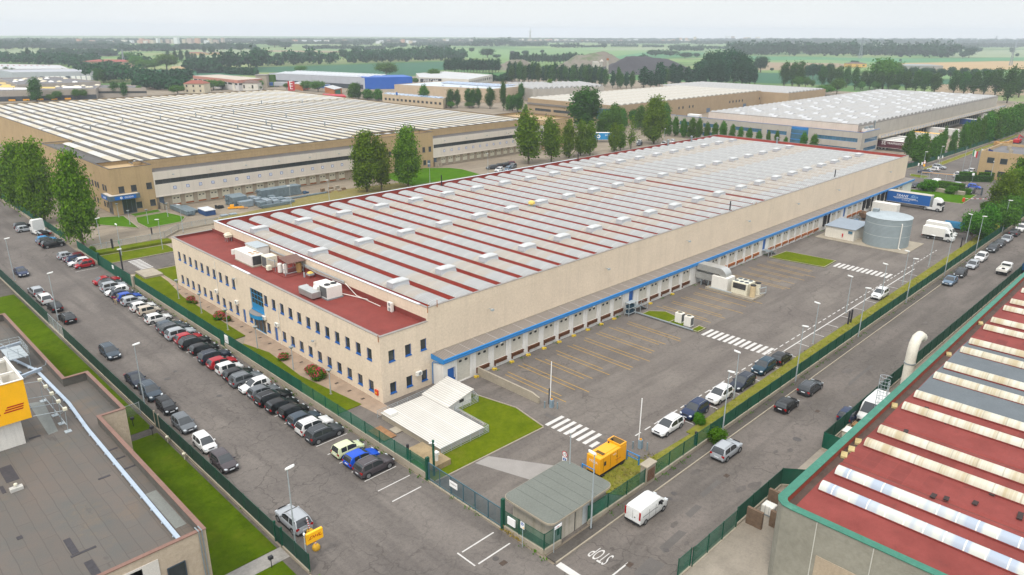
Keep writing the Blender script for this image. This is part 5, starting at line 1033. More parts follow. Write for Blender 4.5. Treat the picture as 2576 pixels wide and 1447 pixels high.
A=Vector((*P2(tl(0,100,120,470),8),0));B=Vector((*P2(tl(0,100,942,460),8),0));U=(B-A).normalized();N=Vector((U.y,-U.x,0));N=N if N.dot(-A)>0 else-N;L=(B-A).length
for k in range(10):m=MB();pbox(m,A,U,N,L*.32+k*4.2,L*.32+k*4.2+3.2,0,4,0,.2);m.build('loading_door',WHITES if k%5 else dkf,SH2)
YT=hall('tan_office','tan two storey office with grey flat roof at the right edge behind the hedge','office',[(281,34),(307,34),(307,61.5),(281,61.5)],9,TAN,mat('grey_gravel_roof','#6b6a6b'),lip=.9)
for y in(58.3,54.6,50,45,40):
 for z0 in(5.4,1.2):window(YT,(281,34,0),Y,-X,y-34-1.0,y-34+1.0,z0,z0+1.7,-.04,dkf,GLASS,.1)
for x in(285,290,295,300):window(YT,(281,61.5,0),X,Y,x-281-.8,x-281+.8,5.4,7,-.04,dkf,GLASS,.1)
m=MB();m.box(281,34,9.0,284,44,12);m.build('stair_head',TAN,YT)
m=MB();m.box(287,54,8.2,288,55,9.3);m.cyl((297,57,8.2),(297,57,9.4),.7,10);m.build('roof_vent',CONC,YT)
# vehicles
KIND=dict(hatchback=(4.02,1.74,1.47),small=(3.62,1.62,1.52),suv=(4.45,1.84,1.66),estate=(4.72,1.82,1.48),saloon=(4.65,1.82,1.44))
def body_secs(L,Wd,Hb,kind):
 w=Wd/2;belt=Hb*(.60 if kind!='suv' else .62);hood=belt-(.04 if kind=='suv' else .08);zb=.2 if kind!='suv' else .27
 deck=belt+.02 if kind!='saloon' else belt-.02
 st=[(-.5,.36,deck-.30,.80),(-.492,.27,deck-.10,.88),(-.46,.23,deck,.95),(-.36,zb,deck+.01,.99),(-.2,zb,belt,1),(.1,zb,belt,1),(.2,zb,belt-.01,1),(.30,zb,hood,.99),(.41,.22,hood-.10,.96),(.465,.24,hood-.20,.88),(.492,.28,hood-.32,.76),(.5,.34,.52,.70)]
 out=[]
 for x,b_,t,f in st:
  ww=w*f;m_=(b_+t)/2
  half=[(ww*.86,b_),(ww*.97,b_+.09),(ww,m_),(ww*.985,t-.10),(ww*.93,t-.025),(ww*.72,t+.012)]
  sec=half+[(0,t+.03)]+[(-y,z)for y,z in reversed(half)]
  out.append([(x*L,y,z)for y,z in sec])
 return out,belt
def lerp(a,b,t):return a+(b-a)*t
def make_car(kind):
 L,Wd,Hb=KIND[kind];w=Wd/2
 t=thing('parked_car','car','car');secs,belt=body_secs(L,Wd,Hb,kind)
 gx=dict(hatchback=(-.49,.225,-.40,.02),small=(-.49,.27,-.43,.07),suv=(-.49,.215,-.40,.03),estate=(-.49,.20,-.41,0),saloon=(-.41,.20,-.22,.0))[kind]
 xb0,xb1,xr0,xr1=[g*L for g in gx];wb=w*.945;wr=w*.74;zb_=belt-.03;xm=lerp(xr0,xr1,.55)
 ST=[(xb0,zb_+.02,.0),(lerp(xb0,xr0,.55),lerp(belt,Hb,.62),.6),(xr0,Hb-.055,.92),(xr0+.26,Hb-.02,1),(xm-.05,Hb,1),(xm+.05,Hb,1),(xr1-.22,Hb-.02,1),(xr1,Hb-.065,.95),(lerp(xr1,xb1,.5),lerp(belt,Hb,.56),.5),(xb1,zb_+.02,.0)]
 G_=[]
 for x,zt,k in ST:
  h_=[(wb,zb_),(lerp(wb,wr*1.10,k*.55),lerp(zb_,zt,.5)),(lerp(wb*.97,wr*1.10,k),lerp(zb_,zt,.86)),(lerp(wb*.9,wr*.93,k),lerp(zb_,zt,.97)),(lerp(wb*.5,wr*.55,k),zt)]
  G_.append([(x,y,z)for y,z in h_+[(0,zt+.012)]+[(-y,z)for y,z in reversed(h_)]])
 part=dict(body=[],windscreen=[],rear_window=[],sw0=[],sw1=[],sw2=[],sw3=[])
 for i in range(9):
  for j in range(10):
   q=[G_[i][j],G_[i][j+1],G_[i+1][j+1],G_[i+1][j]];jj=j if j<5 else 9-j;k='body'
   if i in(7,8)and jj>=3:k='windscreen'
   elif i in(0,1)and jj>=3 and not(i==0 and kind!='saloon' and 0):k='rear_window'
   elif jj in(0,1)and i in(2,3)and(i==3 or kind in('estate','suv','saloon')):k='sw0' if j<5 else 'sw1'
   elif jj in(0,1)and i in(5,6,7):k='sw2' if j<5 else 'sw3'
   part[k].append(q)
 m=MB();m.loft(secs)
 for q in part['body']:m.poly(*q)
 body=m.build('body',PAINT,t,38)
 for k,nm_ in(('windscreen','windscreen'),('rear_window','rear_window'),('sw0','side_window'),('sw1','side_window'),('sw2','side_window'),('sw3','side_window')):
  m=MB()
  for q in part[k]:m.poly(*q)
  m.build(nm_,CGLASS,t,50)
 R_=.32 if kind!='suv' else .36;R_=.29 if kind=='small' else R_;wx=L*.305
 m=MB()
 for x in(-wx*1.02,wx):
  for s in(-1,1):
   n=14;y=s*(w*.985+.012);pts=[(x+(R_+.06)*math.cos(math.pi*i/n),y,R_+(R_+.045)*math.sin(math.pi*i/n))for i in range(n+1)];pts=[(x-R_-.06,y,.17),(x+R_+.06,y,.17)]+pts[1:-1]if 0 else pts+[(x-R_-.06,y,.2),(x+R_+.06,y,.2)]
   m.poly(*(pts if s<0 else pts[::-1]))
 m.box(-L*.46,-w*.9,.15,L*.47,w*.9,.26)
 for s in(-1,1):m.box(-wx*.7,s*(w*.98),.17,wx*.7,s*(w*1.0+.008),.27 if kind!='suv' else .36)
 m.box(L*.47,-w*.6,.25,L*.503,w*.6,.42);m.box(-L*.505,-w*.72,.27,-L*.47,w*.72,.40);m.build('underbody_trim',BLACK,t)
 ws=[]
 for x in(-wx*1.02,wx):
  for s in(-1,1):
   m=MB();m.cyl((x,s*(w-.19),R_),(x,s*(w+.018),R_),R_,18);wh=m.build('wheel',BLACK,t,40)
   m=MB();y=s*(w+.02);m.faces([(x+R_*.66*math.cos(2*math.pi*i/12),y,R_+R_*.66*math.sin(2*math.pi*i/12))for i in range(12)],[tuple(range(12))if s>0 else tuple(range(11,-1,-1))]);m.build('rim',RIM,wh)
 for s in(-1,1):
  m=MB();zt=secs[8][0][2];zh=belt-.24;m.loft([[(L*.448,s*w*.66,zh-.06),(L*.448,s*w*.93,zh-.04),(L*.448,s*w*.92,zh+.09),(L*.448,s*w*.64,zh+.05)],[(L*.488,s*w*.56,zh-.10),(L*.475,s*w*.86,zh-.08),(L*.468,s*w*.86,zh+.06),(L*.482,s*w*.56,zh+.02)]]);m.build('headlight',HEADL,t)
  m=MB();zt=belt-.06;m.box(-L*.5+.01,s*w*.62,zt-.24,-L*.465,s*w*.94,zt);m.build('tail_light',TAILL,t)
  m=MB();xm_=xb1-.28;m.box(xm_-.08,s*w*.93,belt+.0,xm_+.08,s*(w+.13),belt+.13);m.build('mirror',PAINT,t)
  if kind in('suv','estate'):m=MB();m.tube([(xr0+.15,s*wr*.9,Hb-.01),(xr0+.3,s*wr*.9,Hb+.035),(xr1-.3,s*wr*.9,Hb+.035),(xr1-.12,s*wr*.9,Hb-.02)],.022,5);m.build('roof_rail',RIM,t)
 m=MB();m.box(L*.5-.005,-.26,.46,L*.5+.012,.26,.57);m.build('number_plate',PLATE,t);m=MB();m.box(-L*.5-.012,-.26,.58,-L*.5+.01,.26,.69);m.build('number_plate',PLATE,t)
 m=MB();m.box(L*.48,-w*.42,belt-.27,L*.499,w*.42,belt-.17);m.build('grille',BLACK,t)
 return t
CARS={k:make_car(k)for k in KIND};USED=set()
PC={'white':'#d9d9d7','silver':'#a3a8ac','grey':'#63686c','dark grey':'#3b3f43','black':'#0f1012','dark blue':'#1b2433','blue grey':'#37444f','red':'#a01420','dark red':'#5f1420','blue':'#0f46a8','bright blue':'#0e4fc0','light blue':'#3d86b8','beige':'#bdb2a2','pale green':'#ced7ae','teal blue':'#153747','steel blue':'#5d7387','navy blue':'#14274a','brown grey':'#4b4548'}
KN=dict(hatchback='hatchback',small='small city car',suv='SUV',estate='estate car',saloon='saloon')
def car(x,y,hd,kind,col,label,grp):
 src=CARS[kind];c=lin(PC[col]);c=[max(v*.85,.004)for v in c]
 if kind in USED:return copy_tree(src,(x,y,.02),R(hd),label=label,color=c)
 USED.add(kind);src.location=(x,y,.02);src.rotation_euler=(0,0,R(hd));src['label']=label;src.color=(*c,1)
 for ch in src.children:ch.color=(*c,1)
 return src
def row(lst,where,grp,pose):
 for i,(x,y,hd,kind,col)in enumerate(lst):
  nb=[]
  for j in(i-1,i+1):
   if 0<=j<len(lst):nb.append(f"{lst[j][4]} {KN[lst[j][3]]}")
  lb=f"{col} {KN[kind]} {pose}, "+('between '+' and '.join(nb)if len(nb)==2 else f'end of row by {nb[0]}')
  o=car(x,y,hd,kind,col,' '.join(lb.split()[:16]),grp);o['group']=grp
h,sm,su,es,sa='hatchback','small','suv','estate','saloon'
F_=0
row([(37.9,58.6,0,su,'brown grey'),(37.9,61.0,0,h,'bright blue'),(37.8,63.5,0,sm,'pale green'),(37.7,68.3,0,su,'dark grey'),(37.8,70.7,0,su,'white'),(37.8,73.1,0,h,'blue grey'),(37.8,75.6,0,sm,'black'),(37.6,78.1,0,h,'black'),(37.8,80.7,0,es,'black'),(37.7,83.1,0,h,'grey'),(37.6,85.5,180,h,'white'),(37.7,88.0,0,su,'grey'),(37.7,90.4,0,h,'black'),(37.6,92.9,0,sm,'white'),(37.7,95.4,0,h,'red'),(37.8,98.0,0,su,'dark blue'),(37.9,101.9,0,h,'black'),(37.8,104.9,0,su,'black'),(37.9,107.4,0,h,'red'),(37.7,109.9,0,su,'silver'),(37.8,112.4,0,su,'dark grey'),(37.8,114.5,0,h,'blue grey'),(37.7,119.0,0,h,'white'),(37.9,123.6,0,sm,'beige'),(37.9,126.3,0,h,'white'),(37.8,130.4,0,h,'silver'),(37.9,133.0,0,h,'blue'),(37.6,135.2,0,h,'dark blue'),(37.4,137.6,180,h,'white'),(37.8,140.4,0,su,'silver'),(38.1,142.9,0,h,'dark grey'),(38.2,145.3,0,sa,'red')],'','cars parked nose to the green fence','at the green fence')
row([(38.2,158.8,180,sm,'red'),(37.9,161.3,180,h,'white'),(38.2,163.3,0,h,'navy blue'),(38.1,165.5,180,h,'dark red'),(37.8,168,0,h,'silver')],'','five cars before the far gate','by the far gate')
row([(38.0,179.5,0,su,'black'),(38.1,182.4,0,es,'black'),(38.0,185,0,h,'light blue')],'','three cars by the lorry tractor','under the poplars')
row([(37.2,198.7,0,h,'silver'),(37.5,202.3,0,h,'dark grey')],'','two cars beyond the lorry tractor','beyond the lorry tractor')
row([(27.0,56.4,90,'suv','silver')]+[(26.7,70.8,-90,h,'brown grey'),(26.8,75.9,-90,sm,'white'),(26.9,82.0,-90,h,'grey'),(27.1,87.8,-90,sm,'black'),(27.1,93.1,-90,su,'blue grey'),(27.1,98.2,-90,sa,'dark blue')],'','cars parked along the left kerb','at the left kerb')
row([(27.2,129.6,90,es,'black'),(27.2,136.5,90,h,'black'),(27.0,142,90,su,'white'),(27.1,147.8,90,es,'silver')],'','cars parked along the far left kerb','at the far left kerb')
o=car(27.6,110.2,-90,es,'blue grey','lone dark blue grey estate car driving down the middle of the left street',0);o=car(28.0,162,-90,sa,'navy blue','navy blue saloon driving with lit headlights near the far left fence',0)
row([(67.9,41.1,180,es,'white'),(73.5,40.9,180,su,'navy blue'),(79.3,40.8,180,su,'white'),(84.9,40.6,180,es,'dark blue'),(91.4,40.8,180,su,'teal blue'),(96.3,40.5,0,h,'black')],'','cars in the dock yard bays','inside the dock yard')
car(135.2,40.6,180,su,'white','lone white SUV parked farther up the marked yard bays',0)
car(83.3,33.5,0,h,'black','black hatchback at the side street kerb outside the green fence',0);car(90.2,33.5,0,es,'dark grey','dark grey estate car at the side street kerb beyond a black hatchback',0);car(68.1,33.4,0,su,'silver','silver SUV at the side street kerb near a green bush',0);car(86.4,26.9,0,h,'navy blue','navy blue hatchback in the works yard behind green netting beside a white van',0)
row([(153,34,180,sa,'steel blue'),(159.7,34,180,h,'black'),(167.6,33.9,180,h,'silver'),(174.7,34.1,180,su,'white'),(184.5,34.2,180,su,'dark grey'),(190.4,34.2,180,sa,'dark grey'),(196.2,34.1,180,sa,'silver'),(203.8,34.1,0,su,'dark grey'),(209.6,34.1,180,su,'white'),(215,34.1,180,sa,'dark grey'),(220.5,34.1,180,h,'white')],'','cars along the far side street kerb','on the side street')
row([(277,75.9,90,sa,'navy blue'),(284.6,75.6,90,h,'white'),(290.4,75.4,-90,su,'silver')],'','three cars in the far lot','in the far lot bays')
row([(277.6,66.2,180,su,'white'),(283.3,65.3,180,su,'silver'),(288.7,65.1,180,su,'white')],'','three light cars beside the flagpoles','by the flagpoles')
car(248.6,70.4,180,h,'dark blue','dark blue hatchback beside the round shrub at the warehouse corner',0);car(259.3,60.4,-90,h,'silver','silver hatchback between the clipped hedge and the dark hedge',0);car(259.8,56.6,-90,sm,'bright blue','bright blue small car beside the dark hedge by the tan office',0);car(250.4,55.4,180,su,'dark grey','dark SUV behind the grey gate wing on the far lawn',0)
row([(172.6,178.5,200,h,'white'),(176,177.6,200,sm,'steel blue'),(174.2,183.8,160,h,'dark grey'),(177.6,184.2,160,h,'black'),(180.4,184.0,160,h,'black'),(184,184.8,160,h,'dark red'),(180.7,180.2,200,es,'grey')],'','cars parked behind the red parapet','in the tan yard')
row([(263.4,185.5,200,h,'white'),(258.8,182,200,h,'dark blue'),(267.5,175.8,200,h,'white'),(250,188,200,su,'silver'),(276,177,200,h,'white')],'','cars glimpsed between the poplars','between the poplars')
VW_=mat('van_white_paint','#d8d9d6',.35,.04,.8,4,.5,stain=.15)
def wheelset(t,xs,w,r,wid=.22,name='wheel'):
 for x in xs:
  for s in(-1,1):
   m=MB();m.cyl((x,s*(w-wid),r),(x,s*w,r),r,16);q=m.build(name,BLACK,t,40);m=MB();y=s*(w+.004);m.faces([(x+r*.6*math.cos(2*math.pi*i/12),y,r+r*.6*math.sin(2*math.pi*i/12))for i in range(12)],[tuple(range(12))if s>0 else tuple(range(11,-1,-1))]);m.build('rim',RIM,q)
def lights(t,L,w,zf,zr,bw=.25):
 for s in(-1,1):
  m=MB();m.box(L/2-.14,s*(w-.42),zf,L/2+.015,s*(w-.06),zf+.22);m.build('headlight',HEADL,t)
  m=MB();m.box(-L/2-.015,s*(w-.16),zr,-L/2+.06,s*(w+.005),zr+.85);m.build('tail_light',TAILL,t)
  m=MB();m.box(L/2-1.55,s*w,1.25,L/2-1.42,s*(w+.24),1.6);m.build('mirror',BLACK,t)
 m=MB();m.box(-L/2-.02,-.3,.62,-L/2,.3,.74);m.build('number_plate',PLATE,t);m=MB();m.box(L/2,-.26,.5,L/2+.02,.26,.62);m.build('number_plate',PLATE,t)
def van(loc,hd,L,w,Hv,label,win_side=False):
 t=thing('van',label,'van');m=MB();sec=[]
 for x,zt,f in((-L/2,Hv-.35,.9),(-L/2+.04,Hv-.06,.97),(-L/2+.4,Hv,1),(L*.14,Hv,1),(L*.24,Hv-.1,1),(L*.375,1.25,.99),(L*.455,1.05,.95),(L*.49,.85,.85),(L/2,.6,.75)):
  ww=w*f;zb=.32
  half=[(ww*.95,zb),(ww,zb+.12),(ww,min(zt-.05,1.15)),(ww*(.985 if zt>1.4 else .95),max(zt-.35 if zt>1.4 else zt-.04,.5)),(ww*(.86 if zt>1.4 else .85),zt-.06),(ww*.7,zt)];sec.append([(x,y,z)for y,z in half+[(-y,z)for y,z in reversed(half)]])
 m.loft(sec);m.build('body',VW_,t,35)
 m=MB();a,b_=Vector((L*.245,0,Hv-.13)),Vector((L*.372,0,1.28));n=Vector((b_-a).cross(Y));n=n.normalized();n=n if n.x>0 else-n
 m.poly(a+n*.02-Y*w*.72,b_+n*.02-Y*w*.86,b_+n*.02+Y*w*.86,a+n*.02+Y*w*.72);m.build('windscreen',CGLASS,t)
 for s in(-1,1):
  m=MB();p=[(L*.11,1.22),(L*.33,1.22),(L*.225,Hv-.32),(L*.12,Hv-.32)];p=[(x,s*(w*1.0+.008),z)if z<1.4 else(x,s*(w*.985+.012),z)for x,z in p];m.poly(*(p if s<0 else p[::-1]));m.build('side_window',CGLASS,t)
  m=MB();m.box(-L*.42,s*w,1.12,L*.02,s*(w+.012),1.16);m.box(L*.03,s*w,.4,L*.036,s*(w+.01),Hv-.4);m.box(-L*.2,s*w,.4,-L*.194,s*(w+.008),Hv-.4);m.box(L*.05,s*w,1.05,L*.09,s*(w+.02),1.1);m.build('door_trim',BLACK,t)
 m=MB();m.box(-L/2-.006,-.012,.5,-L/2,.012,Hv-.3);m.box(-L/2-.012,-.35,.95,-L/2,-.2,1.05);m.box(L*.49,-w*.75,.35,L*.505,w*.75,.6);m.box(-L/2-.03,-w*.95,.33,-L/2,w*.95,.5);m.build('bumper',BLACK,t)
 wheelset(t,(-L*.31,L*.325),w+.01,.33);lights(t,L,w*.96,.78,.9);t.location=loc;t.rotation_euler=(0,0,R(hd));return t
van((52.6,33.4,.02),0,4.8,.95,1.97,'white panel van parked at the kerb by the yellow generator');van((88.9,25.0,.07),180,5.9,1.0,2.55,'tall white van behind green netting below the red roof edge');van((254.9,66.5,.02),180,5.2,.98,2.2,'pale van half hidden by the clipped hedge at the far gate')
def boxtruck(loc,hd,label,cab=True,boxm=None,L=6.6,w=1.05,hb=3.0):
 t=thing('box_truck',label,'truck');bm=boxm or WHITEM;m=MB();bbox(m,-L/2,-w,1.0,L/2-2.0,w,hb,.04)
 for i in range(1,4):x=-L/2+(L-2.0)*i/4;m.box(x-.02,-w-.008,1.05,x+.02,w+.008,hb-.06)
 m.build('cargo_box',bm,t);m=MB();m.box(-L/2+.1,-.45,.55,L/2-1.4,.45,.98);m.box(-L/2+.2,-w+.05,.6,-L/2+.3,w-.05,.85);m.build('chassis',BLACK,t)
 m=MB();sec=[]
 for x,zt,f in((L/2-1.98,2.2,.96),(L/2-1.2,2.22,.98),(L/2-.95,2.05,.98),(L/2-.55,1.3,.97),(L/2-.1,1.05,.92),(L/2,.7,.8)):
  ww=w*.94*f;half=[(ww*.95,.42),(ww,.6),(ww,min(1.15,zt-.1)),(ww*.92,zt-.06),(ww*.75,zt)];sec.append([(x,y,z)for y,z in half+[(-y,z)for y,z in reversed(half)]])
 m.loft(sec);m.loft([[(L/2-1.99,-w*.8,2.2),(L/2-1.99,w*.8,2.2),(L/2-1.99,w*.8,hb-.1),(L/2-1.99,-w*.8,hb-.1)],[(L/2-1.2,-w*.7,2.2),(L/2-1.2,w*.7,2.2),(L/2-1.7,w*.7,hb-.25),(L/2-1.7,-w*.7,hb-.25)]]);m.build('cab',VW_,t,35)
 m=MB();a,b_=Vector((L/2-.93,0,2.02)),Vector((L/2-.56,0,1.34));n=Vector((.85,0,.5));m.poly(a+n*.02-Y*w*.7,b_+n*.02-Y*w*.82,b_+n*.02+Y*w*.82,a+n*.02+Y*w*.7);m.build('windscreen',CGLASS,t)
 for s in(-1,1):
  m=MB();p=[(L/2-1.75,1.25),(L/2-.72,1.25),(L/2-1.05,1.95),(L/2-1.75,1.95)];p=[(x,s*w*.935,z)for x,z in p];m.poly(*(p if s<0 else p[::-1]));m.build('side_window',CGLASS,t)
 wheelset(t,(-L*.28,L*.5-.95),w*.96,.36);lights(t,L,w*.9,.8,.6);t.location=loc;t.rotation_euler=(0,0,R(hd));return t
boxtruck((186.0,45.6,.02),-90,'white box truck with rounded cab deflector parked beyond the water tank');boxtruck((190.6,46.4,.02),-90,'second white box lorry standing behind the deflector truck',hb=3.2)
t=thing('flatbed_truck','open blue skip lorry half hidden by trees behind the white box trucks','truck',(0,0,0));m=MB();m.loft([[(-2.4,-1,1),(2.4,-1,1),(2.4,1,1),(-2.4,1,1)],[(-2.6,-1.15,2.2),(2.6,-1.15,2.2),(2.6,1.15,2.2),(-2.6,1.15,2.2)]],caps=False);m.poly((-2.4,-1,1),(-2.4,1,1),(2.4,1,1),(2.4,-1,1));m.build('skip_body',mat('skip_blue','#3c82a8',.6,.15,1),t);m=MB();m.box(-2.4,-.5,.5,3.6,.5,.98);m.build('chassis',BLACK,t);m=MB();bbox(m,2.7,-1,.6,4.2,1,2.5,.15);m.build('cab',VW_,t);wheelset(t,(-1.4,3.4),1.02,.42);t.location=(197.5,45,.02);t.rotation_euler=(0,0,R(-80))
def tractor(t,x0,col=VW_,w=1.25,hi=3.55):
 """cab-over tractor, cab front at x0+2.3"""
 m=MB();sec=[]
 for x,zt,f in((x0,hi-.1,.97),(x0+.2,hi,1),(x0+1.2,hi-.05,1),(x0+1.75,hi-.45,.99),(x0+2.05,2.7,.98),(x0+2.28,1.7,.96),(x0+2.32,.5,.93)):
  ww=w*f;half=[(ww*.97,.45),(ww,.7),(ww,min(2.6,zt-.2)),(ww*.93,zt-.12),(ww*.8,zt)];sec.append([(x,y,z)for y,z in half+[(-y,z)for y,z in reversed(half)]])
 m.loft(sec);m.build('cab',col,t,35)
 m=MB();m.poly((x0+2.085,-w*.88,2.62),(x0+2.28,-w*.9,1.75),(x0+2.28,w*.9,1.75),(x0+2.085,w*.88,2.62));m.build('windscreen',CGLASS,t)
 m=MB();m.box(x0+2.31,-w*.7,.7,x0+2.335,w*.7,1.45);m.build('grille',BLACK,t)
 for s in(-1,1):
  m=MB();p=[(x0+1.0,1.75),(x0+2.0,1.75),(x0+1.9,2.5),(x0+1.0,2.5)];p=[(x,s*(w+.006),z)for x,z in p];m.poly(*(p if s<0 else p[::-1]));m.build('side_window',CGLASS,t)
  m=MB();m.box(x0+2.0,s*w,1.7,x0+2.2,s*(w+.3),2.5);m.build('mirror',BLACK,t);m=MB();m.box(x0+2.25,s*.75,.55,x0+2.35,s*1.12,.8);m.build('headlight',HEADL,t)
 m=MB();m.box(x0-3.4,-.45,.6,x0+1.8,.45,1.0);m.box(x0-2.9,-.55,1.0,x0-1.9,.55,1.15);m.build('chassis',BLACK,t);m=MB();m.box(x0-1.6,-w,.5,x0+.0,-w+.5,1.05);m.box(x0-1.6,w-.5,.5,x0,w,1.05);m.build('side_skirt',col,t)
def trailer(t,x0,x1,curtain,roof=WHITEM,w=1.27,z0=1.15,z1=4.0):
 m=MB();bbox(m,x0,-w,z0,x1,w,z1-.06,.02);m.build('curtain_body',curtain,t);m=MB();m.box(x0-.02,-w-.02,z1-.06,x1+.02,w+.02,z1);m.box(x0-.02,-w-.02,z0-.1,x1+.02,w+.02,z0);m.build('trailer_frame',roof,t)
 m=MB();m.box(x0+.3,-.5,.8,x1-.3,.5,z0-.1);m.build('undercarriage',BLACK,t)
t=thing('articulated_lorry','white articulated lorry with blue curtain trailer backed onto the far dock','lorry');CUR=mat('blue_curtain','#15579b',.55,.08,.8,4,stain=.1)
trailer(t,-8.2,5.2,CUR,mat('trailer_top','#b7b1a4',.6,.1,.6));tractor(t,5.9);wheelset(t,(-6.2,-4.9,-3.6),1.25,.5,.35);wheelset(t,(4.2,7.3),1.25,.5,.35)
n_=MB();n_.box(5.201,-1.25,1.2,5.22,1.25,3.9);n_.build('headboard',STEELP,t)
for s,sg_ in((-1,1),):
 text('lettering','TRANS',WHITES,t,(-2.1,-1.285,3.0),X,Z,.95,.008,shear=.3,sx=1.05);text('lettering','film',mat('pale_blue_letter','#8fb4d6',.5,.05),t,(1.0,-1.285,3.1),X,Z,1.25,.008,shear=.5);m=MB();m.box(-4.2,-1.29,2.42,1.6,-1.272,2.52);m.build('lettering',WHITES,t)
 text('lettering','TRASPORTI - LOGISTICA - DISTRIBUZIONE',WHITES,t,(-.9,-1.285,2.2),X,Z,.32,.006);text('lettering','TEL. 02 9066 0000',WHITES,t,(-.9,-1.285,1.85),X,Z,.28,.006)
t.location=(217.7,61.9,.02);t.rotation_euler=(0,0,R(-90))
t=thing('lorry_tractor','white lorry tractor without trailer parked below the left poplars','lorry');tractor(t,0.3,VW_);wheelset(t,(-1.7,1.7),1.25,.5,.35)
m=MB();m.box(-3.2,-1.2,.85,-.2,-.85,1.05);m.box(-3.2,.85,.85,-.2,1.2,1.05);m.build('mudguard',STEELP,t);m=MB();m.box(-3.25,-1.2,.55,-3.12,-.7,.75);m.box(-3.25,.7,.55,-3.12,1.2,.75);m.build('tail_light',TAILL,t);t.location=(38.8,193,.02);t.rotation_euler=(0,0,R(97))
def parked_trailer(loc,hd,cur,label,txt=None,tz=2.7,size=.8,roof=WHITEM,cab=None,tm=WHITES,x=0):
 t=thing('semi_trailer',label,'trailer');trailer(t,-6.7,6.7,cur,roof);wheelset(t,(-4.9,-3.6,-2.3),1.25,.5,.35);m=MB();m.box(4,-.9,0,4.2,-.7,1);m.box(4,.7,0,4.2,.9,1);m.build('landing_leg',STEEL,t)
 for s,o in(txt or()):text('lettering',s,tm,t,(o[0],-1.29,o[1]),X,Z,o[2],.01)
 if cab:tractor(t,7.4,cab);wheelset(t,(6.0,9.0),1.25,.5,.35)
 t.location=loc;t.rotation_euler=(0,0,R(hd));return t
MAR=mat('maroon_curtain','#54222e',.6,.1,.6);WCU=mat('white_curtain','#cfcdc8',.6,.06,.6)
parked_trailer((323.4,102.5,0),-90,MAR,'maroon curtain trailer with white lettering backed up to the grey warehouse',[('SE',(-3.2,2.9,1.9)),('TRAFFIDECKGO',(2.2,3.0,1.15))])
for i,x in enumerate((328,333.5,341)):parked_trailer((x,102.5,0),-90,WCU,('white roofed trailer next to the maroon one','cream trailer second beyond the maroon one','white trailer with brown edge before the yellow roofed one')[i])
parked_trailer((362.5,101.8,0),-90,WCU,'white trailer with bright yellow roof edge at the grey warehouse docks',[('dsbrc',(1,2.4,1.1))],roof=YEL,tm=BLUED)
parked_trailer((386,101.5,0),-90,WCU,'white trailer with orange lettering beyond the yellow roofed trailer',[('ARCO',(0,2.7,1.2))],tm=mat('orange_letter','#c4552a',.5,.05),cab=VW_)
parked_trailer((440,102,0),-90,mat('frigo_blue','#173f7d',.6,.06,.6),'dark blue trailer with white lettering at the far docks',[('frego',(1.5,2.7,2.0))]);parked_trailer((475,102,0),-90,WCU,'white trailer farthest up the grey warehouse docks')
CY=mat('cyan_curtain','#1e86bf',.6,.06,.6);a=at(*tl(2000,100,900,1170));t=parked_trailer((a.x,a.y,0),135,CY,'cyan curtain trailer glimpsed between the poplars');text('lettering','prime',WHITES,t,(-2.5,1.29,3.1),-X,Z,1.0,.01);m=MB();m.lathe((0,0,0),[(.35,0),(.8,0),(.8,.02)],14);m.v=[(1.5+v[0],1.272+v[2],2.5+v[1])for v in m.v];m.build('emblem',WHITES,t)
t.location=(a.x,a.y,0);t.rotation_euler=(0,0,R(-45))
for c in list(t.children):
 if c.name.startswith(('lettering','emblem')):c.scale=(-1,-1,1)
for i,(x,y,c)in enumerate(((300,598,CUR),(310,590,SILVERW),(322,545,CUR))):
 parked_trailer((x+4,y,0),-40,c,('blue trailer beside the ivy tower','grey trailer between ivy tower and red sign','blue trailer behind the orange workshop')[i])
a=at(*tl(1000,100,950,625));parked_trailer((a.x,a.y,0),135,WCU,'white lorry standing below the long blue and grey hall',cab=VW_)
t=thing('pickup_truck','white flatbed pickup on the far right of the side street','truck');m=MB();m.box(-2.5,-.95,.85,1.0,.95,.95)
for q in((-2.5,-.95,1.0,-.9),(-2.5,.9,1.0,.95),(-2.5,-.9,-2.45,.9)):m.box(q[0],q[1],.95,q[2],q[3],1.3)
m.build('flatbed',WHITEM,t);m=MB();bbox(m,1.05,-.9,.4,2.4,.9,1.9,.2);m.build('cab',VW_,t);m=MB();m.box(1.03,-.75,1.3,1.048,.75,1.75);m.build('rear_window',CGLASS,t);m=MB();m.box(-2.3,-.4,.45,2.3,.4,.84);m.build('chassis',BLACK,t);wheelset(t,(-1.5,1.7),.92,.36);m=MB();m.cyl((-.5,.1,.96),(-.5,.1,1.15),.3,12);m.build('spare_wheel',BLACK,t);t.location=(168,28.4,.02)
t=thing('tipper_truck','blue tipper lorry behind netting at the right edge','truck');m=MB();m.loft([[(-2.8,-1.1,1.1),(1.2,-1.1,1.1),(1.2,1.1,1.1),(-2.8,1.1,1.1)],[(-2.9,-1.2,2.3),(1.3,-1.2,2.3),(1.3,1.2,2.3),(-2.9,1.2,2.3)]],caps=False);m.poly((-2.8,-1.1,1.1),(-2.8,1.1,1.1),(1.2,1.1,1.1),(1.2,-1.1,1.1));m.build('tipper_body',mat('tipper_blue','#23598c',.55,.12,1),t);m=MB();bbox(m,1.5,-1.1,.6,3.2,1.1,2.7,.15);m.build('cab',mat('tipper_blue','#23598c'),t);m=MB();m.box(-2.8,-.5,.6,3,.5,1.09);m.build('chassis',BLACK,t);wheelset(t,(-1.7,2.4),1.08,.48);t.location=(171.5,24.6,.07)
t=thing('motor_scooter','white and black motor scooter standing between the striped posts','scooter');m=MB()
for x in(-.62,.62):m.cyl((x,-.07,.27),(x,.07,.27),.27,14)
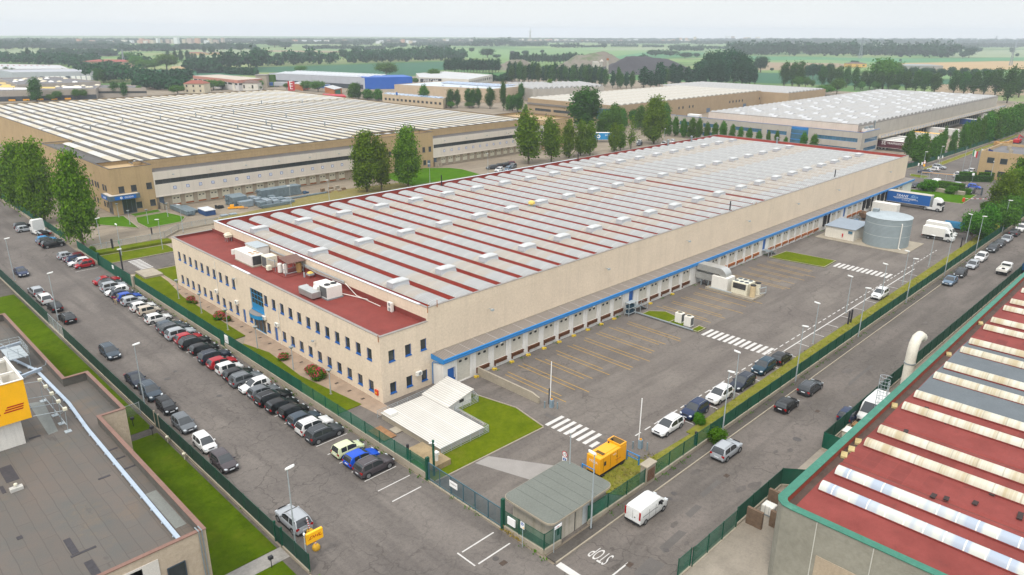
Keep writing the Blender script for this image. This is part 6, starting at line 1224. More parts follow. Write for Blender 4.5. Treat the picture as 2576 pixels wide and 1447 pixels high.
m.build('wheel',BLACK,t,40);m=MB();m.loft([[(-.78,-.1,.62),(-.78,.1,.62),(-.78,.1,.72),(-.78,-.1,.72)],[(-.2,-.16,.68),(-.2,.16,.68),(-.2,.14,.82),(-.2,-.14,.82)],[(.12,-.1,.66),(.12,.1,.66),(.12,.1,.78),(.12,-.1,.78)]]);m.build('seat',BLACK,t,40)
m=MB();m.loft([[(-.8,-.1,.5),(-.8,.1,.5),(-.8,.1,.62),(-.8,-.1,.62)],[(-.2,-.18,.4),(-.2,.18,.4),(-.2,.18,.68),(-.2,-.18,.68)],[(.0,-.14,.25),(.0,.14,.25),(.0,.14,.62),(.0,-.14,.62)],[(.1,-.2,.22),(.1,.2,.22),(.1,.2,.3),(.1,-.2,.3)],[(.36,-.2,.24),(.36,.2,.24),(.36,.2,.32),(.36,-.2,.32)]]);m.loft([[(.34,-.2,.26),(.34,.2,.26),(.44,.2,.26),(.44,-.2,.26)],[(.42,-.22,.75),(.42,.22,.75),(.55,.16,.75),(.55,-.16,.75)],[(.36,-.12,1.0),(.36,.12,1.0),(.48,.08,1.0),(.48,-.08,1.0)]]);m.loft([[(.45,-.1,.5),(.45,.1,.5),(.45,.1,.56),(.45,-.1,.56)],[(.85,-.08,.48),(.85,.08,.48),(.85,.08,.53),(.85,-.08,.53)]]);m.build('fairing',WHITEM,t,40)
m=MB();m.tube([(.36,-.33,1.05),(.38,0,1.02),(.36,.33,1.05)],.025,6);m.cyl((.4,0,1.02),(.62,0,.3),.03,6);m.tube([(.37,-.25,1.05),(.3,-.33,1.2)],.012,4);m.tube([(.37,.25,1.05),(.3,.33,1.2)],.012,4);m.box(.25,-.42,1.18,.28,-.28,1.28);m.box(.25,.28,1.18,.28,.42,1.28);m.build('handlebar',BLACK,t);m=MB();m.box(.5,-.08,.78,.58,.08,.9);m.build('headlight',HEADL,t);m=MB();m.box(-.83,-.08,.55,-.79,.08,.62);m.build('tail_light',TAILL,t);t.location=at(*tl(1000,1680,585,1060),.45)*1;t.location.z=.02;t.rotation_euler=(0,0,R(205))
# courier building, lower left
DH=thing('courier_depot','flat roofed courier depot with dark bitumen roof and brown coping, lower left','building',(10,70,0));DZ,DRF=7.5,6.55
poly=[(-18,51.4),(17.2,51.4),(17.2,76.6),(19.6,76.6),(19.6,89.0),(17.2,89.0),(17.2,117),(-18,117)]
PB=wallm('coarse_pebble_wall','#b4a592',.1,3.2,.08,0,.05);m=MB();m.prism(poly,0,DRF,False);m.build('wall',PB,DH)
BITU=NT('bitumen_sheets');p_=BITU.pos();c_=BITU.mix(BITU.ramp(BITU.noise(p_,.22,5,.65),[(.35,0),(.65,1)]),lin('#655d56'),lin('#5b5a56'));c_=BITU.mix(BITU.math('MULTIPLY',BITU.ramp(BITU.noise(p_,.12,6,.75),[(.55,0),(.72,1)]),.6),c_,lin('#746350'))
bk=BITU.n('ShaderNodeTexBrick');bk.inputs['Scale'].default_value=1;bk.inputs['Brick Width'].default_value=6.5;bk.inputs['Row Height'].default_value=1.05;bk.inputs['Mortar Size'].default_value=.035;bk.inputs['Color1'].default_value=(1,1,1,1);bk.inputs['Color2'].default_value=(.86,.86,.86,1);bk.inputs['Mortar'].default_value=(.55,.55,.55,1)
mp_=BITU.pos((1,1,1),(0,0,R(90)));nn=BITU.n('ShaderNodeTexNoise');nn.inputs['Scale'].default_value=.6;wv=BITU.n('ShaderNodeVectorMath',operation='MULTIPLY_ADD');BITU.l(mp_,nn.inputs['Vector']);BITU.l(nn.outputs['Color'],wv.inputs[0]);wv.inputs[1].default_value=(.35,.2,0);BITU.l(mp_,wv.inputs[2]);BITU.l(wv.outputs[0],bk.inputs['Vector'])
c_=BITU.mix(.5,c_,bk.outputs['Color'],'MULTIPLY');c_=BITU.mix(.4,c_,BITU.ramp(BITU.noise(p_,9,3,.8),[(.3,(.7,.7,.7)),(.7,(1,1,1))]),'MULTIPLY');st_=BITU.ramp(BITU.noise(BITU.pos((.5,.16,1)),1.1,5,.7),[(.64,0),(.72,1)]);c_=BITU.mix(BITU.math('MULTIPLY',st_,.5),c_,lin('#403b38'));BITU=BITU.fin(c_,.85,.3)
m=MB();m.poly(*[(p[0],p[1],DRF+.01)for p in poly]);m.build('roof',BITU,DH)
def wallrun(pts,th,z0,z1,inner,outer,cope,cw=.28,closed=True):
 """parapet along an anticlockwise outline: outer face, inner face, coping slab"""
 mo,mi,mc=MB(),MB(),MB();n=len(pts);ins=[]
 for i in range(n):
  a,b_,c=Vector(pts[i-1]),Vector(pts[i]),Vector(pts[(i+1)%n]);d1=(b_-a).normalized();d2=(c-b_).normalized();n1=Vector((-d1.y,d1.x));n2=Vector((-d2.y,d2.x));ins.append(n1+n2)
 for i in range(n):
  j=(i+1)%n;a,b_=Vector(pts[i]),Vector(pts[j]);ia,ib=a+ins[i]*th,b_+ins[j]*th
  mo.poly((a.x,a.y,z0),(b_.x,b_.y,z0),(b_.x,b_.y,z1),(a.x,a.y,z1));mi.poly((ib.x,ib.y,z0),(ia.x,ia.y,z0),(ia.x,ia.y,z1),(ib.x,ib.y,z1))
  oa,ob=a-ins[i]*.05,b_-ins[j]*.05;ja,jb=a+ins[i]*(th+.05),b_+ins[j]*(th+.05)
  mc.faces([(oa.x,oa.y,z1),(ob.x,ob.y,z1),(jb.x,jb.y,z1),(ja.x,ja.y,z1),(oa.x,oa.y,z1+.07),(ob.x,ob.y,z1+.07),(jb.x,jb.y,z1+.07),(ja.x,ja.y,z1+.07)],[(0,3,2,1),(4,5,6,7),(0,1,5,4),(2,3,7,6)])
 return mo,mi,mc
mo,mi,mc=wallrun(poly,.28,DRF,DZ,0,0,0);mo.build('parapet',PB,DH);mi.build('parapet_lining',mat('grey_bitumen_upstand','#5b5852',.9,.15,.6,6,stain=.3),DH);mc.build('coping',mat('brown_metal_coping','#7e6054',.6,.12,.8,5,stain=.3),DH)
m=MB();m.tube([(16.1,104,DRF+.12),(15.75,95.9,DRF+.12),(16.05,83.6,DRF+.12)],.01)
def tray(par,pts,w,h,m_,z,name='cable_tray'):
 m=MB()
 for(a,b_)in zip(pts[:-1],pts[1:]):
  a=Vector((*a,0));b_=Vector((*b_,0));d=(b_-a).normalized();s=Vector((-d.y,d.x,0))*w;m.prism([a-s,b_-s,b_+s,a+s],z,z+h)
 for k in range(len(pts)-1):
  a=Vector((*pts[k],0));b_=Vector((*pts[k+1],0));n=int((b_-a).length/2.4)
  for i in range(n):q=a+(b_-a)*(i+.5)/n;m.box(q.x-w-.05,q.y-.1,z-.1,q.x+w+.05,q.y+.1,z)
 return m.build(name,m_,par)
GALV=mat('bright_galvanised_tray','#a9b7c4',.45,.06,1,5,.5,.2)
tray(DH,[(15.5,52.2),(15.75,76.2),(16.05,83.6),(15.75,96.0)],.17,.12,GALV,DRF+.16)
tray(DH,[(15.7,95.5),(14.6,100.5),(13.6,101.2)],.16,.1,GALV,DRF+.2);tray(DH,[(14.2,95.6),(13.4,99.8)],.17,.1,GALV,DRF+.2);tray(DH,[(12.2,93.2),(16.2,94.6)],.14,.3,GALV,DRF+.4,'steel_beam');tray(DH,[(11.5,104.3),(16.4,105.0)],.14,.3,GALV,DRF+.4,'steel_beam')
m=MB()
for x,y,w,l in((8.2,73,.5,1.6),(14.2,66.3,.5,.14),(16.3,70.8,.5,.12),(16.3,68.7,.5,.12),(16.4,66.4,.5,.12),(11.6,78.6,.5,.16),(9.2,58,.25,1.2),(9.7,56.6,.9,.13),(9.6,54,.3,1.2),(7.2,70.5,.15,.7),(6.6,62,.2,.25)):m.box(x-w,y-l,DRF+.012,x+w,y+l,DRF+.035)
m.build('roof_patch',mat('bitumen_patch','#3f3d40',.8,.2,2,6),DH);m=MB();m.prism([(12.7,78.1),(13.6,78.3),(14.3,86.5),(13.0,87)],DRF+.012,DRF+.03);m.prism([(15.9,54.4),(16.8,54.4),(16.8,61),(15.9,61)],DRF+.012,DRF+.03);m.build('roof_patch',mat('smooth_bitumen','#7a7d78',.8,.08,1,5),DH)
m=MB();m.box(10.5,51.35,3.6,13.4,51.398,6.8);m.box(-5,51.35,3.4,12.2,51.397,6.6);m.build('white_panel',mat('white_wall_panel','#cfcac2',.7,.05,.5),DH)
for u in(13.9,8.0):window(DH,(0,51.4,0),X,-Y,u,u+1.4,4.1,5.6,-.03,dkf,GLASS,.08,sill=False)
m=MB();m.tube([(16.6,52.0,DZ+.12),(16.62,51.3,DZ+.1),(16.64,51.3,0)],.05);m.tube([(16.85,52.0,DZ+.12),(16.86,51.3,DZ+.1),(16.88,51.3,0)],.05);m.tube([(16.2,94.6,DRF+.75),(16.7,94.7,DRF+.8),(16.95,95.3,DZ+.15)],.03);m.build('conduit',STEEL,DH)
t=thing('concrete_block','white concrete block with a small lamp on the bitumen roof','block',(8.4,64.3,DRF+.01));a=at(*tl(0,1680,170,605),DRF);m=MB();bbox(m,a.x-.5,a.y-.25,DRF+.015,a.x+.5,a.y+.25,DRF+.35,.03);m.build('block',mat('pale_block','#b9b7b0',.9,.08,1),t);m=MB();m.cyl((a.x,a.y,DRF+.35),(a.x,a.y,DRF+.6),.04);m.lathe((a.x,a.y,DRF+.55),[(.16,0),(.14,.12),(0,.18)],10);m.build('lamp',CREAMM,t)
SG=thing('rooftop_sign','huge yellow box sign with red letters on a white base on the depot roof','sign',(5,80,DRF+.01))
m=MB();m.box(-2,77.5,9.25,11.6,77.6,13.35);m.build('sign_face',YEL,SG);m=MB();m.box(11.5,77.601,9.25,11.6,84.5,13.35);m.box(-2,84.4,9.25,11.499,84.5,13.35);m.build('side_panel',WHITEM,SG)
m=MB();m.box(-2,77.9,DRF+.02,10.7,84.2,9.2);m.build('sign_base',mat('white_sign_base','#d4d1c9',.8,.06,.4,streak=.2),SG)
m=MB()
for y in(77.75,80.5,84.2):m.box(-2,y-.1,13.0,11.45,y+.1,13.25)
for x in np.arange(-1.5,11.5,1.3):m.box(x,77.85,12.2,x+.12,84.1,12.45);m.tube([(x,77.8,9.4),(x+.5,84.1,12.9)],.06,5);m.tube([(x,84.1,9.4),(x,77.8,12.9)],.06,5)
m.box(-2,77.45,13.351,11.65,77.65,13.42);m.box(11.45,77.651,13.351,11.65,84.55,13.42);m.build('frame',WHITEM,SG)
RD=mat('logo_red','#b01416',.5,.05)
text('lettering','DHL',RD,SG,(9.15,77.49,10.95),X,Z,2.3,.01,'RIGHT',.45,1.5);m=MB()
for k in range(3):z=10.42+k*.235;m.faces([(9.45+k*.16,77.485,z),(11.05+k*.06,77.485,z),(11.13+k*.06,77.485,z+.13),(9.54+k*.16,77.485,z+.13)],[(0,1,2,3)])
m.build('logo_stripes',RD,SG)
t=thing('sign_floodlights','rack of five small floodlights on braced arms in front of the yellow sign','floodlight rack',(14,81,DRF+.01));m=MB();ys=(76.9,79.1,81.5,83.7,85.9)
m.tube([(14.3,76.9,9.2),(14.4,85.9,9.2)],.04);m.tube([(14.3,77.6,7.3),(14.35,85.6,7.3)],.04)
for y in ys[::2]+(79.1,):m.tube([(14.3,y,9.2),(14.3,y+.6,DRF+.02)],.035);m.box(14.0,y+.3,DRF,14.6,y+.9,DRF+.08)
for y in(76.9,79.1,81.5,85.9):m.tube([(14.3,y,9.2),(11.62,y,9.6)],.035)
m.tube([(14.3,76.9,9.2),(14.3,80.2,7.3)],.03);m.build('frame',STEELP,t)
for y in ys:m=MB();m.box(14.15,y-.16,9.22,14.5,y+.16,9.5);m.build('floodlight',CREAMM,t)
t=thing('roof_cage_platform','small wire cage access platform behind the yellow sign','platform',(14.7,99,DRF+.01));m=MB();m.box(13.6,96.8,8.2,15.6,101,8.26)
m.build('deck',STEELP,t);railing(t,[(13.6,101),(15.7,101),(15.7,96.8),(13.6,96.8)],1.1,1.0,'railing',STEELP,8.26,3,.025);m=MB()
for x,y in((13.7,96.9),(15.6,96.9),(15.6,100.9),(13.7,100.9)):m.cyl((x,y,DRF),(x,y,8.2),.05)
m.tube([(12.0,104,10.3),(15.2,96.2,8.3)],.05);m.build('post',STEEL,t)
# red roofed works, lower right
RW=thing('red_roof_works','low works hall with red bitumen roof, green coping and rows of cream barrel skylights','factory',(52,21,0));rz=8.0
poly=[(52.3,-40),(230,-40),(230,21),(53.4,21),(52.8,20.7),(52.4,20.2),(52.3,19.4)]
m=MB();m.prism(poly,0,rz-.75,False);m.build('wall',PEBBLE,RW)
mo,mi,mc=wallrun(poly,.3,rz-.76,rz,0,0,0);mo.build('parapet',PEBBLE,RW);mi.build('parapet_lining',mat('orange_red_upstand','#8f3f2c',.8,.12,.8,5,stain=.3),RW);mc.build('coping',mat('green_coping','#3a7562',.6,.12,1.2,5,stain=.25,staincol=lin('#7fa596')),RW)
RBT=NT('red_roof_bitumen');p_=RBT.pos();c_=RBT.mix(RBT.ramp(RBT.noise(p_,.3,5,.65),[(.35,0),(.65,1)]),lin('#76352f'),lin('#86403a'));bk=RBT.n('ShaderNodeTexBrick');bk.inputs['Scale'].default_value=1;bk.inputs['Brick Width'].default_value=1.35;bk.inputs['Row Height'].default_value=1.3;bk.offset=0;bk.inputs['Mortar Size'].default_value=.03;bk.inputs['Color1'].default_value=(1,1,1,1);bk.inputs['Color2'].default_value=(.72,.72,.72,1);bk.inputs['Mortar'].default_value=(1.1,1.05,1.05,1);RBT.l(p_,bk.inputs['Vector'])
msk=RBT.ramp(RBT.noise(RBT.pos((.19,.05,1)),1,3,.5),[(.47,0),(.55,1)]);c_=RBT.mix(RBT.math('MULTIPLY',msk,.8),c_,RBT.mix(1,c_,bk.outputs['Color'],'MULTIPLY'));c_=RBT.mix(.5,c_,RBT.ramp(RBT.noise(p_,8,3,.8),[(.3,(.68,.66,.66)),(.7,(1,1,1))]),'MULTIPLY');c_=RBT.mix(RBT.math('MULTIPLY',RBT.ramp(RBT.noise(p_,.5,6,.75),[(.6,0),(.7,1)]),.4),c_,lin('#3d2a26'));RBT=RBT.fin(c_,.85,.3)
m=MB();m.prism([(52.7,-39.7),(229.7,-39.7),(229.7,20.65),(52.75,20.65)],rz-.76,rz-.74);m.build('gutter',mat('muddy_gutter','#56473f',.9,.25,.8,5,stain=.6),RW)
m=MB();
for k in range(18):
 x0=53.4+10.35*k
 m.loft([[(x0,y,rz-.735),(x0+.35,y,rz-.6),(x0+5.17,y,rz-.45),(x0+9.9,y,rz-.6),(x0+10.3,y,rz-.735)]for y in(-39.6,19.7)],False,True)
m.build('roof',RBT,RW)
m=MB();m.loft([[(83.6,y,rz-.58),(88.9,y,rz-.43),(94,y,rz-.58),(94.6,y,rz-.57),(99.2,y,rz-.43),(104.6,y,rz-.58)]for y in(-39.5,19.6)],False,True);m.v=[(v[0],v[1],v[2]+.03)for v in m.v];m.build('grey_roof_section',mat('slate_bitumen','#62696d',.85,.1,.5,6,stain=.3,staincol=(.05,.05,.05)),RW)
SKY=NT('cream_skylight');p_=SKY.pos();sp=SKY.n('ShaderNodeSeparateXYZ');SKY.l(p_,sp.inputs[0]);c_=SKY.mix(SKY.ramp(SKY.noise(SKY.pos((.02,1.0,.02)),1,5,.75),[(.4,0),(.62,1)]),lin('#bdbcad'),lin('#a5987a'));f_=SKY.math('FRACT',SKY.math('ADD',SKY.math('DIVIDE',sp.outputs[1],2.1),50));c_=SKY.mix(SKY.math('MULTIPLY',SKY.math('LESS_THAN',f_,.05),.5),c_,lin('#87806e'));SKY=SKY.fin(c_,.4,.4)
CLR=NT('clear_skylight');p_=CLR.pos();sp=CLR.n('ShaderNodeSeparateXYZ');CLR.l(p_,sp.inputs[0]);f_=CLR.math('DIVIDE',sp.outputs[1],1.45);c_=CLR.mix(CLR.ramp(CLR.noise(CLR.pos((.01,.48,.01)),1,2,.6),[(.44,0),(.52,1)]),lin('#98a3b0'),lin('#b9bdb4'));c_=CLR.mix(CLR.math('LESS_THAN',CLR.math('FRACT',CLR.math('ADD',f_,50)),.07),c_,lin('#d8d6c8'));CLR=CLR.fin(c_,.25,.5)
for i,xc in enumerate((57.9,61.3,68.1,71.6,78.5,82.3,88.9,92.8,99.3,103.1,109.9,113.6,120.2,124.2,131,134.8,141.5,145.2)):
 m=MB();m.box(xc-.72,-38,rz-.7,xc+.72,19.2,rz-.35);q=m.build('skylight_curb',REDM,RW)
 m=MB();vault(m,xc,.66,rz-.345,.55,-38,19.25,10);m.build('barrel_skylight',CLR if i<2 else SKY,RW,40)
m=MB();m.prism([(92.5,17),(92.9,17),(94.2,12.8),(93.9,12.7)],rz-.38,rz-.3);m.build('loose_strip',SKY,RW);m=MB()
for k in range(20):x,y=rng.uniform(63,84),rng.uniform(2,18);m.obox((x,y),(1,rng.uniform(-.2,.2)),rng.uniform(.3,.6),.2,rz-.46,rz-.37)
m.build('roof_patch',mat('black_patch','#3b2f2d',.9,.2,2),RW);m=MB()
for x,y in((66.3,19.9),(68.2,20.0),(64.8,20.0),(78.5,20.1),(112.2,20.2),(97.5,20.1)):m.obox((x,y),(1,.3),.5,.28,rz-.72,rz-.5)
m.build('debris',mat('foam_debris','#b9a877',.9,.2,3),RW)
m=MB()
for k,x in enumerate((57.5,61.9,66.3,70.7)):pass
for k in range(12):y=17.2-4.4*k;m.box(52.26,y,0,52.5,y+.07,rz-.1)
m.build('panel_joint',mat('pale_joint','#bdbcb2',.9,.05),RW);m=MB()
for k in range(9):y=16.9-4.4*k;m.box(52.25,y-4.3,0,52.4,y+.0,4.4 if k%2 else 4.9)
m.build('beige_panel',mat('beige_pebble_panel','#a99a84',.9,.08,.5,4,bump=.02),RW)
t=thing('exhaust_elbow','fat white bent exhaust pipe rising beside the red roof edge','exhaust pipe',(93.5,23.2,.065));pts=[(93.5,23.2,.07),(93.5,23.2,8.0),(93.75,23.2,8.9),(94.5,23.2,9.5),(95.6,23.2,9.5),(96.6,23.2,9.0)];secs=[]
for i,p in enumerate(pts):
 d=(Vector(pts[min(i+1,5)])-Vector(pts[max(i-1,0)])).normalized();a=Y.copy();b_=d.cross(a).normalized();secs.append([tuple(Vector(p)+(a*math.cos(k*math.pi/7)+b_*math.sin(k*math.pi/7))*.62)for k in range(14)])
m=MB();m.loft(secs);m.build('pipe',mat('white_duct_paint','#cfcabb',.5,.06,1,5,stain=.25),t,40);m=MB();m.cyl((93.5,23.2,6.4),(93.5,23.2,6.55),.68,14);m.cyl((93.5,23.2,3),(93.5,21.0,3),.08,6);m.build('bracket',STEEL,t)
t=thing('caged_ladder','grey caged ladder standing at the red roof edge','ladder',(80.6,22.2,.065));m=MB()
for s in(-.25,.25):m.cyl((80.6+s,21.6,.07),(80.6+s,21.6,9.1),.035,5)
for z in np.arange(.4,9,.33):m.cyl((80.35,21.6,z),(80.85,21.6,z),.02,4)
m.build('ladder',STEELP,t);m=MB()
for z in np.arange(2.6,9.4,.85):
 q=[(80.6+.5*math.cos(a),22.0+.62*math.sin(a),z)for a in np.linspace(-.9,math.pi+.9,11)];m.tube(q,.03,4)
for a in(.2,.9,1.57,2.2,2.9):m.cyl((80.6+.5*math.cos(a),22.0+.62*math.sin(a),2.6),(80.6+.5*math.cos(a),22.0+.62*math.sin(a),9.3),.02,4)
m.build('cage',STEELP,t)
# transformer hut, generator, gate area
KB=thing('transformer_hut','concrete transformer hut with flat grey rounded roof at the street corner','hut',(44,38,0))
def rrect(x0,y0,x1,y1,r,n=4):return[(cx+r*math.cos(a),cy+r*math.sin(a))for cx,cy,a0 in((x1-r,y1-r,0),(x0+r,y1-r,90),(x0+r,y0+r,180),(x1-r,y0+r,270))for a in[R(a0+90*i/n)for i in range(n+1)]]
HW=mat('dirty_cream_wall','#b5aea0',.9,.1,.6,6,streak=.5,staincol=lin('#6b6a4d'));m=MB();m.box(42.4,36.75,0,47.6,41.9,2.75);m.build('wall',HW,KB)
m=MB();m.prism(rrect(41.55,36.2,50.8,42.6,.8),2.751,2.95);m.build('roof_slab',CONC,KB);m=MB();m.prism(rrect(41.6,36.25,50.75,42.55,.78),2.951,2.98)
m.build('roof',mat('grey_green_felt','#6c7069',.9,.06,.4,5),KB);m=MB()
for x in np.arange(43.4,50.5,1.2):m.box(x,36.3,2.981,x+.03,42.5,2.99)
m.build('felt_seam',mat('felt_seam','#575b56',.9,.05),KB);m=MB();m.box(47.61,36.9,0,50.5,41.8,2.75);m.build('rear_wall',HW,KB)
for x in(42.7,46.7):m=MB();m.box(x,36.7,.1,x+.9,36.748,2.2);m.build('door',mat('pale_steel_door','#b9c0c0',.6,.08,1,stain=.2),KB)
m=MB();m.box(43.0,36.66,.9,43.3,36.698,1.6);m.build('poster',LETTER,KB);m=MB();m.poly((43.05,36.69,1.75),(43.35,36.69,1.75),(43.2,36.69,2.05));m.build('warning_triangle',YEL,KB)
m=MB();m.box(45.55,36.70,0,45.6,36.748,2.6);m.build('joint',LETTER,KB)
GE=thing('generator','bright orange yellow container generator on a gravel patch by the barrier','generator',(56,41.5,.11));x0,x1,y0,y1=53.9,58.5,40.35,42.15
m=MB();bbox(m,x0,y0,.55,x1,y1,2.5,.08);m.box(x1-1.1,y0,2.501,x1,y1,2.72);m.box(x0+.6,y0+.3,2.501,x1-1.2,y1-.3,2.56);m.build('casing',YELG,GE);m=MB();m.box(x0+.05,y0+.05,.22,x1-.05,y1-.05,.549)
for x in(x0+.4,x1-.8):m.box(x,y0-.03,.11,x+.45,y0+.3,.3);m.box(x,y1-.3,.11,x+.45,y1+.03,.3)
m.build('skid',BLACK,GE);m=MB();m.box(x1-1.0,y0+.15,2.721,x1-.1,y1-.15,2.735);m.box(x0+.7,y0+.25,2.561,x0+1.2,y1-.5,2.57);m.build('vent_mesh',mat('vent_brown','#5f4a22',.8,.2,6),GE)
m=MB();m.cyl((x1-.9,y1-.5,2.72),(x1-.9,y1-.5,2.95),.12,10);m.cyl((x1-1.4,y1-.4,2.5),(x1-1.4,y1-.4,2.7),.1);m.build('exhaust',BLACK,GE);m=MB()
for x in(x0+.6,x0+1.8,x0+3.0):m.box(x,y0-.012,.7,x+.02,y0,2.35)
m.box(x0+.7,y0-.015,1.35,x0+1.05,y0,1.85);m.box(x0+2.9,y0-.02,1.5,x0+2.97,y0,1.7);m.build('door_detail',LETTER,GE)
text('lettering','MOSA',WHITES,GE,(x0-.012,(y0+y1)/2,1.85),-Y,Z,.42,.004);text('lettering','MOSA',WHITES,GE,(x0+2.5,y0-.014,2.05),X,Z,.22,.003);text('lettering','GE 165 PSX',mat('sign_red2','#c03a1a',.5,.05),GE,(x0+3.2,y0-.014,1.2),X,Z,.2,.003)
for x,y,l in((53.5,42.4,'near'),(59.1,40.6,'far')):
 t=thing('blue_barrier',f'blue tubular guard rail at the {l} end of the yellow generator','guard rail',(x,y,.1));m=MB()
 for yy in(y-1.6,y):m.cyl((x,yy,0),(x,yy,1.25),.08,8)
 m.cyl((x,y-1.6,1.2),(x,y,1.2),.06,8);m.cyl((x,y-1.6,.65),(x,y,.65),.05,8);m.build('rail',BLUE,t)
t=thing('meter_pillar','concrete pillar with rusty louvred doors set in the green fence by the van','pillar',(57.3,36.5,0));m=MB();m.box(56.4,36.15,0,58.0,36.95,2.25);m.box(56.3,36.05,2.251,58.1,37.05,2.38);m.build('pillar',CONC,t);m=MB()
for k in range(8):m.box(56.55,36.1,.5+k*.18,57.85,36.148,.62+k*.18)
m.build('louvre_door',mat('rusty_louvre','#6d5240',.9,.3,3),t)
def barrier(x,y,label,arm=5.2,closed=False):
 t=thing('barrier_gate',label,'barrier',(x,y,0));m=MB();bbox(m,x-.22,y-.2,0,x+.22,y+.2,1.1,.05);m.build('post_box',mat('barrier_blue_grey','#7f929d',.5,.08),t);m=MB();m.lathe((x,y,1.101),[(.16,0),(.15,.12),(0,.18)],10);m.build('lamp',mat('amber','#c98a1a',.4,.1),t)
 m=MB();m.cyl((x,y+.26,.95),(x+.1,y+.28,.95+arm),.055,8);m.build('arm',WHITES,t);m=MB();m.cyl((x-.75,y+.5,0),(x-.75,y+.5,.95),.09,8);m.cyl((x+.2,y-.8,0),(x+.2,y-.8,.95),.09,8);m.build('bollard',mat('bollard_grey','#76868c',.5,.08),t)
barrier(62.1,54.6,'raised white barrier arm near the covered ramp',5.3);barrier(62.2,41.0,'raised white barrier arm near the yellow generator',5.3)
t=thing('black_post','slim black sensor post beside the barrier near the ramp','post',(62.6,55.4,0));m=MB();m.box(62.5,55.3,0,62.7,55.5,2.2);m.build('post',LETTER,t)
def post(x,y,hh,label,r=.11,m_=LETTER,z=0):m=MB();m.box(x-r,y-r,z,x+r,y+r,z+hh);return one(m,'black_post',m_,label,'post',(x,y,z))
post(117.6,39.3,2.4,'thick black post pair by the verge, left one');post(118.7,39.3,2.4,'thick black post pair by the verge, right one');post(182.4,39.9,2.4,'thick black post near the white box trucks');post(67.2,36.9,1.8,'short dark post behind the green fence near the silver SUV');post(41.6,57.5,2.1,'black post behind the tall green lamp mast by the gate')
t=thing('red_barrier','closed red and white barrier on the far exit road','barrier',(236,53.4,.01));m=MB();m.box(235.7,53.1,.02,236.3,53.7,1.15);m.build('post_box',paint('barrier_orange','#cf4a26'),t);
for k in range(12):m=MB();a,b_=k/12,(k+1)/12;p=Vector((236.3,53.1,.95));q=Vector((242.5,46.5,.95));m.cyl(p+(q-p)*a,p+(q-p)*b_,.06,6);m.build('arm_red' if k%2 else 'arm_white',REDS if k%2 else WHITES,t)
def pole_sign(x,y,hz_,label,parts,rz=0,name='road_sign'):
 t=thing(name,label,'sign',(0,0,0));m=MB();m.cyl((0,0,0),(0,0,hz_),.035,6);m.build('pole',STEELP,t)
 for kind,z,sz,mm,tx,tm in parts:
  if kind=='disc':
   for r,mt_,o in((sz,REDS,0),(sz*.78,WHITES,.008)):
    m=MB();m.faces([(-.05-o,r*math.cos(2*math.pi*i/18),z+r*math.sin(2*math.pi*i/18))for i in range(18)],[tuple(range(17,-1,-1))]);m.faces([(-.03,r*math.cos(2*math.pi*i/18),z+r*math.sin(2*math.pi*i/18))for i in range(18)],[tuple(range(18))]);m.build('disc',mt_,t)
   if tx:text('lettering',tx,LETTER,t,(-.065,0,z),-Y,Z,sz*1.15,.003)
  else:
   w_,h_=sz;m=MB();m.box(-.055,-w_/2,z-h_/2,-.035,w_/2,z+h_/2);m.build('plate',mm,t)
   if tx:text('lettering',tx,tm or LETTER,t,(-.06,0,z),-Y,Z,h_*.5,.003)
   if kind=='walk':
    m=MB();m.faces([(-.062,.22*math.cos(2*math.pi*i/16),z+h_*.2+.22*math.sin(2*math.pi*i/16))for i in range(16)],[tuple(range(15,-1,-1))]);m.build('blue_disc',BLUED,t);m=MB();m.tube([(-.066,0,z+h_*.2+.14),(-.066,0,z+h_*.2)],.03,4);m.tube([(-.066,.07,z+h_*.2-.14),(-.066,0,z+h_*.2),(-.066,-.07,z+h_*.2-.14)],.022,4);m.build('walker',WHITES,t);m=MB()
    for k in range(3):m.box(-.062,-w_*.38,z-h_*.12-k*.13,-.056,w_*.38,z-h_*.12-k*.13+.05)
    m.build('text_lines',LETTER,t)
   if kind=='park':
    m=MB();m.faces([(-.062,.18*math.cos(2*math.pi*i/16),z+h_*.2+.18*math.sin(2*math.pi*i/16))for i in range(16)],[tuple(range(15,-1,-1))]);m.build('blue_disc',BLUED,t);m=MB();m.tube([(-.068,.11,z+h_*.2+.11),(-.068,-.11,z+h_*.2-.11)],.02,4);m.build('bar',WHITES,t);m=MB();m.box(-.062,-.22,z-h_*.36,-.056,-.06,z-h_*.2);m.build('small_symbol',YEL,t)
 t.location=(x,y,0);t.rotation_euler=(0,0,rz);return t
a=at(*tl(2000,1680,630,430));pole_sign(51.5,43.2,3.3,'speed limit 10 sign over a pedestrian plate behind the transformer hut',[('disc',2.95,.36,0,'10',0),('walk',2.1,(.62,1.0),WHITES,None,None)],R(0))
a=at(*tl(2000,1680,105,1180));pole_sign(a.x,a.y,2.7,'white no waiting sign at the corner of the transformer hut',[('park',2.45,(.5,.72),WHITES,None,None)])
a=at(*tl(2000,1680,418,1245));t=pole_sign(a.x,a.y,2.9,'white street name arrow sign on the pavement by the hut door',[],0);m=MB();m.prism([(.05,-.02),(.95,-.02),(1.05,0),(.95,.02),(.05,.02)],2.55,2.85);m.build('plate',WHITES,t);text('lettering','VIA',mat('sign_red2','#c03a1a',.5,.05),t,(.5,-.03,2.7),X,Z,.2,.003)
a=at(*tl(0,560,1220,1130));pole_sign(a.x,a.y,3.2,'green first aid meeting point sign on the far lawn',[('plate',2.9,(.6,.6),GREENS,'+',WHITES)])
a=at(*tl(3000,560,1560,285));pole_sign(a.x,a.y,3.4,'round red sign above yellow plate at the far lot entrance',[('disc',3.1,.45,0,None,0),('plate',2.2,(.6,.8),YEL,None,None)])
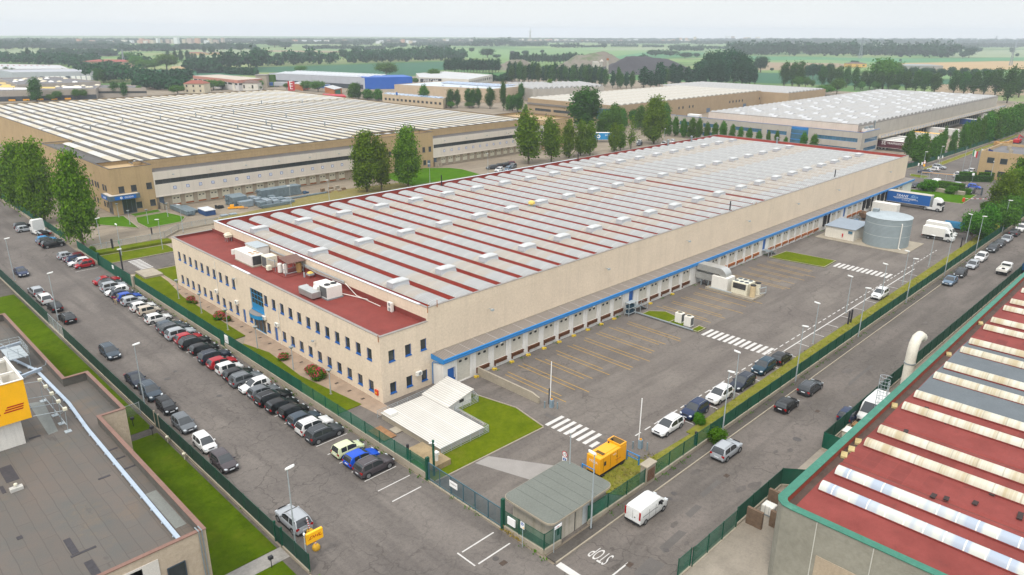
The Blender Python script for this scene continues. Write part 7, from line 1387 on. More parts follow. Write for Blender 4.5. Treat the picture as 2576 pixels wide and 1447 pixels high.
a=at(*tl(3000,560,2050,395));pole_sign(a.x,a.y,3.0,'white square sign on a pole in front of the dark hedge',[('plate',2.7,(.7,.8),WHITES,None,None)])
for i,(x,y)in enumerate(((1500,300),(1535,290),(1562,270),(1700,230),(1740,220))):
 a=at(*tl(3000,560,x,y));pole_sign(a.x,a.y,3.4,'white blade sign on a thin pole under the hedge-like trees',[('plate',3.0,(.45,.9),WHITES,None,None)])['group']='blade signs by the far lot'
a=at(*tl(1000,1680,470,1443));t=thing('courier_pole_sign','small yellow sign with red lettering on a grey pole by the left fence','sign',(a.x,a.y,0));x,y=24.9,50.3;t.location=(x,y,0);WL[t]=Vector((x,y,0));m=MB();m.cyl((x,y,0),(x,y,3.6),.06,8);m.tube([(x,y,3.5),(x-.15,y-.25,3.6)],.03);m.build('pole',STEELP,t);m=MB();bbox(m,x+.1,y-.13,2.2,x+1.75,y+.13,3.25,.03);m.box(x-.05,y-.05,2.35,x+.1,y+.05,2.42);m.box(x-.05,y-.05,3.0,x+.1,y+.05,3.07);m.build('sign_box',YEL,t)
text('lettering','DHL',RD,t,(x+.93,y-.14,2.75),X,Z,.42,.004,shear=.4,sx=1.5);m=MB();m.box(x+.2,y-.14,2.6,x+.5,y-.131,2.63);m.box(x+1.35,y-.14,2.6,x+1.65,y-.131,2.63);m.build('logo_stripes',RD,t);m=MB();m.lathe((x-.15,y-.3,3.5),[(.0,0),(.1,.05),(.1,.2),(0,.24)],8);m.build('camera',WHITES,t)
SPH=mat('worn_yellow_concrete','#c59a2e',.9,.2,2,6,stain=.4,staincol=lin('#8d8572'))
for px,py,l in((545,1045,'nearer the silver SUV'),(607,1200,'beside the small yellow sign')):
 a=at(*tl(1000,1680,px,py));t=thing('striped_post','red and white striped post in a yellow concrete ball '+l,'post',(a.x,a.y,0));m=MB();m.lathe((a.x,a.y,0),[(.32,0),(.38,.15),(.36,.35),(.2,.55),(0,.6)],16);m.build('ball',SPH,t,50)
 for k in range(10):m=MB();p=Vector((a.x-.0,a.y,.55));d=Vector((-.12,.05,1)).normalized();m.cyl(p+d*.13*k,p+d*.13*(k+1),.065,10);m.build('band',REDS if k%2==0 else WHITES,t)
# street lamps
def make_lamp(hgt_,arm,glob=False):
 t=thing('street_lamp','lamp','street lamp');m=MB();m.cyl((0,0,0),(0,0,hgt_*.45),.09,8,.075);m.cyl((0,0,hgt_*.45),(0,0,hgt_),.065,8,.045);m.build('pole',STEELP,t,40);m=MB()
 if glob:m.lathe((0,0,hgt_-.02),[(.06,0),(.12,.1),(.34,.35),(.36,.42),(0,.46)],14)
 else:m.loft([[(-.05+x,-.1*f,hgt_+.02+dz),(-.05+x,.1*f,hgt_+.02+dz),(-.05+x,.16*f,hgt_+.1+dz),(-.05+x,.1*f,hgt_+.2+dz),(-.05+x,-.1*f,hgt_+.2+dz),(-.05+x,-.16*f,hgt_+.1+dz)]for x,f,dz in((-.15,.4,-.02),(0,1,0),(.35,1.15,.03),(.65,1,.06),(.75,.4,.08))])
 m.build('lamp_head',STEEL if glob else mat('lamp_head_white','#d3d4d0',.4,.05,2),t,40);m=MB();m.box(-.16,-.16,0,.16,.16,.12);m.build('base',CONC,t);return t
LT,LS,LG=make_lamp(8.2,1),make_lamp(6.6,1),make_lamp(3.2,0,True);lamps=[]
def lamp(src,x,y,rz,label,grp):
 if src in lamps:o=copy_tree(src,(x,y,0),R(rz),label=label)
 else:lamps.append(src);o=src;o.location=(x,y,0);o.rotation_euler=(0,0,R(rz));o['label']=label
 o['group']=grp;return o
g1='tall street lamps along the streets'
for x,y,rz,l in((25.5,53.4,0,'nearest tall street lamp, at the left kerb beside the silver SUV'),(25.6,91.2,0,'tall street lamp at the left kerb between dark saloon and blue grey SUV'),(26.0,130,0,'tall street lamp at the left kerb beside the black estate car'),(26.1,158.4,0,'tall street lamp at the left kerb near the moving navy saloon'),(46.9,35.8,90,'tall street lamp standing before the transformer hut'),(71.6,37.4-1.5,-90,'tall street lamp by the bush at the green fence'),(91.2,36.0,-90,'tall street lamp beside the dark grey estate car'),(113.2,36.0,-90,'tall street lamp at the fence below the black post pair'),(135.2,36.1,-90,'tall street lamp outside the fence near the lone white SUV'),(157.4,36.2,-90,'tall street lamp outside the fence near the steel blue saloon'),(179.6,36.3,-90,'tall street lamp outside the fence near the white box trucks'),(202.3,36.4,-90,'farthest tall street lamp under the right hand trees')):lamp(LT,x,y,rz,l,g1)
g2='lamps inside the yards'
for x,y,rz,l in((50.4,41.6,0,'tall lamp right behind the transformer hut, in front of the generator'),(80.6,39.4,90,'yard lamp on the verge between the black estate and the white SUV'),(105.6,39.9,90,'yard lamp on the verge just past the black hatchback'),(133.8,39.9,90,'yard lamp on the verge beside the lone white SUV'),(161.2,40.2,90,'yard lamp on the verge below the water tank'),(145.3,40.0,90,'yard lamp on the verge at the second zebra crossing'),(187.5,40.2,90,'yard lamp among trees behind the box trucks'),(122.3,41.5,90,'thin yellowish yard lamp beside the black post pair'),(46.3,162.3,90,'green pole yard lamp on the strip beyond the far gate'),(54.2,160.9,180,'tall yard lamp on the far lawn left of the office'),(45,170.8,0,'yard lamp under the right poplar by the tan entrance'),(63.1,172,180,'yard lamp by the wire fence near the low steel plates'),(92.5,174.5,180,'yard lamp before the heap of steel bundles'),(104,174.5,180,'yard lamp on the weedy ground near the red parapet'),(140.5,176,180,'yard lamp on the bright lawn left of the parked cars'),(167,178,180,'yard lamp at the corner of the tan car park'),(275.7,56.2,180,'tall lamp before the tan office at the right edge'),(281,78,-90,'street lamp under the trees beside the far lot'),(300,78.2,-90,'farther street lamp beside the hedge-like trees'),(268,176,0,'street lamp among the background poplars')):lamp(LS,x,y,rz,l,g2)
g3='garden lamps on the lawns'
for x,y,l in((44.0,77.2,'garden lamp on the office lawn nearest the corner'),(44.2,87.2,'garden lamp on the office lawn by the single pink flower bush'),(44.1,97.6,'garden lamp on the office lawn right of the crossing path'),(44.1,107.5,'garden lamp on the office lawn beside the big flower bush'),(44.2,117.6,'garden lamp on the office lawn beside the small flower bush'),(44.3,127.3,'garden lamp on the office lawn farthest along the front'),(56.8,188.3,'garden lamp on the left lawn of the tan entrance'),(60.3,186.2,'garden lamp on the middle lawn of the tan entrance'),(57.4,198,'garden lamp right before the blue entrance canopy'),(66.5,190,'garden lamp at the right end of the tan entrance lawn')):lamp(LG,x,y,0,l,g3)
for px,py,l in((1690,130,'round headed lawn light nearer the pedestrian gate'),(1860,300,'round headed lawn light farther from the pedestrian gate')):
 a=at(*tl(0,1680,px,py));m=MB();m.cyl((a.x,a.y,0),(a.x,a.y,.6),.05,6);m.lathe((a.x,a.y,.6),[(.08,0),(.2,.12),(.2,.26),(0,.4)],10);one(m,'lawn_light',CREAMM,l,'lawn light',(a.x,a.y,0),'lawn lights by the depot')
for px,py,tx,ty,l in((1345,1410,0,1120,'black letter box on a post beside the depot wall'),(1540,60,0,1680,'black letter box on a post by the upper pedestrian path'),(160,1390,1000,1680,'black letter box on a post beside the stone path')):
 a=at(*tl(tx,ty,px,py));t=thing('letter_box',l,'letter box',(a.x,a.y,0));m=MB();m.cyl((a.x,a.y,0),(a.x,a.y,1.0),.04,6);m.build('post',LETTER,t);m=MB();bbox(m,a.x-.2,a.y-.15,1.0,a.x+.2,a.y+.15,1.3,.03);m.build('box',LETTER,t)
t=thing('camera_mast','dark green camera mast with white cameras at the big sliding gate','mast',(41.8,53.2,0));m=MB();m.cyl((41.8,53.2,0),(41.8,53.2,4.4),.13,8);m.build('mast',GREEND,t)
for d in((.25,.1),(-.2,.25),(.1,-.3)):m=MB();m.cyl((41.8,53.2,4.1),(41.8+d[0]*1.4,53.2+d[1]*1.4,4.0),.08,6);m.build('camera',WHITES,t)
for i,(px,py,l)in enumerate(((1660,1090,'black'),(1140,1060,'black'),)):
 pass
a=at(*tl(0,560,1237,1275));t=thing('camera_mast','dark mast with white lamp beside the far gate and zebra crossing','mast',(a.x,a.y,0));m=MB();m.box(a.x-.12,a.y-.12,0,a.x+.12,a.y+.12,4.2);m.build('mast',LETTER,t);m=MB();m.box(a.x-.4,a.y-.1,4.2,a.x+.4,a.y+.1,4.4);m.build('camera',WHITES,t)
a=at(*tl(0,560,1140,1080));post(a.x,a.y,2.6,'thick black post on the strip beyond the far gate',.17);a=at(*tl(0,560,1530,915));post(a.x,a.y,1.6,'short black post on the paving before the tan entrance',.12)
PS=thing('person','person in a purple top and beige trousers walking beside the parked silver hatchback','person',(0,0,0))
def skinned(name,pts,edges,rad,m_,par,lv=1):
 me=bpy.data.meshes.new(name);me.from_pydata(pts,edges,[]);o=bpy.data.objects.new('tmp',me);COL.objects.link(o);md=o.modifiers.new('s','SKIN');sv=me.skin_vertices[0].data
 for i,r_ in enumerate(rad):sv[i].radius=(r_,r_*.85)
 sv[0].use_root=True;o.modifiers.new('u','SUBSURF').levels=lv;o.modifiers['u'].render_levels=lv
 dg=bpy.context.evaluated_depsgraph_get();m2=bpy.data.meshes.new_from_object(o.evaluated_get(dg));bpy.data.objects.remove(o);m2.materials.clear();m2.materials.append(m_);m2.name=name;m2.polygons.foreach_set('use_smooth',[True]*len(m2.polygons))
 q=bpy.data.objects.new(name,m2);COL.objects.link(q);q.parent=par;WL[q]=WL[par];return q
SKIN=mat('skin','#b98a6c',.6,.08,3,6)
P=[(0,0,.95),(0,0,1.15),(.01,0,1.38),(.02,0,1.5),(.04,0,1.62),(.04,0,1.72),(0,.1,.92),(.16,.1,.5),(.1,.1,.08),(.24,.1,.04),(0,-.1,.92),(-.1,-.1,.5),(-.28,-.1,.12),(-.14,-.1,.05),(0,.19,1.42),(-.06,.25,1.14),(.1,.27,.92),(0,-.19,1.42),(.08,-.26,1.15),(.12,-.25,.9),(.14,.27,.85),(.15,-.25,.83)]
E_=[(0,1),(1,2),(2,3),(3,4),(4,5),(0,6),(6,7),(7,8),(8,9),(0,10),(10,11),(11,12),(12,13),(2,14),(14,15),(15,16),(2,17),(17,18),(18,19),(16,20),(19,21)]
skinned('body',P,E_,[.13,.14,.15,.055,.1,.08,.1,.07,.05,.045,.1,.07,.05,.045,.075,.05,.035,.075,.05,.035,.03,.03],SKIN,PS)
skinned('purple_top',[(0,0,1.0),(0,0,1.2),(.01,0,1.4),(0,.2,1.42),(-.06,.255,1.16),(0,-.2,1.42),(.08,-.265,1.17)],[(0,1),(1,2),(2,3),(3,4),(2,5),(5,6)],[.17,.165,.175,.1,.07,.1,.07],mat('purple_cloth','#5d1a4c',.9,.1,4),PS)
skinned('trousers',[(0,0,.97),(0,.1,.9),(.16,.1,.5),(.1,.1,.12),(0,-.1,.9),(-.1,-.1,.5),(-.27,-.1,.16)],[(0,1),(1,2),(2,3),(0,4),(4,5),(5,6)],[.16,.12,.09,.075,.12,.09,.075],mat('beige_cloth','#a99a7c',.9,.1,4),PS)
m=MB();m.lathe((.025,0,1.6),[(.12,0),(.125,.08),(.1,.17),(0,.21)],10);m.build('hair',mat('brown_hair','#3a2a20',.8,.2,4),PS,60)
m=MB();bbox(m,.08,-.4,.5,.3,-.26,.82,.03);one(m,'bag',LETTER,'dark shoulder bag carried by the person in purple','bag',(0,0,0));bag=bpy.data.objects['bag']
PS.location=(35.4,132.1,.02);PS.rotation_euler=(0,0,R(-100));bag.location=PS.location;bag.rotation_euler=PS.rotation_euler
# fences and gates
def fence(label,pts,hh,net,postm,base=.5,basem=None,step=3.0,name='mesh_fence',bt=.12,rail=False,cat='fence'):
 c=Vector((*pts[0],0));t=thing(name,label,cat,c);mb,mn,mp_,mr=MB(),MB(),None,MB();k=0;ps=[]
 for a,b_ in zip(pts[:-1],pts[1:]):
  a=Vector((*a,0));b_=Vector((*b_,0));d=(b_-a).normalized();s=Vector((-d.y,d.x,0));n=max(1,round((b_-a).length/step))
  if base:mb.prism([a-s*bt,b_-s*bt,b_+s*bt,a+s*bt],0,base)
  for i in range(n):
   p,q=a+(b_-a)*i/n,a+(b_-a)*(i+1)/n;w=[rng.uniform(-.04,.04)for _ in range(2)];mn.poly((p.x+s.x*.02,p.y+s.y*.02,base+.02),(q.x+s.x*.02,q.y+s.y*.02,base+.02),(q.x+s.x*.02,q.y+s.y*.02,hh+w[0]),(p.x+s.x*.02,p.y+s.y*.02,hh+w[1]));ps.append(p)
  ps.append(b_);mr.cyl(a+Z*(hh-.02),b_+Z*(hh-.02),.025,4)
 if base:mb.build('base_wall',basem or CONC,t)
 mn.build('netting',net,t);mr.build('top_rail',postm,t);pr=None;ps=ps[:98]
 for p in ps:
  if pr is None:m=MB();m.box(p.x-.04,p.y-.04,max(base-.1,0),p.x+.04,p.y+.04,hh+.06);pr=m.build('post',postm,t);p0=p
  else:q=pr.copy();COL.objects.link(q);q.parent=t;q.location=p-p0
 return t
fence('long green netted fence on a concrete base in front of the cars and the office',[(40.9,53.2),(40.9,79.0)],2.3,NETT,GREEND,.75);fence('dark green solid netted fence along the middle of the car row',[(40.9,79.0),(40.9,95.8),(40.9,101.4)],2.4,NET,GREEND,.75);fence('dark green netted fence between the white gate plate and the far gate',[(40.9,103),(40.9,138.4)],2.4,NET,GREEND,.75)
fence('green netted fence beyond the far sliding gate',[(40.9,159.6),(40.9,172.5)],2.3,NET,GREEND,.5);fence('green netted fence beneath the left poplars',[(40.9,181),(40.9,270)],2.3,NET,GREEND,.6)
t=fence('dark green pedestrian gate with white notice in the long fence',[(40.9,101.5),(40.9,102.9)],2.5,NET,GREEND,0,name='pedestrian_gate',cat='gate');m=MB();m.box(40.78,100.0,1.0,40.86,101.1,2.2);m.build('notice',WHITES,t);text('lettering','USCITA',LETTER,t,(40.77,100.55,1.4),-Y,Z,.2,.003)
t=fence('dark green sliding gate with small white signs at the far entrance',[(40.8,139.5),(40.8,158.2)],2.3,NET,GREEND,.1,GREEND,name='sliding_gate',cat='gate');m=MB();m.box(40.68,149,1.3,40.74,149.9,2.0);m.build('notice',WHITES,t);m=MB();m.box(40.6,138.4,0,41.1,139.4,2.4);m.build('gate_post',CONC,t);m=MB();m.box(40.6,158.2,0,41.0,158.7,2.6);m.build('gate_post',GREEND,t)
t=thing('sliding_gate','open barred blue grey sliding gate at the near corner with white notice','gate',(40.9,45,0));GM=mat('gate_blue_grey','#41616b',.5,.1,1);m=MB()
for z in(.15,2.15):m.box(40.86,42.0,z,40.94,53.0,z+.08)
for y in np.arange(42,53.1,1.83):m.box(40.86,y-.04,.1,40.94,y+.04,2.2)
m.build('frame',GM,t);m=MB()
for y in np.arange(42.1,53,.16):m.box(40.88,y-.018,.2,40.92,y+.018,2.15)
m.build('bars',GM,t);m=MB();m.box(40.82,48.3,1.1,40.855,49.5,1.8);m.build('notice',WHITES,t);text('lettering','ATTENZIONE',LETTER,t,(40.81,48.9,1.5),-Y,Z,.16,.003);m=MB();m.box(40.7,53.02,0,41.1,53.3,2.75);m.box(40.75,41.6,0,41.05,41.9,3.4);m.build('gate_post',GREEND,t);m=MB();m.box(40.7,41.9,.0,41.1,53,.1);m.build('track',CONC,t)
t=fence('short green railing fence between gate and transformer hut',[(40.9,41.5),(40.9,39.6),(41.0,36.5),(43.2,36.4)],2.2,meshfence('rail_bars','#1a5a48',.6),GREEND,.55);m=MB();m.box(40.75,40.0,1.1,40.86,41.0,1.9);m.build('notice',WHITES,t)
fence('short green mesh fence right of the transformer hut',[(47.2,36.45),(50.2,36.35),(56.3,36.3)],2.1,NETT,GREEND,.5);fence('open green mesh fence from the meter pillar to the bush',[(58.1,36.3),(69.3,36.3)],2.2,NETT,GREEND,.5);fence('long dark green netted fence between the dock yard and the side street',[(69.3,36.3),(330,36.8)],2.2,NET,GREEND,.5)
t=fence('dark netted fence along the courier lawn, nearest stretch',[(24.6,49.3),(24.6,54.0)],2.0,NETD,GREEND,.25);fence('dark netted fence along the courier lawn between the two small gates',[(24.6,55.4),(24.6,83.2)],2.0,NETD,GREEND,.25);fence('dark netted fence along the courier lawn beyond the upper gate',[(24.6,84.8),(24.6,121.5)],2.0,NETD,GREEND,.25);fence('grey wire mesh stretch in the left fence by the black estate car',[(24.6,121.5),(24.6,129.5)],2.0,NETG,STEELP,.2);fence('green netted fence at the far left street side',[(24.6,129.5),(24.6,170)],2.2,NETD,GREEND,.25)
for y,l in((54.05,'small dark gate by the yellow pole sign'),(83.3,'small dark gate by the upper pedestrian path')):
 t=thing('pedestrian_gate',l,'gate',(24.6,y,0));m=MB();m.box(24.5,y,0,24.7,y+.12,2.2);m.box(24.5,y+1.25,0,24.7,y+1.4,2.2);m.build('gate_post',GREEND if y<60 else CONC,t);m=MB();m.box(24.57,y+.13,.1,24.63,y+1.24,1.95);m.build('leaf',NETD,t)
fence('thin wire fence across the courier lawn',[(19.8,89.2),(24.4,89.2)],1.6,NETG,STEELP,0)
fence('green netted works fence right of the side street',[(47.0,26.2),(49,26.2)],2.1,NETT,GREEND,.2);fence('dark green netted sliding gate of the works yard',[(49.2,26.1),(57.0,26.1)],2.1,NETT,GREEND,.1,name='sliding_gate',cat='gate');fence('green netted works fence past the sliding gate',[(57.2,26.2),(66.6,26.2),(68.0,24.4)],2.2,NET,GREEND,.3);fence('green netted works fence along the red roof hall',[(76.8,23.6),(76.8,26.2),(99,26.2)],2.3,NET,GREEND,.3);fence('green netted works fence beside the bent white pipe',[(99,26.2),(172,25.6)],2.3,NET,GREEND,.3)
fence('green fence along the hedge-like trees in the right background',[(281,83),(292,82),(420,79.8)],2.0,NET,GREEND,.4);fence('grey wire fence beside the strip lawn left of the office',[(42.6,169.2),(58,169.8),(63,174.5),(73,175)],1.6,NETG,STEELP,.35)
t=thing('barred_gate','wide barred sliding gate with orange strip at the far lot','gate',(267,69,0));m=MB();A,B=Vector((265.6,73.8,0)),Vector((268,64.5,0));
for z in(.2,2.0,2.35):m.cyl(A+Z*z,B+Z*z,.06,6)
for k in range(5):m.cyl(A+(B-A)*k/4+Z*.1,A+(B-A)*k/4+Z*2.4,.07,6)
m.build('frame',STEELP,t);m=MB()
for k in range(40):m.cyl(A+(B-A)*k/40+Z*.2,A+(B-A)*k/40+Z*2.0,.015,4)
m.build('bars',STEELP,t);m=MB();m.cyl(A+Z*2.15,B+Z*2.15,.09,6);m.build('orange_strip',mat('orange_strip','#d59a4a',.6,.1),t)
t=thing('barred_gate','grey barred gate wing on the far lawn with a black disc','gate',(250,52,0));A,B=Vector((253.2,58.2,.1)),Vector((249.4,52.3,.1));m=MB()
for z in(.1,1.9):m.cyl(A+Z*z,B+Z*z,.06,6)
for k in range(26):m.cyl(A+(B-A)*k/25+Z*.1,A+(B-A)*k/25+Z*1.9,.02,4)
m.build('bars',mat('dark_gate','#4c545a',.5,.1),t);m=MB();m.box(249.2,52.0,.1,249.6,52.4,2.4);m.build('gate_post',mat('dark_gate','#4c545a'),t)
t=thing('lawn_wall','low pale stone wall among shrubs on the far lawn','wall',(246,60,.1));m=MB();m.obox((245.9,61.2),(.1,1),3.4,.6,.1,1.1);m.obox((246.2,57),(.1,1),1.2,.6,.1,1.1);m.build('wall',CONC,t)
for px,py,l,cs in((1945,320,'bare white flagpole left of the Italian flag',()),(2008,345,'flagpole with a green white and red flag',('#2b7d4c','#d9d9d5','#b3262f')),(2090,335,'flagpole with a white flag',('#d9d9d5',)*3),(2160,330,'flagpole with a dark blue flag by the tan office',('#24306b',)*3)):
 a=at(*tl(3000,560,px,py));t=thing('flagpole',l,'flagpole',(a.x,a.y,0));m=MB();m.cyl((a.x,a.y,0),(a.x,a.y,9.5),.06,6);m.build('pole',STEELP,t)
 for k,c in enumerate(cs):m=MB();m.loft([[(a.x+.6*k/1.5,a.y-.4*k,9.3-.25*k),(a.x+.6*k/1.5,a.y-.4*k,7.4-.3*k),(a.x+.02+.6*k/1.5,a.y-.4*k,7.4-.3*k),(a.x+.02+.6*k/1.5,a.y-.4*k,9.3-.25*k)],[(a.x+.6*(k+1)/1.5,a.y-.4*(k+1),9.3-.25*(k+1)),(a.x+.6*(k+1)/1.5,a.y-.4*(k+1),7.4-.3*(k+1)),(a.x+.02+.6*(k+1)/1.5,a.y-.4*(k+1),7.4-.3*(k+1)),(a.x+.02+.6*(k+1)/1.5,a.y-.4*(k+1),9.3-.25*(k+1))]]);m.build('flag',mat('flag_'+c[1:],c,.8,.05),t)
def clutter(name,x,y,label,cat,fn):t=thing(name,label,cat,(x,y,.065));fn(t,x,y);return t
def drum(t,x,y):m=MB();m.lathe((x,y,.07),[(0,0),(.29,0),(.3,.3),(.29,.31),(.3,.6),(.29,.88),(0,.88)],14);m.build('drum',BLUED,t);m=MB();m.lathe((x,y,.951),[(.3,0),(.3,.04),(0,.05)],14);m.build('lid',LETTER,t)
for x,y,l in((60.6,24.1,'blue drum beside the broken wall in the works yard'),(79.3,24.6,'blue drum behind netting, nearer the fence'),(79.9,23.8,'blue drum behind netting, nearer the red roof')):clutter('drum',x,y,l,'drum',drum)
def ibc(t,x,y):
 m=MB();bbox(m,x-.5,y-.6,.2,x+.5,y+.6,1.15,.08);m.build('tank',WHITEM,t);m=MB()
 for dx in(-.52,0,.52):
  for dy in(-.62,-.2,.2,.62):m.cyl((x+dx,y+dy,.2),(x+dx,y+dy,1.18),.018,4)
 m.box(x-.55,y-.65,.07,x+.55,y+.65,.18);m.build('cage',STEEL,t)
for x,y,l in((61.3,24.9,'caged plastic tank by the broken wall in the works yard'),(83.3,24.3,'caged white tank behind netting beside the ladder cage'),(84.9,24.2,'second caged white tank behind netting beside the ladder cage')):clutter('caged_tank',x,y,l,'tank',ibc)
def pal(t,x,y):
 m=MB()
 for k in range(6):m.box(x-.6,y-.5,.08+k*.15,x+.6,y+.5,.13+k*.15);m.box(x-.55,y-.45,.13+k*.15,x+.5,y-.35,.229+k*.15);m.box(x-.55,y+.35,.13+k*.15,x+.5,y+.45,.229+k*.15)
 m.build('pallets',mat('pallet_wood','#9a7a55'),t)
for x,y,l in((84,25.1,'stacked wooden pallets behind netting below the white van'),(81.7,24.2,'brown pallets at the foot of the caged ladder')):clutter('pallet_stack',x,y,l,'pallets',pal)
t=clutter('metal_cabinet',81.3,25.0,'pale metal cabinet behind netting near the blue drums','cabinet',lambda t,x,y:None);m=MB();bbox(m,80.6,24.6,.07,82.0,25.5,1.2,.04);m.build('casing',CREAMM,t);m=MB();m.box(80.5,24.5,1.201,82.1,25.6,1.26);m.build('lid',WHITEM,t)
t=thing('broken_wall','ruined brown block walls at the works gate','wall',(62,24.5,.065));m=MB();m.box(58.3,24.2,.07,58.6,25.8,1.9);m.box(62.3,22.0,.07,62.6,25.6,2.1);m.box(59.5,22.6,.07,59.8,24.0,1.8);m.box(62.0,21.6,.07,66.0,21.9,2.2);m.build('blocks',mat('brown_blocks','#6f5c4b',.95,.25,1.2,5,bump=.03),t);m=MB();m.box(60.2,22.2,.07,61.5,23.2,1.2);m.build('dark_tub',LETTER,t)
t=clutter('steel_gate_frame',68.6,24.6,'grey wire gate panel standing open near the roof edge','gate',lambda t,x,y:railing(t,[(67.2,25.6),(69.2,23.4)],2.0,1.0,'panel',STEELP,.07,5,.03))
# trees and plants
def quads(name,P,Nn,size,mt,par,rs,asp=1.5):
 """leaf sized quads at points P with normals Nn"""
 n=len(P);r=rs.normal(size=(n,3));Nn=Nn+r*.55;Nn/=np.linalg.norm(Nn,axis=1)[:,None]
 a=np.cross(Nn,rs.normal(size=(n,3)));a/=np.linalg.norm(a,axis=1)[:,None];b_=np.cross(Nn,a)
 s=size*rs.uniform(.65,1.35,(n,1));a=a*s*.5*asp**.5;b_=b_*s*.5/asp**.5
 V=np.empty((n,4,3));V[:,0]=P-a*.9;V[:,1]=P-b_;V[:,2]=P+a;V[:,3]=P+b_
 me=bpy.data.meshes.new(name);me.vertices.add(4*n);me.vertices.foreach_set('co',V.ravel().astype(np.float32));me.loops.add(4*n);me.loops.foreach_set('vertex_index',np.arange(4*n,dtype=np.int32));me.polygons.add(n);me.polygons.foreach_set('loop_start',np.arange(0,4*n,4,dtype=np.int32));me.update(calc_edges=True);me.materials.append(mt)
 o=bpy.data.objects.new(name,me);COL.objects.link(o);o.parent=par;WL[o]=WL.get(par,Vector());return o
def crown_pts(lobes,nc,nl,spread,rs,fill=.35):
 """clump centres near lobe surfaces, leaves around each clump; lobes=(cx,cy,cz,rx,ry,rz)"""
 L=np.array(lobes);vol=(L[:,3]*L[:,4]*L[:,5])**(2/3);pk=rs.choice(len(L),nc,p=vol/vol.sum());d=rs.normal(size=(nc,3));d/=np.linalg.norm(d,axis=1)[:,None]
 rad=np.where(rs.random(nc)<fill,rs.random(nc)**.5*.8,rs.uniform(.78,1.05,nc));C=L[pk,:3]+d*L[pk,3:]*rad[:,None];n=d/L[pk,3:];n/=np.linalg.norm(n,axis=1)[:,None]
 sp=spread*rs.uniform(.6,1.4,nc);off=rs.normal(size=(nc,nl,3))*sp[:,None,None]*np.array([1,1,.7]);P=(C[:,None]+off).reshape(-1,3);N=(n[:,None]*.9+off/(sp[:,None,None]*1.6)+np.array([0,0,.45])).reshape(-1,3);return P,N/np.linalg.norm(N,axis=1)[:,None]
def make_tree(kind,seed,nc,nl,leaf,lm,name,parts=True):
 """unit tree: height 1 is scaled per copy; built here at 10 m height"""
 rs=np.random.default_rng(seed);t=thing(name,'tree','tree');Hh=10.0;lobes=[]
 if kind=='poplar':
  lobes=[(0,0,5.4,.95,.95,4.4),(0,0,7.6,.6,.6,2.35)]
  for k in range(7):a=rs.uniform(0,6.28);z=rs.uniform(2.2,6.4);lobes.append((.72*math.cos(a),.72*math.sin(a),z,.55,.55,rs.uniform(1.1,2.1)))
 elif kind=='twin':
  for sx_,top in((-.55,9.8),(.6,8.6)):lobes+=[(sx_,0,top*.55,.75,.8,top*.43),(sx_*.9,0,top*.8,.45,.45,top*.19)]
  for k in range(6):a=rs.uniform(0,6.28);z=rs.uniform(2,6);lobes.append((1.15*math.cos(a),.8*math.sin(a),z,.55,.55,rs.uniform(.9,1.6)))
 elif kind=='full':
  lobes=[(0,0,5.0,2.0,2.0,4.4),(0,0,7.6,1.3,1.3,2.2)]
  for k in range(8):a=rs.uniform(0,6.28);z=rs.uniform(1.8,6.5);lobes.append((1.5*math.cos(a),1.5*math.sin(a),z,.9,.9,rs.uniform(1.0,1.8)))
 elif kind=='broad':
  lobes=[(0,0,6.2,3.2,3.2,3.0)]
  for k in range(10):a=rs.uniform(0,6.28);q=rs.uniform(1.6,3.2);lobes.append((q*math.cos(a),q*math.sin(a),rs.uniform(3.6,8.0),rs.uniform(1.2,1.9),rs.uniform(1.2,1.9),rs.uniform(1.1,1.8)))
 elif kind=='bush':
  lobes=[(0,0,4.6,4.2,4.2,4.6)]
  for k in range(6):a=rs.uniform(0,6.28);lobes.append((3*math.cos(a),3*math.sin(a),rs.uniform(2.5,7),2,2,2))
 P,N=crown_pts(lobes,nc,nl,.42 if kind not in('broad','bush')else .75,rs);P[:,2]=np.maximum(P[:,2],.35);quads('crown',P,N,leaf,lm,t,rs)
 if parts:
  m=MB();tr={'poplar':.16,'twin':.17,'full':.2,'broad':.3,'bush':.2}[kind];tp={'poplar':8.6,'twin':5,'full':7.5,'broad':5.5,'bush':3}[kind]
  m.cyl((0,0,-.2),(0,0,tp*.4),tr,7,tr*.75,False);m.cyl((0,0,tp*.4),(0,0,tp),tr*.75,7,tr*.15,False)
  for k in range(7):
   a=rs.uniform(0,6.28);z0=tp*rs.uniform(.18,.6);ln={'poplar':.8,'twin':1.0,'full':1.6,'broad':2.8,'bush':2.5}[kind];m.cyl((0,0,z0),(ln*math.cos(a),ln*math.sin(a),z0+(2.4 if kind!='broad' else 1.7)),tr*.4,5,tr*.1,False)
  m.build('trunk',BARK,t,60)
 return t
TREES={'A':make_tree('full',1,1000,12,.27,LEAF_P,'poplar_tree'),'B':make_tree('twin',2,620,11,.30,LEAF_P,'poplar_tree'),'C':make_tree('poplar',3,420,10,.33,LEAF_P,'poplar_tree'),'D':make_tree('poplar',4,420,10,.33,LEAF_D,'poplar_tree'),'E':make_tree('twin',5,420,9,.38,LEAF_D,'poplar_tree'),'F':make_tree('full',6,520,10,.42,LEAF_B,'hornbeam_tree'),'G':make_tree('broad',7,420,10,.55,LEAF_B,'broadleaf_tree'),'H':make_tree('broad',8,380,9,.62,LEAF_F,'broadleaf_tree'),'I':make_tree('poplar',9,220,8,.5,LEAF_F,'poplar_tree'),'J':make_tree('bush',10,420,12,.8,LEAF_H,'shrub'),'K':make_tree('full',11,420,9,.42,LEAF_P,'poplar_tree'),'S':make_tree('poplar',12,160,6,.3,LEAF_P,'poplar_tree')}
WID=dict(A=4.9,B=3.6,C=2.9,D=2.9,E=3.6,F=4.9,G=8.2,H=8.2,I=2.9,J=10.5,K=4.9,S=2.9);tused=set()
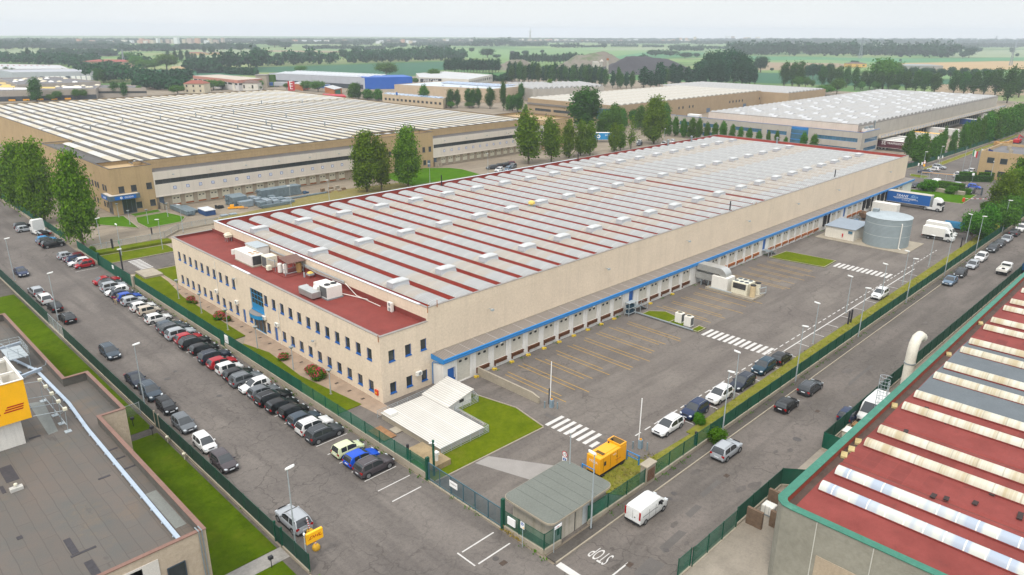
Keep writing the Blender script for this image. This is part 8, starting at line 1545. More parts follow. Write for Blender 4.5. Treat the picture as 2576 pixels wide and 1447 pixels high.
def put(k,x,y,hh,ww,label,grp,z=0):
 s=hh/9.6;w_=ww/WID[k];sc3=(w_,w_,s);rz=rng.uniform(0,6.28)if k in 'ACDFGHIJKS' else R(-45)+rng.uniform(-.3,.3)+(math.pi if rng.random()<.5 else 0)
 if k in tused:o=copy_tree(TREES[k],(x,y,z),rz,label=label,scale=sc3)
 else:tused.add(k);o=TREES[k];o.location=(x,y,z);o.rotation_euler=(0,0,rz);o.scale=sc3;o['label']=label
 if grp:o['group']=grp
 return o
def tree(k,nx,nyb,nyt,wpx,label,grp=None,base=None,cat='tree'):
 """base pixel, top row, width in pixels of the photo"""
 a=at(nx,nyb)if base is None else Vector((*base,0));hh=hgt(a,nx,nyt);d=(a-Vector((0,0,H))).dot(fw);return put(k,a.x,a.y,max(hh,1),wpx*.644*d/FPX,label,grp)
def T4(k,tile,x,yb,yt,w,label,grp=None,dx=0):
 n=tl(*tile,x,yb);return tree(k,n[0],n[1],tl(*tile,x,yt)[1],w/2.576,label,grp)
t05,t01,t11,t21,t31,t15=(0,560),(0,100),(1000,100),(2000,100),(3000,100),(1000,560)
T4('A',t05,455,800,-40,330,'tall dense poplar by the left fence beside the lorry tractor');T4('A',t05,250,690,-20,300,'tall poplar in the middle of the left clump behind the fence');T4('K',t05,50,560,150,260,'poplar at the left edge of the photo');T4('A',t05,840,1035,62,330,'tall bushy poplar at the fence end before the tan entrance')
T4('A',t15,1120,490,-125,265,'bigger poplar of the leaning pair behind the red parapet');T4('B',t15,1265,478,-75,190,'smaller poplar of the pair behind the red parapet');T4('A',t15,1530,430,-170,265,'lone tall poplar right of the pair, before the stair tower')
nm=['first','second','third','fourth','fifth','sixth','seventh','eighth','ninth','tenth','eleventh','twelfth','thirteenth','fourteenth','fifteenth','sixteenth','seventeenth','eighteenth','nineteenth','twentieth']+[f'{i}th' for i in range(21,90)]
def series(lst,fmt,grp):
 for i,(k,tile,x,yb,yt,w)in enumerate(lst):T4(k,tile,x,yb,yt,w,fmt.format(nm[i]),grp)
series([('B',t21,165,1395,848,240),('B',t21,395,1375,922,185),('K',t21,572,1330,952,165),('C',t21,690,1310,972,130),('K',t21,785,1305,968,150),('K',t21,1025,1268,982,120),('C',t21,1090,1255,1000,100),('S',t21,1195,1240,905,110),('A',t21,1425,1190,712,240)],'{0} poplar from the left beyond the far red parapet','poplars behind the red parapet')
series([('E',t21,690,1030,618,240),('D',t21,800,1015,640,150),('K',t21,480,920,750,110),('K',t21,310,893,770,100),('K',t21,228,885,752,95),('K',t21,140,880,792,60),('D',t21,60,870,680,100),('D',t21,5,860,700,80),('F',t21,930,1095,850,165),('F',t21,1030,1080,788,150),('F',t21,1108,1030,835,100),('D',t21,1218,1000,845,90),('F',t21,1285,1045,808,125),('F',t21,1530,1000,772,110),('D',t21,1395,1000,760,80)],'{0} tree of the dark poplar group before the tan warehouse','poplars before the tan warehouse')
for i,(tile,x,yt,w)in enumerate([(t21,1580,915,82),(t21,1655,920,72),(t21,1735,940,78),(t21,1822,930,95),(t21,1895,935,72),(t21,1972,975,62),(t21,2052,982,66),(t21,2135,965,78),(t21,2225,995,68),(t21,2308,1020,66),(t21,2397,1035,66),(t21,2490,1060,66),(t31,14,1055,46),(t31,100,1060,52),(t31,186,1120,46),(t31,370,1075,74),(t31,475,1095,92)]):
 n=tl(*tile,x,yt);d=ray(*n);k=294.5/d.x;p=Vector((294.5,d.y*k,0));put('F',p.x,p.y,H+d.z*k,w/2.576*.644*p.dot(fw)/FPX,f'{nm[i]} clipped columnar tree from the left along the blue windowed grey office','columnar trees along the grey office')
rows_=[((311.2,92.6),420,880,250,'F'),((291.6,83.5),520,1110,300,'F'),((296,83),470,1290,260,'F'),((308.5,83),560,1600,220,'F'),((314,83),480,1690,200,'F'),((323,84),350,1910,130,'F'),((330.6,82.5),400,2040,170,'F'),((342.8,82),230,2240,200,'F'),((350,82),190,2360,180,'F'),((359,82),115,2460,170,'F'),((368,82),90,2560,160,'F')]
for i,(p,yt,x,w,k)in enumerate(rows_):n=(3400+x/5.855,440+yt/5.855);tree(k,n[0],0,n[1],w/5.855,f'{nm[i]} dense columnar tree from the left in the row along the right lot','dense trees along the right lot',p)
for i in range(14):x=378+9.2*i;put('F',x,82+rng.uniform(-.6,.6),rng.uniform(12.5,14.5),rng.uniform(6.2,7.2),f'{nm[i+11]} dense columnar tree from the left in the row along the right lot','dense trees along the right lot')
for i,(x,y)in enumerate(((388,64),(402,66),(416,60),(430,66),(372,52))):put('K',x,y,rng.uniform(11,14),rng.uniform(5,6.5),f'{nm[i]} leafy tree beyond the far right lot','trees beyond the far lot')
t35=(3000,560)
T4('G',t35,2045,985,680,215,'leafy tree at the right fence, left of the others');T4('F',t35,2170,965,605,190,'tall leafy tree at the right fence behind two lamps');T4('G',t35,2330,900,600,250,'spreading tree at the right fence, lower than its neighbours');T4('A',t35,2340,740,275,270,'tall poplar before the tan office, left one');T4('A',t35,2510,690,125,330,'tall poplar at the right edge before the tan office');T4('G',t35,2440,800,520,230,'leafy tree beneath the two tall poplars at the right edge');T4('J',t35,2200,690,585,130,'dark bush beside the red and white barrier',None)
wl=[]
for i,x in enumerate(np.linspace(-30,940,30)):wl.append(('ID'[i%2],t21,x+rng.uniform(-9,9),565+.05*x+rng.uniform(-3,4),376+.055*x+rng.uniform(-20,22),rng.uniform(54,72)))
for x,yt,w in((1010,460,55),(1065,420,50),(1095,480,60),(1150,470,55),(1205,460,55),(1320,425,105),(1390,460,70),(1480,380,100),(1450,475,60),(1545,430,90),(1610,390,90),(1680,400,80),(1760,420,90),(1850,375,90),(1930,395,80),(1890,470,80),(2000,370,90),(2070,350,90),(2150,365,90),(2230,370,90),(2310,380,80),(2390,390,90),(1780,470,90),(1640,480,80),(2100,460,80),(2350,470,70),(2440,430,50)):wl.append(('ID'[int(x)%2],t21,x,632 if x<1500 else 600,yt,w))
series(wl,'{0} dark poplar from the left in the wall before the gravel heaps','poplar wall before the heaps')
series([('D',t21,90,760,580,62),('D',t21,152,722,595,46),('D',t21,205,718,596,46),('C',t21,375,702,543,66),('D',t21,592,686,555,58),('D',t21,645,640,538,72)],'{0} poplar from the left beside the grey hall with white wavy roof','poplars by the grey hall')
wl=[(x,380+rng.uniform(-8,4),285+rng.uniform(-18,14))for x in np.linspace(0,700,24)]
series([('I',t21,x,b_,t_,rng.uniform(34,48))for x,b_,t_ in wl],'{0} tree from the left in the far poplar row behind the heaps','far poplar row')
series([('I',t11,x,470+rng.uniform(-4,4),330+rng.uniform(-8,20),rng.uniform(46,60))for x in np.linspace(1910,2440,18)],'{0} tree from the left in the poplar row behind the white offices','poplar row behind the white offices')
series([('D',t31,160,612,368,90),('D',t31,242,615,368,80),('D',t31,312,622,362,88),('D',t31,540,606,404,85),('D',t31,622,608,408,66),('D',t31,707,610,406,82),('D',t31,786,622,404,66),('D',t31,868,650,412,74),('D',t31,950,640,450,80),('D',t31,1020,640,452,70),('D',t31,1110,650,460,90),('D',t31,1210,652,455,80),('D',t31,1300,650,440,78),('D',t31,1385,660,450,88),('D',t31,1480,664,448,100),('D',t31,1570,672,455,92),('D',t31,1670,676,478,105),('D',t31,1862,684,450,100),('D',t31,1965,690,462,100),('D',t31,2065,694,456,105),('D',t31,2165,698,452,100),('D',t31,2280,706,428,120),('D',t31,2402,780,408,130),('D',t31,2520,720,430,130)],'{0} tall dark poplar from the left in the row behind the grey vaulted roof','tall poplars behind the grey vaulted roof')
series([('G',t31,x,yb,yt,w)for x,yb,yt,w in((300,625,510,90),(375,625,515,75),(440,628,545,50),(560,700,600,180),(690,690,530,130),(480,710,640,110),(930,650,560,90),(1075,650,560,90),(1270,660,595,90),(620,660,590,120))],'{0} round tree from the left below the tall dark poplars','round trees below the tall poplars')
T4('G',t31,1150,640,328,270,'biggest broad crowned tree standing among the tall dark poplars');T4('G',t31,1270,560,365,120,'broad tree just right of the biggest crown');T4('F',t31,228,755,660,66,'small dark tree at the corner of the farther brown warehouse')
series([('H',t31,x,540,yt,92)for x,yt in((1350,415),(1450,412),(1560,420),(1640,425),(1740,430),(1830,412),(1960,420),(2080,432),(2190,430),(2300,440),(450,380),(520,385),(600,380),(400,390))],'{0} pale round tree from the left in the field hedge behind the poplars','pale trees in the field hedge')
series([('F',t21,x,650,yt,w)for x,yt,w in((1545,578,60),(1610,585,50),(1985,588,55),(2048,582,52),(2105,600,40),(2178,585,58),(2243,572,62),(2312,590,60),(2380,625,44),(2520,600,70))],'{0} small tree from the left before the farther wavy roof','small trees before the wavy roof')
series([('E',t01,375,765,520,135),('D',t01,75,522,415,58),('D',t01,142,524,428,66),('D',t01,592,518,436,58),('D',t01,642,518,430,56),('D',t01,1166,716,566,92),('D',t01,1258,718,572,76),('F',t01,1406,710,608,86),('D',t01,985,570,430,70),('D',t01,1040,575,440,70)],'{0} dark poplar from the left among the grey sheds','poplars among the grey sheds')
series([('G',t01,x,yb,yt,w)for x,yb,yt,w in((265,752,668,110),(585,750,655,90),(510,760,690,80),(770,745,638,80),(850,742,640,74),(740,530,478,70),(840,540,475,80),(905,545,480,80),(360,520,475,60),(20,530,480,60))],'{0} light green tree from the left between the grey sheds','light trees between the grey sheds')
series([('F',t11,985,735,578,125),('F',t11,1125,745,640,120),('F',t11,1232,755,640,105),('D',t11,1030,745,575,60),('F',t11,1690,800,600,100),('G',t11,1745,805,720,80),('D',t11,1955,825,640,82),('D',t11,2025,824,645,64),('G',t11,1965,832,765,84),('D',t11,2135,824,632,62),('D',t11,2185,828,638,74),('D',t11,2236,828,628,68),('G',t11,2150,832,770,90),('D',t11,2355,836,622,90),('D',t11,2488,855,556,58),('F',t11,2550,858,700,76)],'{0} tree from the left behind the far edge of the striped roof','trees behind the striped roof')
series([('G',t11,515,655,555,125),('G',t11,625,665,555,130),('G',t11,1785,545,435,135),('G',t11,1310,510,372,185),('G',t11,1215,620,555,100),('G',t11,1350,615,535,100),('G',t11,1490,600,535,110),('G',t11,30,640,545,90),('G',t11,310,640,580,70),('G',t11,455,470,405,110),('G',t11,1600,590,525,70),('F',t11,1840,580,515,90),('F',t11,1940,580,525,90),('F',t11,2030,575,530,60)],'{0} round tree from the left around the blue and white halls','round trees by the blue hall')
series([('G',t01,x,yb,yt,w)for x,yb,yt,w in((2150,650,545,190),(2240,640,560,120),(1680,440,285,190),(1480,460,345,170),(1560,440,355,120),(1380,440,300,130),(1240,500,400,120),(2050,655,590,110),(2420,555,508,50),(1790,690,600,130),(1300,400,270,120),(2560,650,600,120))],'{0} big round tree from the left in the gardens beyond the striped roof','garden trees')
series([('H',t11,880,345,235,95),('H',t11,1010,305,215,85),('H',t11,300,235,165,130),('H',t11,190,222,145,150),('H',t11,212,360,275,60),('H',t11,1640,225,190,42),('H',t11,2170,270,222,56),('H',t11,2330,320,230,150),('H',t11,2420,330,290,80),('H',t11,60,330,240,130),('H',t11,20,310,215,110),('H',t11,1360,240,175,100),('H',t11,1480,225,172,80),('H',t11,905,210,148,100),('H',t11,770,195,145,60),('H',t11,160,400,305,80),('H',t21,130,300,250,70),('H',t21,55,302,262,50),('H',t21,305,282,243,46),('H',t21,928,232,178,56),('H',t21,555,228,175,50),('H',t21,665,210,172,26),('H',t31,2020,325,215,110),('H',t31,1960,330,260,80),('H',t31,2105,275,222,80),('H',t31,2505,318,278,36),('H',t31,2450,280,222,50),('H',t31,35,460,425,36),('H',t31,1330,365,335,24),('H',t31,870,400,352,80),('H',t21,2500,470,308,150),('H',t21,2445,300,215,90),('H',t21,1440,310,246,130),('H',t21,1590,310,258,120),('H',t21,1740,330,270,130),('H',t21,1860,325,275,60),('H',t01,60,250,175,120),('H',t01,300,380,225,40),('H',t01,640,300,220,110),('H',t01,860,300,240,90),('H',t01,955,300,235,100),('H',t01,1090,310,240,90),('H',t01,500,300,235,140),('H',t01,1870,245,178,100),('H',t01,2240,245,168,90),('H',t01,2420,265,180,70),('H',t01,2130,290,210,70),('H',t01,2065,285,205,44),('H',t01,900,235,188,60),('H',t01,1100,225,186,50),('H',t01,1650,250,175,150),('H',t01,1450,245,178,140),('I',t01,1700,365,255,46),('I',t01,1770,370,260,50),('I',t01,1830,372,252,46),('I',t01,1895,370,255,56),('I',t01,1940,362,280,30),('I',t01,1970,350,282,26),('I',t01,2030,362,280,30),('I',t01,2055,345,285,28)],'{0} tree from the left standing free in the far fields','trees in the far fields')
series([('H',t21,2120,560,235,260),('H',t21,2010,560,260,180),('H',t21,2240,560,262,180),('H',t21,2330,570,300,150),('H',t21,1920,560,330,120)],'{0} huge round tree from the left behind the poplars by the dark heap','huge trees by the dark heap')
def wood(name,strips,seed,dens=1.0):
 """strips: (tile,x0,y0,x1,y1,height px,depth rows)"""
 rs=np.random.default_rng(seed);Ps,Ns=[],[];sz=1
 for tile,x0,y0,x1,y1,hp,dep in strips:
  n=max(3,int(abs(x1-x0)/max(hp,10)*2.3*dens))
  for i in range(n):
   for j in range(dep):
    f=(i+rs.random())/n;x=x0+(x1-x0)*f;y=y0+(y1-y0)*f-j*hp*.12;a=at(*tl(*tile,x,y));d=(a-Vector((0,0,H))).dot(fw);hh=hp/2.576*.644*d/FPX*rs.uniform(.6,1.18);r_=hh*rs.uniform(.42,.62)
    lob=[(a.x,a.y,hh*.58,r_,r_,hh*.42)]+[(a.x+rs.normal()*r_*.5,a.y+rs.normal()*r_*.5,hh*rs.uniform(.35,.75),r_*.6,r_*.6,hh*.28)for _ in range(3)]
    P,N=crown_pts(lob,26,5,hh*.10,rs);Ps.append(P);Ns.append(N);sz=max(sz,hh*.19)
 P,N=np.concatenate(Ps),np.concatenate(Ns);P[:,2]=np.maximum(P[:,2],.2);o=quads(name,P,N,sz*.85,LEAF_F,None,rs,1.2);o['kind']='stuff';o['label']=None if 0 else 'distant woodland';del o['label'];return o
wood('woodland',[(t11,250,400,810,385,130,2),(t11,930,380,2110,345,110,3),(t11,140,405,260,400,90,1)],21)
wood('woodland',[(t11,1720,245,1940,245,40,2),(t11,480,238,950,235,36,1),(t11,960,245,1300,240,36,1),(t11,1280,215,1500,215,40,1),(t11,1000,205,1180,200,52,2)],22)
wood('woodland',[(t31,-20,300,1890,322,115,3),(t21,2180,305,2576,300,110,3)],23)
wood('woodland',[(t21,1000,212,1260,215,26,1),(t21,1310,220,1520,220,26,1),(t21,1590,255,1940,262,55,2),(t21,1960,235,2180,235,26,1),(t21,-20,212,350,212,44,2),(t21,390,225,700,225,46,1),(t21,700,220,900,218,22,1)],24)
wood('woodland',[(t01,-20,240,420,235,80,3),(t01,400,235,1300,238,46,2),(t01,1200,260,1760,262,62,2),(t01,1750,245,2576,240,54,2)],25)
wood('woodland',[(t01,-20,375,700,400,95,3),(t01,650,420,780,420,130,2),(t01,780,400,1000,370,90,2),(t01,400,300,1180,300,55,2)],26)
wood('woodland',[(t01,760,445,960,455,70,2),(t01,940,560,1500,600,150,3),(t01,1000,470,1280,480,100,2),(t01,1200,400,1500,420,110,2),(t01,1380,640,1900,655,110,3),(t01,1500,560,1920,560,100,2)],27)
wood('woodland',[(t01,1870,445,2230,470,80,2),(t01,1920,440,2200,440,110,2),(t01,2220,440,2576,440,160,2),(t01,2280,480,2576,500,50,2),(t11,-10,420,80,420,160,2)],28)
wood('woodland',[(t11,-20,190,120,190,40,1),(t11,1560,205,2300,205,30,1),(t11,2180,215,2576,212,70,2),(t01,-20,190,1300,195,36,1),(t11,350,185,1000,190,26,1),(t21,1100,180,1700,185,26,1),(t21,860,185,1250,185,24,1),(t21,1800,190,2576,190,36,1)],29)
wood('woodland',[(t31,0,190,2576,195,50,2),(t31,1740,222,2576,218,36,2),(t31,300,170,1300,172,32,1),(t31,1900,240,2110,240,40,1)],30)
wood('woodland',[(t21,1230,350,1350,340,50,1),(t21,1370,300,1660,305,55,1),(t21,700,395,780,380,40,1),(t11,2340,560,2560,560,60,2)],31)
wood('woodland',[(t01,-20,160,2576,160,26,2),(t11,-20,158,2576,158,24,2),(t21,-20,155,2576,158,24,2),(t31,-20,160,2576,165,28,2),(t01,300,176,2576,178,24,1),(t11,0,172,2576,176,22,1),(t21,0,172,2576,174,20,1)],33)
def leafbox(name,label,cat,c,ux,lx,ly,hh,lm,leaf,n,grp=None):
 rs=np.random.default_rng(int(c[0]*7+c[1]));t=thing(name,label,cat,(c[0],c[1],0),grp);u=np.array([ux[0],ux[1],0])/math.hypot(*ux);v=np.array([-u[1],u[0],0]);q=rs.uniform(-1,1,(n,3));ax=rs.choice(3,n,p=[.25,.3,.45]);sg_=np.where(ax==2,1,rs.choice([-1,1],n));q[np.arange(n),ax]=sg_*rs.uniform(.9,1.03,n);N=np.zeros((n,3));N[np.arange(n),ax]=sg_;P=q[:,:1]*lx*u+q[:,1:2]*ly*v+np.array([0,0,1])*(q[:,2:]*.5+.5)*hh;Nw=N[:,:1]*u+N[:,1:2]*v+N[:,2:]*np.array([0,0,1.0]);quads('foliage',P,Nw,leaf,lm,t,rs)
 m=MB();m.obox((c[0],c[1]),ux,lx*.9,ly*.9,0,hh*.93);m.build('stems',mat('hedge_inside','#1e3310',.95,.2,3),t);return t
leafbox('hedge','clipped green box hedge behind the low stone wall on the far lawn','hedge',(253.6,61.6),(.05,1),3.6,1.1,2.0,LEAF_H,.22,5200);leafbox('hedge','dark ivy hedge on the fence before the tan office','hedge',(272.5,60.2),(-.55,.7),5.4,.6,2.0,LEAF_D,.26,4200);leafbox('hedge','bright green hedge top behind the dark ivy hedge, left part','hedge',(274.5,62.5),(-.55,.7),2.4,.8,2.5,LEAF_H,.24,2200);leafbox('hedge','bright green hedge top behind the dark ivy hedge, right part','hedge',(278,58),(-.55,.7),2.2,.8,2.5,LEAF_H,.24,2000)
leafbox('hedge','long low green hedge beside the depot wall on the courier lawn','hedge',(18.3,99.5),(0,1),9.5,.85,1.3,LEAF_H,.2,9000);leafbox('hedge','small round clipped shrub at the bottom edge beside the depot','hedge',(17.9,54.4-2.6),(1,0),.5,.4,.9,LEAF_H,.14,900)
for px,py,w_,h_,l in((1600,480,5.2,3.6,'large round clipped shrub at the warehouse far corner'),(1840,512,3.2,2.6,'brownish round shrub in front of the low stone wall'),(2000,514,2.2,1.9,'small round shrub right of the low stone wall')):
 a=at(*tl(3000,560,px,py));put('J',a.x,a.y,h_,w_,l,None).__setitem__('category','shrub')
a=at(*tl(2000,1680,2050,130));put('J',a.x,a.y,2.0,2.3,'green bush growing over the fence by the silver SUV',None)['category']='shrub';a=at(*tl(2000,1120,1885,1385));put('J',a.x,a.y,1.5,1.4,'small green bush on the verge behind the navy blue SUV',None)['category']='shrub';a=at(*tl(0,560,905,1150));put('J',a.x+.6,a.y,2.4,1.5,'young green bush by the fence next to the red small car',None)['category']='shrub'
for px,py,tx,ty,w_,l in((1925,160,0,1120,1.5,'smallest pink flower bush farthest along the office lawn'),(1965,175,0,1120,.9,'tiny pink flower bush touching the smallest one'),(2215,330,0,1120,1.9,'pink flower bush on the lawn before the blue side door'),(2285,350,0,1120,1.3,'pink flower bush beside the garden lamp near the blue side door'),(278,740,1000,1120,1.5,'single red flower bush on the lawn near the white cooling stub'),(560,880,1000,1120,1.8,'pink flower bush of the big pair, farther one'),(625,930,1000,1120,2.2,'pink flower bush of the big pair, nearer one')):
 a=at(*tl(tx,ty,px,py));o=put('J',a.x,a.y,w_*.75,w_,l,'flower bushes on the office lawn');o['category']='flower bush';o.name='flower_bush'
 rs=np.random.default_rng(int(a.x*100));n=170;d=rs.normal(size=(n,3));d[:,2]=abs(d[:,2]);d/=np.linalg.norm(d,axis=1)[:,None];quads('flowers',np.array([0,0,4.5])+d*np.array([5.3,5.3,5.4]),d,1.0,FLOWER,o,rs)
def tufts(name,spots,n,r_,hh,lm,seed):
 rs=np.random.default_rng(seed);Ps=[]
 for x,y in spots:k=rs.normal(size=(n,3))*np.array([r_,r_,hh*.4]);k[:,2]=abs(k[:,2])+.03;Ps.append(k+np.array([x,y,.05]))
 P=np.concatenate(Ps);N=rs.normal(size=P.shape);N[:,2]=abs(N[:,2]);N/=np.linalg.norm(N,axis=1)[:,None];o=quads(name,P,N,.16,lm,None,rs,2);o['kind']='stuff';return o
tufts('weeds',[(40.55+rng.uniform(-.1,.1),y)for y in np.arange(36,140,1.3)if rng.random()<.6]+[(x,67.6+rng.uniform(-.2,.1))for x in np.arange(62,200,2.6)if rng.random()<.5]+[(x,35.9+rng.uniform(-.1,.1))for x in np.arange(50,180,1.6)if rng.random()<.55]+[(24.95,y)for y in np.arange(48,120,2)if rng.random()<.5],14,.22,.22,LEAF_H,41)
tufts('verge_weeds',[(x,rng.uniform(36.9,39.4))for x in np.arange(69,190,.35)]+[(rng.uniform(53,62),rng.uniform(36.9,40))for _ in range(120)],9,.25,.10,leafm('verge_leaves','#6d7426','#9a9456'),42)
tufts('yellow_weeds',[(41.0,40.5+rng.uniform(-1.2,1))for _ in range(20)]+[(40.6,115.2),(40.6,116.3)],22,.22,.5,leafm('yellow_weed_leaves','#8f8230','#a89a44'),43)
# far background
def heap(name,label,px,m_,seed,grp=None):
 """px: outline crest in native pixels with base line; a rounded ridge of real size"""
 (xl,yl),crest,(xr,yr)=px;A=at(xl,yl);B=at(xr,yr);rs=np.random.default_rng(seed);n=40;k=16;c=(A+B)/2;t=thing(name,label,'heap',(c.x,c.y,0));m=MB();u=(B-A).normalized();v=Vector((-u.y,u.x,0));v=v if v.dot(c)>0 else-v;L_=(B-A).length;dep=L_*.30
 cx=[p[0]for p in crest];cy=[p[1]for p in crest];V=[]
 for i in range(n+1):
  f=i/n;g=A+(B-A)*f;xx=xl+(xr-xl)*f;yy=np.interp(xx,[xl]+cx+[xr],[yl]+cy+[yr]);q=g+v*dep;hh=max(0,hgt(q,xx,yy))
  for j in range(k+1):s=j/k;prof=max(0,1-abs(s-.5)*2)**.85;w_=g+v*dep*2*s;V.append((w_.x,w_.y,hh*prof+rs.normal()*.35*(prof>.1)))
 m.faces(V,[(i*(k+1)+j,(i+1)*(k+1)+j,(i+1)*(k+1)+j+1,i*(k+1)+j+1)for i in range(n)for j in range(k)]);m.build('slope',m_,t,70);return t
GV=NT('gravel_slope');p_=GV.pos();c_=GV.mix(GV.ramp(GV.noise(p_,.02,5,.7),[(.35,0),(.65,1)]),lin('#6f685d'),lin('#7d776c'));c_=GV.mix(GV.math('MULTIPLY',GV.ramp(GV.noise(p_,.03,5,.75),[(.55,0),(.64,1)]),.75),c_,lin('#4b5f35'));c_=GV.mix(.5,c_,GV.ramp(GV.noise(GV.pos((.25,.25,.05)),1,4,.8),[(.3,(.65,.65,.65)),(.7,(1,1,1))]),'MULTIPLY');GV=GV.fin(c_,.95,.1)
heap('gravel_heap','big grey gravel heap with green patches behind the poplar wall',(tl(2000,100,520,445),[tl(2000,100,*p)for p in((600,375),(720,298),(830,290),(900,275),(985,262),(1030,265),(1110,310),(1200,345))],tl(2000,100,1330,440)),GV,1)
heap('coal_heap','flat topped black heap right of the gravel heap',(tl(2000,100,1150,500),[tl(2000,100,*p)for p in((1250,410),(1300,365),(1370,318),(1440,303),(1600,318),(1750,335),(1850,355))],tl(2000,100,1960,470)),mat('black_spoil','#39373a',.95,.15,.03,.4),2)
heap('grassy_heap','low grassy brown mound left of the big gravel heap',(tl(2000,100,-130,450),[tl(2000,100,*p)for p in((-20,385),(60,345),(150,340),(230,355))],tl(2000,100,330,440)),GV,3)
a=at(*tl(2000,100,865,520));dd=(a-Vector((0,0,H))).dot(fw)*.644/2.576/FPX;h0=hgt(a,*tl(2000,100,865,340));t=thing('gravel_plant','white rusty gravel processing plant before the big heap','plant',(a.x,a.y,0));u=Vector((.7,-.7,0));m=MB();WRU=mat('rusty_white_plant','#bcb6ae',.7,.15,.15,2,stain=.6,staincol=(.3,.12,.05));b_=a-u*28*dd;m.obox((b_.x,b_.y),(1,-1),26*dd,8,0,h0*.86);b_=a+u*30*dd;m.cyl((b_.x,b_.y,0),(b_.x,b_.y,h0*.9),9*dd,10);m.cyl((b_.x,b_.y,h0*.88),(b_.x,b_.y,h0),22*dd,10,3*dd);b2=a-u*5*dd;m.cyl((b2.x,b2.y,h0*.5),(b_.x,b_.y,h0*.95),5*dd,6);m.build('silo_tower',WRU,t)
a=at(*tl(2000,100,955,520));h0=hgt(a,*tl(2000,100,955,350));t=thing('chimney','slim grey chimney right of the white gravel plant','chimney',(a.x,a.y,0));m=MB();m.cyl((a.x,a.y,0),(a.x,a.y,h0),1.5,10,1.1);m.build('stack',GREYC,t);m=MB();m.cyl((a.x,a.y,h0),(a.x,a.y,h0+2),1.3,10);m.build('cap',RUST2,t)
def lattice(label,nx,nyb,nyt,arms=0,name='lattice_mast',cat='mast',rad=.18):
 a=at(nx,nyb);h0=hgt(a,nx,nyt);t=thing(name,label,cat,(a.x,a.y,0));w0,w1=h0*.07,h0*.015;m=MB()
 for s in((1,1),(1,-1),(-1,-1),(-1,1)):m.cyl((a.x+s[0]*w0,a.y+s[1]*w0,0),(a.x+s[0]*w1,a.y+s[1]*w1,h0),rad,4)
 n=9
 for i in range(n):
  z0,z1=h0*i/n,h0*(i+1)/n;q0=w0+(w1-w0)*i/n;q1=w0+(w1-w0)*(i+1)/n;c0=[(1,1),(1,-1),(-1,-1),(-1,1)]
  for k in range(4):p,q=c0[k],c0[(k+1)%4];m.cyl((a.x+p[0]*q0,a.y+p[1]*q0,z0),(a.x+q[0]*q1,a.y+q[1]*q1,z1),rad*.6,3);m.cyl((a.x+p[0]*q0,a.y+p[1]*q0,z0),(a.x+q[0]*q0,a.y+q[1]*q0,z0),rad*.6,3)
 m.build('lattice',STEEL,t)
 if arms:
  m=MB()
  for f in np.linspace(.72,.96,arms):m.cyl((a.x+h0*.16,a.y-h0*.16,h0*f),(a.x-h0*.16,a.y+h0*.16,h0*f),rad*1.2,4)
  m.build('cross_arm',STEEL,t)
 return t
lattice('short lattice mast with platform among trees, upper left',*tl(0,100,1252,410),tl(0,100,0,240)[1],0,rad=.35)
n_=0
for px,yb,yt,l in((925,330,120,'tall pale power pylon left of the far wood'),(2440,400,215,'power pylon at the wheat field, right edge'),(2280,215,102,'farthest dark pylon pair on the horizon, left'),(2370,215,122,'short dark pylon on the horizon between two taller ones'),(2490,225,128,'dark pylon on the horizon at the right edge'),(1895,205,125,'pylon on the horizon left of the field trees'),(1860,205,138,'small pylon on the horizon left of the field trees'),(1480,190,132,'thin pylon on the horizon above the far wood'),(2095,205,138,'thin pylon above the free standing field trees')):lattice(l,*tl(3000,100,px,yb),tl(3000,100,0,yt)[1],3,'power_pylon','pylon',.3)
a=at(*tl(2000,100,182,148));a=a*(4200/Vector((a.x,a.y,0)).length);h0=hgt(a,*tl(2000,100,182,22));t=thing('television_tower','faint slender television tower rising over the horizon town','tower',(a.x,a.y,-.3));m=MB();m.cyl((a.x,a.y,0),(a.x,a.y,h0*.7),5,8,3);m.cyl((a.x,a.y,h0*.7),(a.x,a.y,h0),2.0,6,.6);m.build('shaft',GREYC,t);m=MB();m.cyl((a.x,a.y,h0*.70),(a.x,a.y,h0*.74),11,10);m.cyl((a.x,a.y,h0*.78),(a.x,a.y,h0*.8),8,10);m.build('platform',WHITEP,t)
cols=[mat('town_'+c,c,.9,.08,.01,.1)for c in('#d9d2c6','#c9a890','#b98d76','#d6d8da','#c0b49c','#ae9a8e')]
def town(lst,label,grp,seed):
 rs=random.Random(seed);i=0
 for tile,x0,x1,yb,hp,n in lst:
  for k in range(n):
   x=x0+(x1-x0)*(k+rs.random())/n;a=at(*tl(*tile,x,yb+rs.uniform(-2,2)));D=Vector((a.x,a.y,0)).length;a=a*(min(D,5600)/D);d=Vector((a.x,a.y,0)).length;hh=max(5,hgt(a,*tl(*tile,x,yb-hp*rs.uniform(.5,1.1))));w_=rs.uniform(7,22)*d*.644/2.576/FPX
   m=MB();m.obox((a.x,a.y),(1,-1),w_,9,0,hh);nf=max(2,int(hh/9))
   o=one(m,'apartment_block',rs.choice(cols),label.format(nm[i]if i<80 else f'{i+1}th'),'building',(a.x,a.y,-.3),grp);i+=1
town([(t01,620,1300,158,12,9),(t01,800,1600,180,44,13),(t01,1380,2250,182,56,16),(t01,2250,2576,168,22,6)],'{0} hazy apartment block from the left in the left horizon town','blocks of the left horizon town',5)
town([(t11,330,900,175,30,10),(t11,820,1230,182,24,8),(t11,1210,1470,175,34,4),(t11,1470,1620,182,42,4),(t11,1700,2576,165,26,12)],'{0} hazy building from the left in the middle horizon town','blocks of the middle horizon town',6)
town([(t21,70,560,160,26,14),(t21,500,1250,165,26,12),(t21,1500,1870,170,34,9),(t21,1650,1850,160,50,3),(t21,2130,2480,150,40,5),(t31,150,700,165,22,6)],'{0} pale building from the left in the right horizon town','blocks of the right horizon town',7)
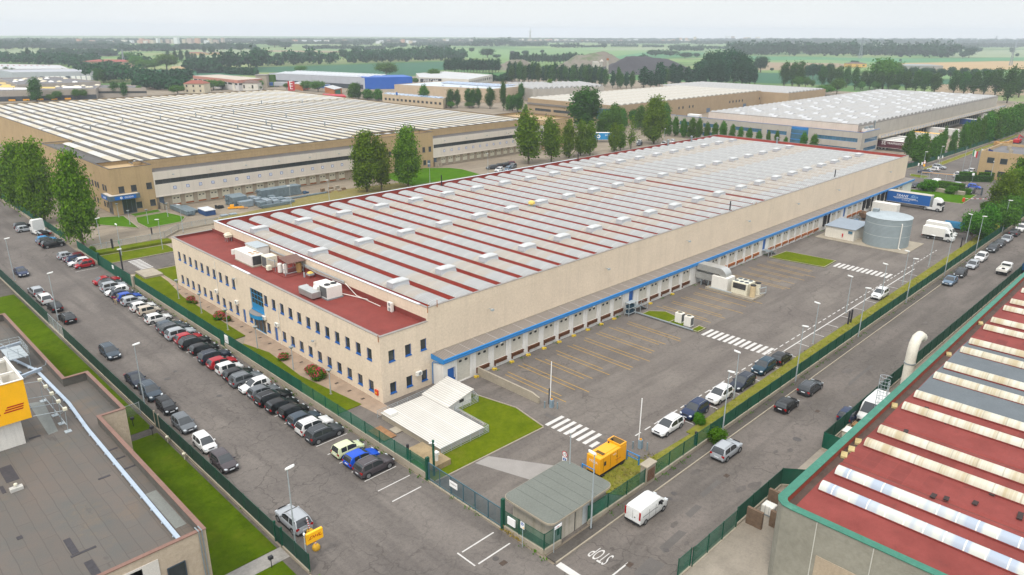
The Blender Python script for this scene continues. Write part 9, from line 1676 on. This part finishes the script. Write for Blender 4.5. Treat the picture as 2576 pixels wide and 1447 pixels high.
def field(nm_,tile,pts,m_,z=-.2):ground('field',[at(*tl(*tile,*p))[:2]for p in pts],z,m_)
FG=mat('green_crop','#22573a',.95,.08,.02,.5);FL=mat('light_green_crop','#64854e',.95,.1,.015,.3);WH_=mat('wheat','#a58c62',.95,.08,.02,.4);FB=mat('bare_soil','#8b7a60',.95,.1,.02,.5);FP=mat('pale_meadow','#7d8b66',.95,.12,.01,.2)
field('f',t11,[(-600,480),(-600,430),(600,405),(1900,362),(2300,380),(1700,470),(1570,505),(900,470),(90,470)],FG);field('f',t01,[(1500,445),(1900,440),(2576,420),(2576,500),(1950,500),(1700,495)],FG)
field('f',t01,[(1760,385),(2060,375),(2060,445),(1690,448)],WH_,-.18);field('f',t01,[(1740,380),(1950,374),(1960,398),(1720,412)],FP,-.16)
field('f',t01,[(-20,300),(-20,240),(900,240),(1260,300),(600,330)],FP);field('f',t01,[(700,300),(1300,262),(1500,330),(1250,310)],FL);field('f',t01,[(1900,330),(2576,330),(2576,235),(1900,240)],FP)
field('f',t11,[(100,300),(60,235),(1000,240),(2600,240),(2600,330),(2130,330),(1000,250)],FL);field('f',t11,[(110,265),(100,245),(900,255),(900,272)],FB,-.18)
field('f',t21,[(-20,310),(-20,255),(740,215),(1400,240),(1950,250),(1950,262),(1300,320),(700,290)],FL);field('f',t21,[(720,240),(1300,218),(1700,225),(1600,245),(1000,250)],FP,-.18);field('f',t21,[(900,330),(1380,262),(1950,270),(1900,300),(1300,340)],mat('mid_green_crop','#437a4d',.95,.08,.02,.4),-.17)
field('f',t31,[(-600,350),(-600,300),(1400,330),(2600,320),(2600,350),(1300,375),(600,345)],mat('mid_green_crop','#437a4d'));field('f',t31,[(-600,372),(-600,352),(700,350),(1300,375),(1000,395)],FL,-.18);field('f',t31,[(-100,450),(-100,368),(700,378),(900,400),(500,440)],FB,-.16)
field('f',t31,[(1310,395),(1350,380),(2300,358),(2700,358),(2700,440),(1700,445)],WH_,-.16);field('f',t31,[(-200,570),(-200,475),(600,480),(1100,520),(2700,560),(2700,600),(1000,610)],FG,-.18);field('f',t31,[(1200,540),(1300,470),(2700,470),(2700,540)],FL,-.15);field('f',t31,[(1650,660),(1750,590),(2700,590),(2700,700),(2000,700)],FB,-.14)
field('f',t31,[(1800,320),(1900,250),(2700,245),(2700,320)],FP,-.15)
t=thing('timber_pile','pile of yellowish timber and pallets at the end of the right lot','timber pile',(376,76,0));m=MB()
for k in range(12):m.obox((372+rng.uniform(0,10),75+rng.uniform(-2,2)),(1,rng.uniform(-.5,.5)),1.4,.6,0,rng.uniform(.6,1.8))
m.build('timber',mat('fresh_timber','#b58d58',.9,.2,.8),t);t=thing('red_loader','red crane loader parked at the end of the right lot','loader',(390,72,0));m=MB();bbox(m,386,71,.4,391,73.4,1.8,.2);m.tube([(388,72,1.8),(389.5,72,3.4),(392,71,2.2)],.25);m.build('body',REDS,t);m=MB()
for x in(387,390):m.cyl((x,70.9,.45),(x,73.5,.45),.45,10)
m.build('wheel',BLACK,t)
for src in list(CARS.values()):
 if src.get('label')=='car':
  for ch in list(src.children_recursive):bpy.data.objects.remove(ch)
  bpy.data.objects.remove(src)
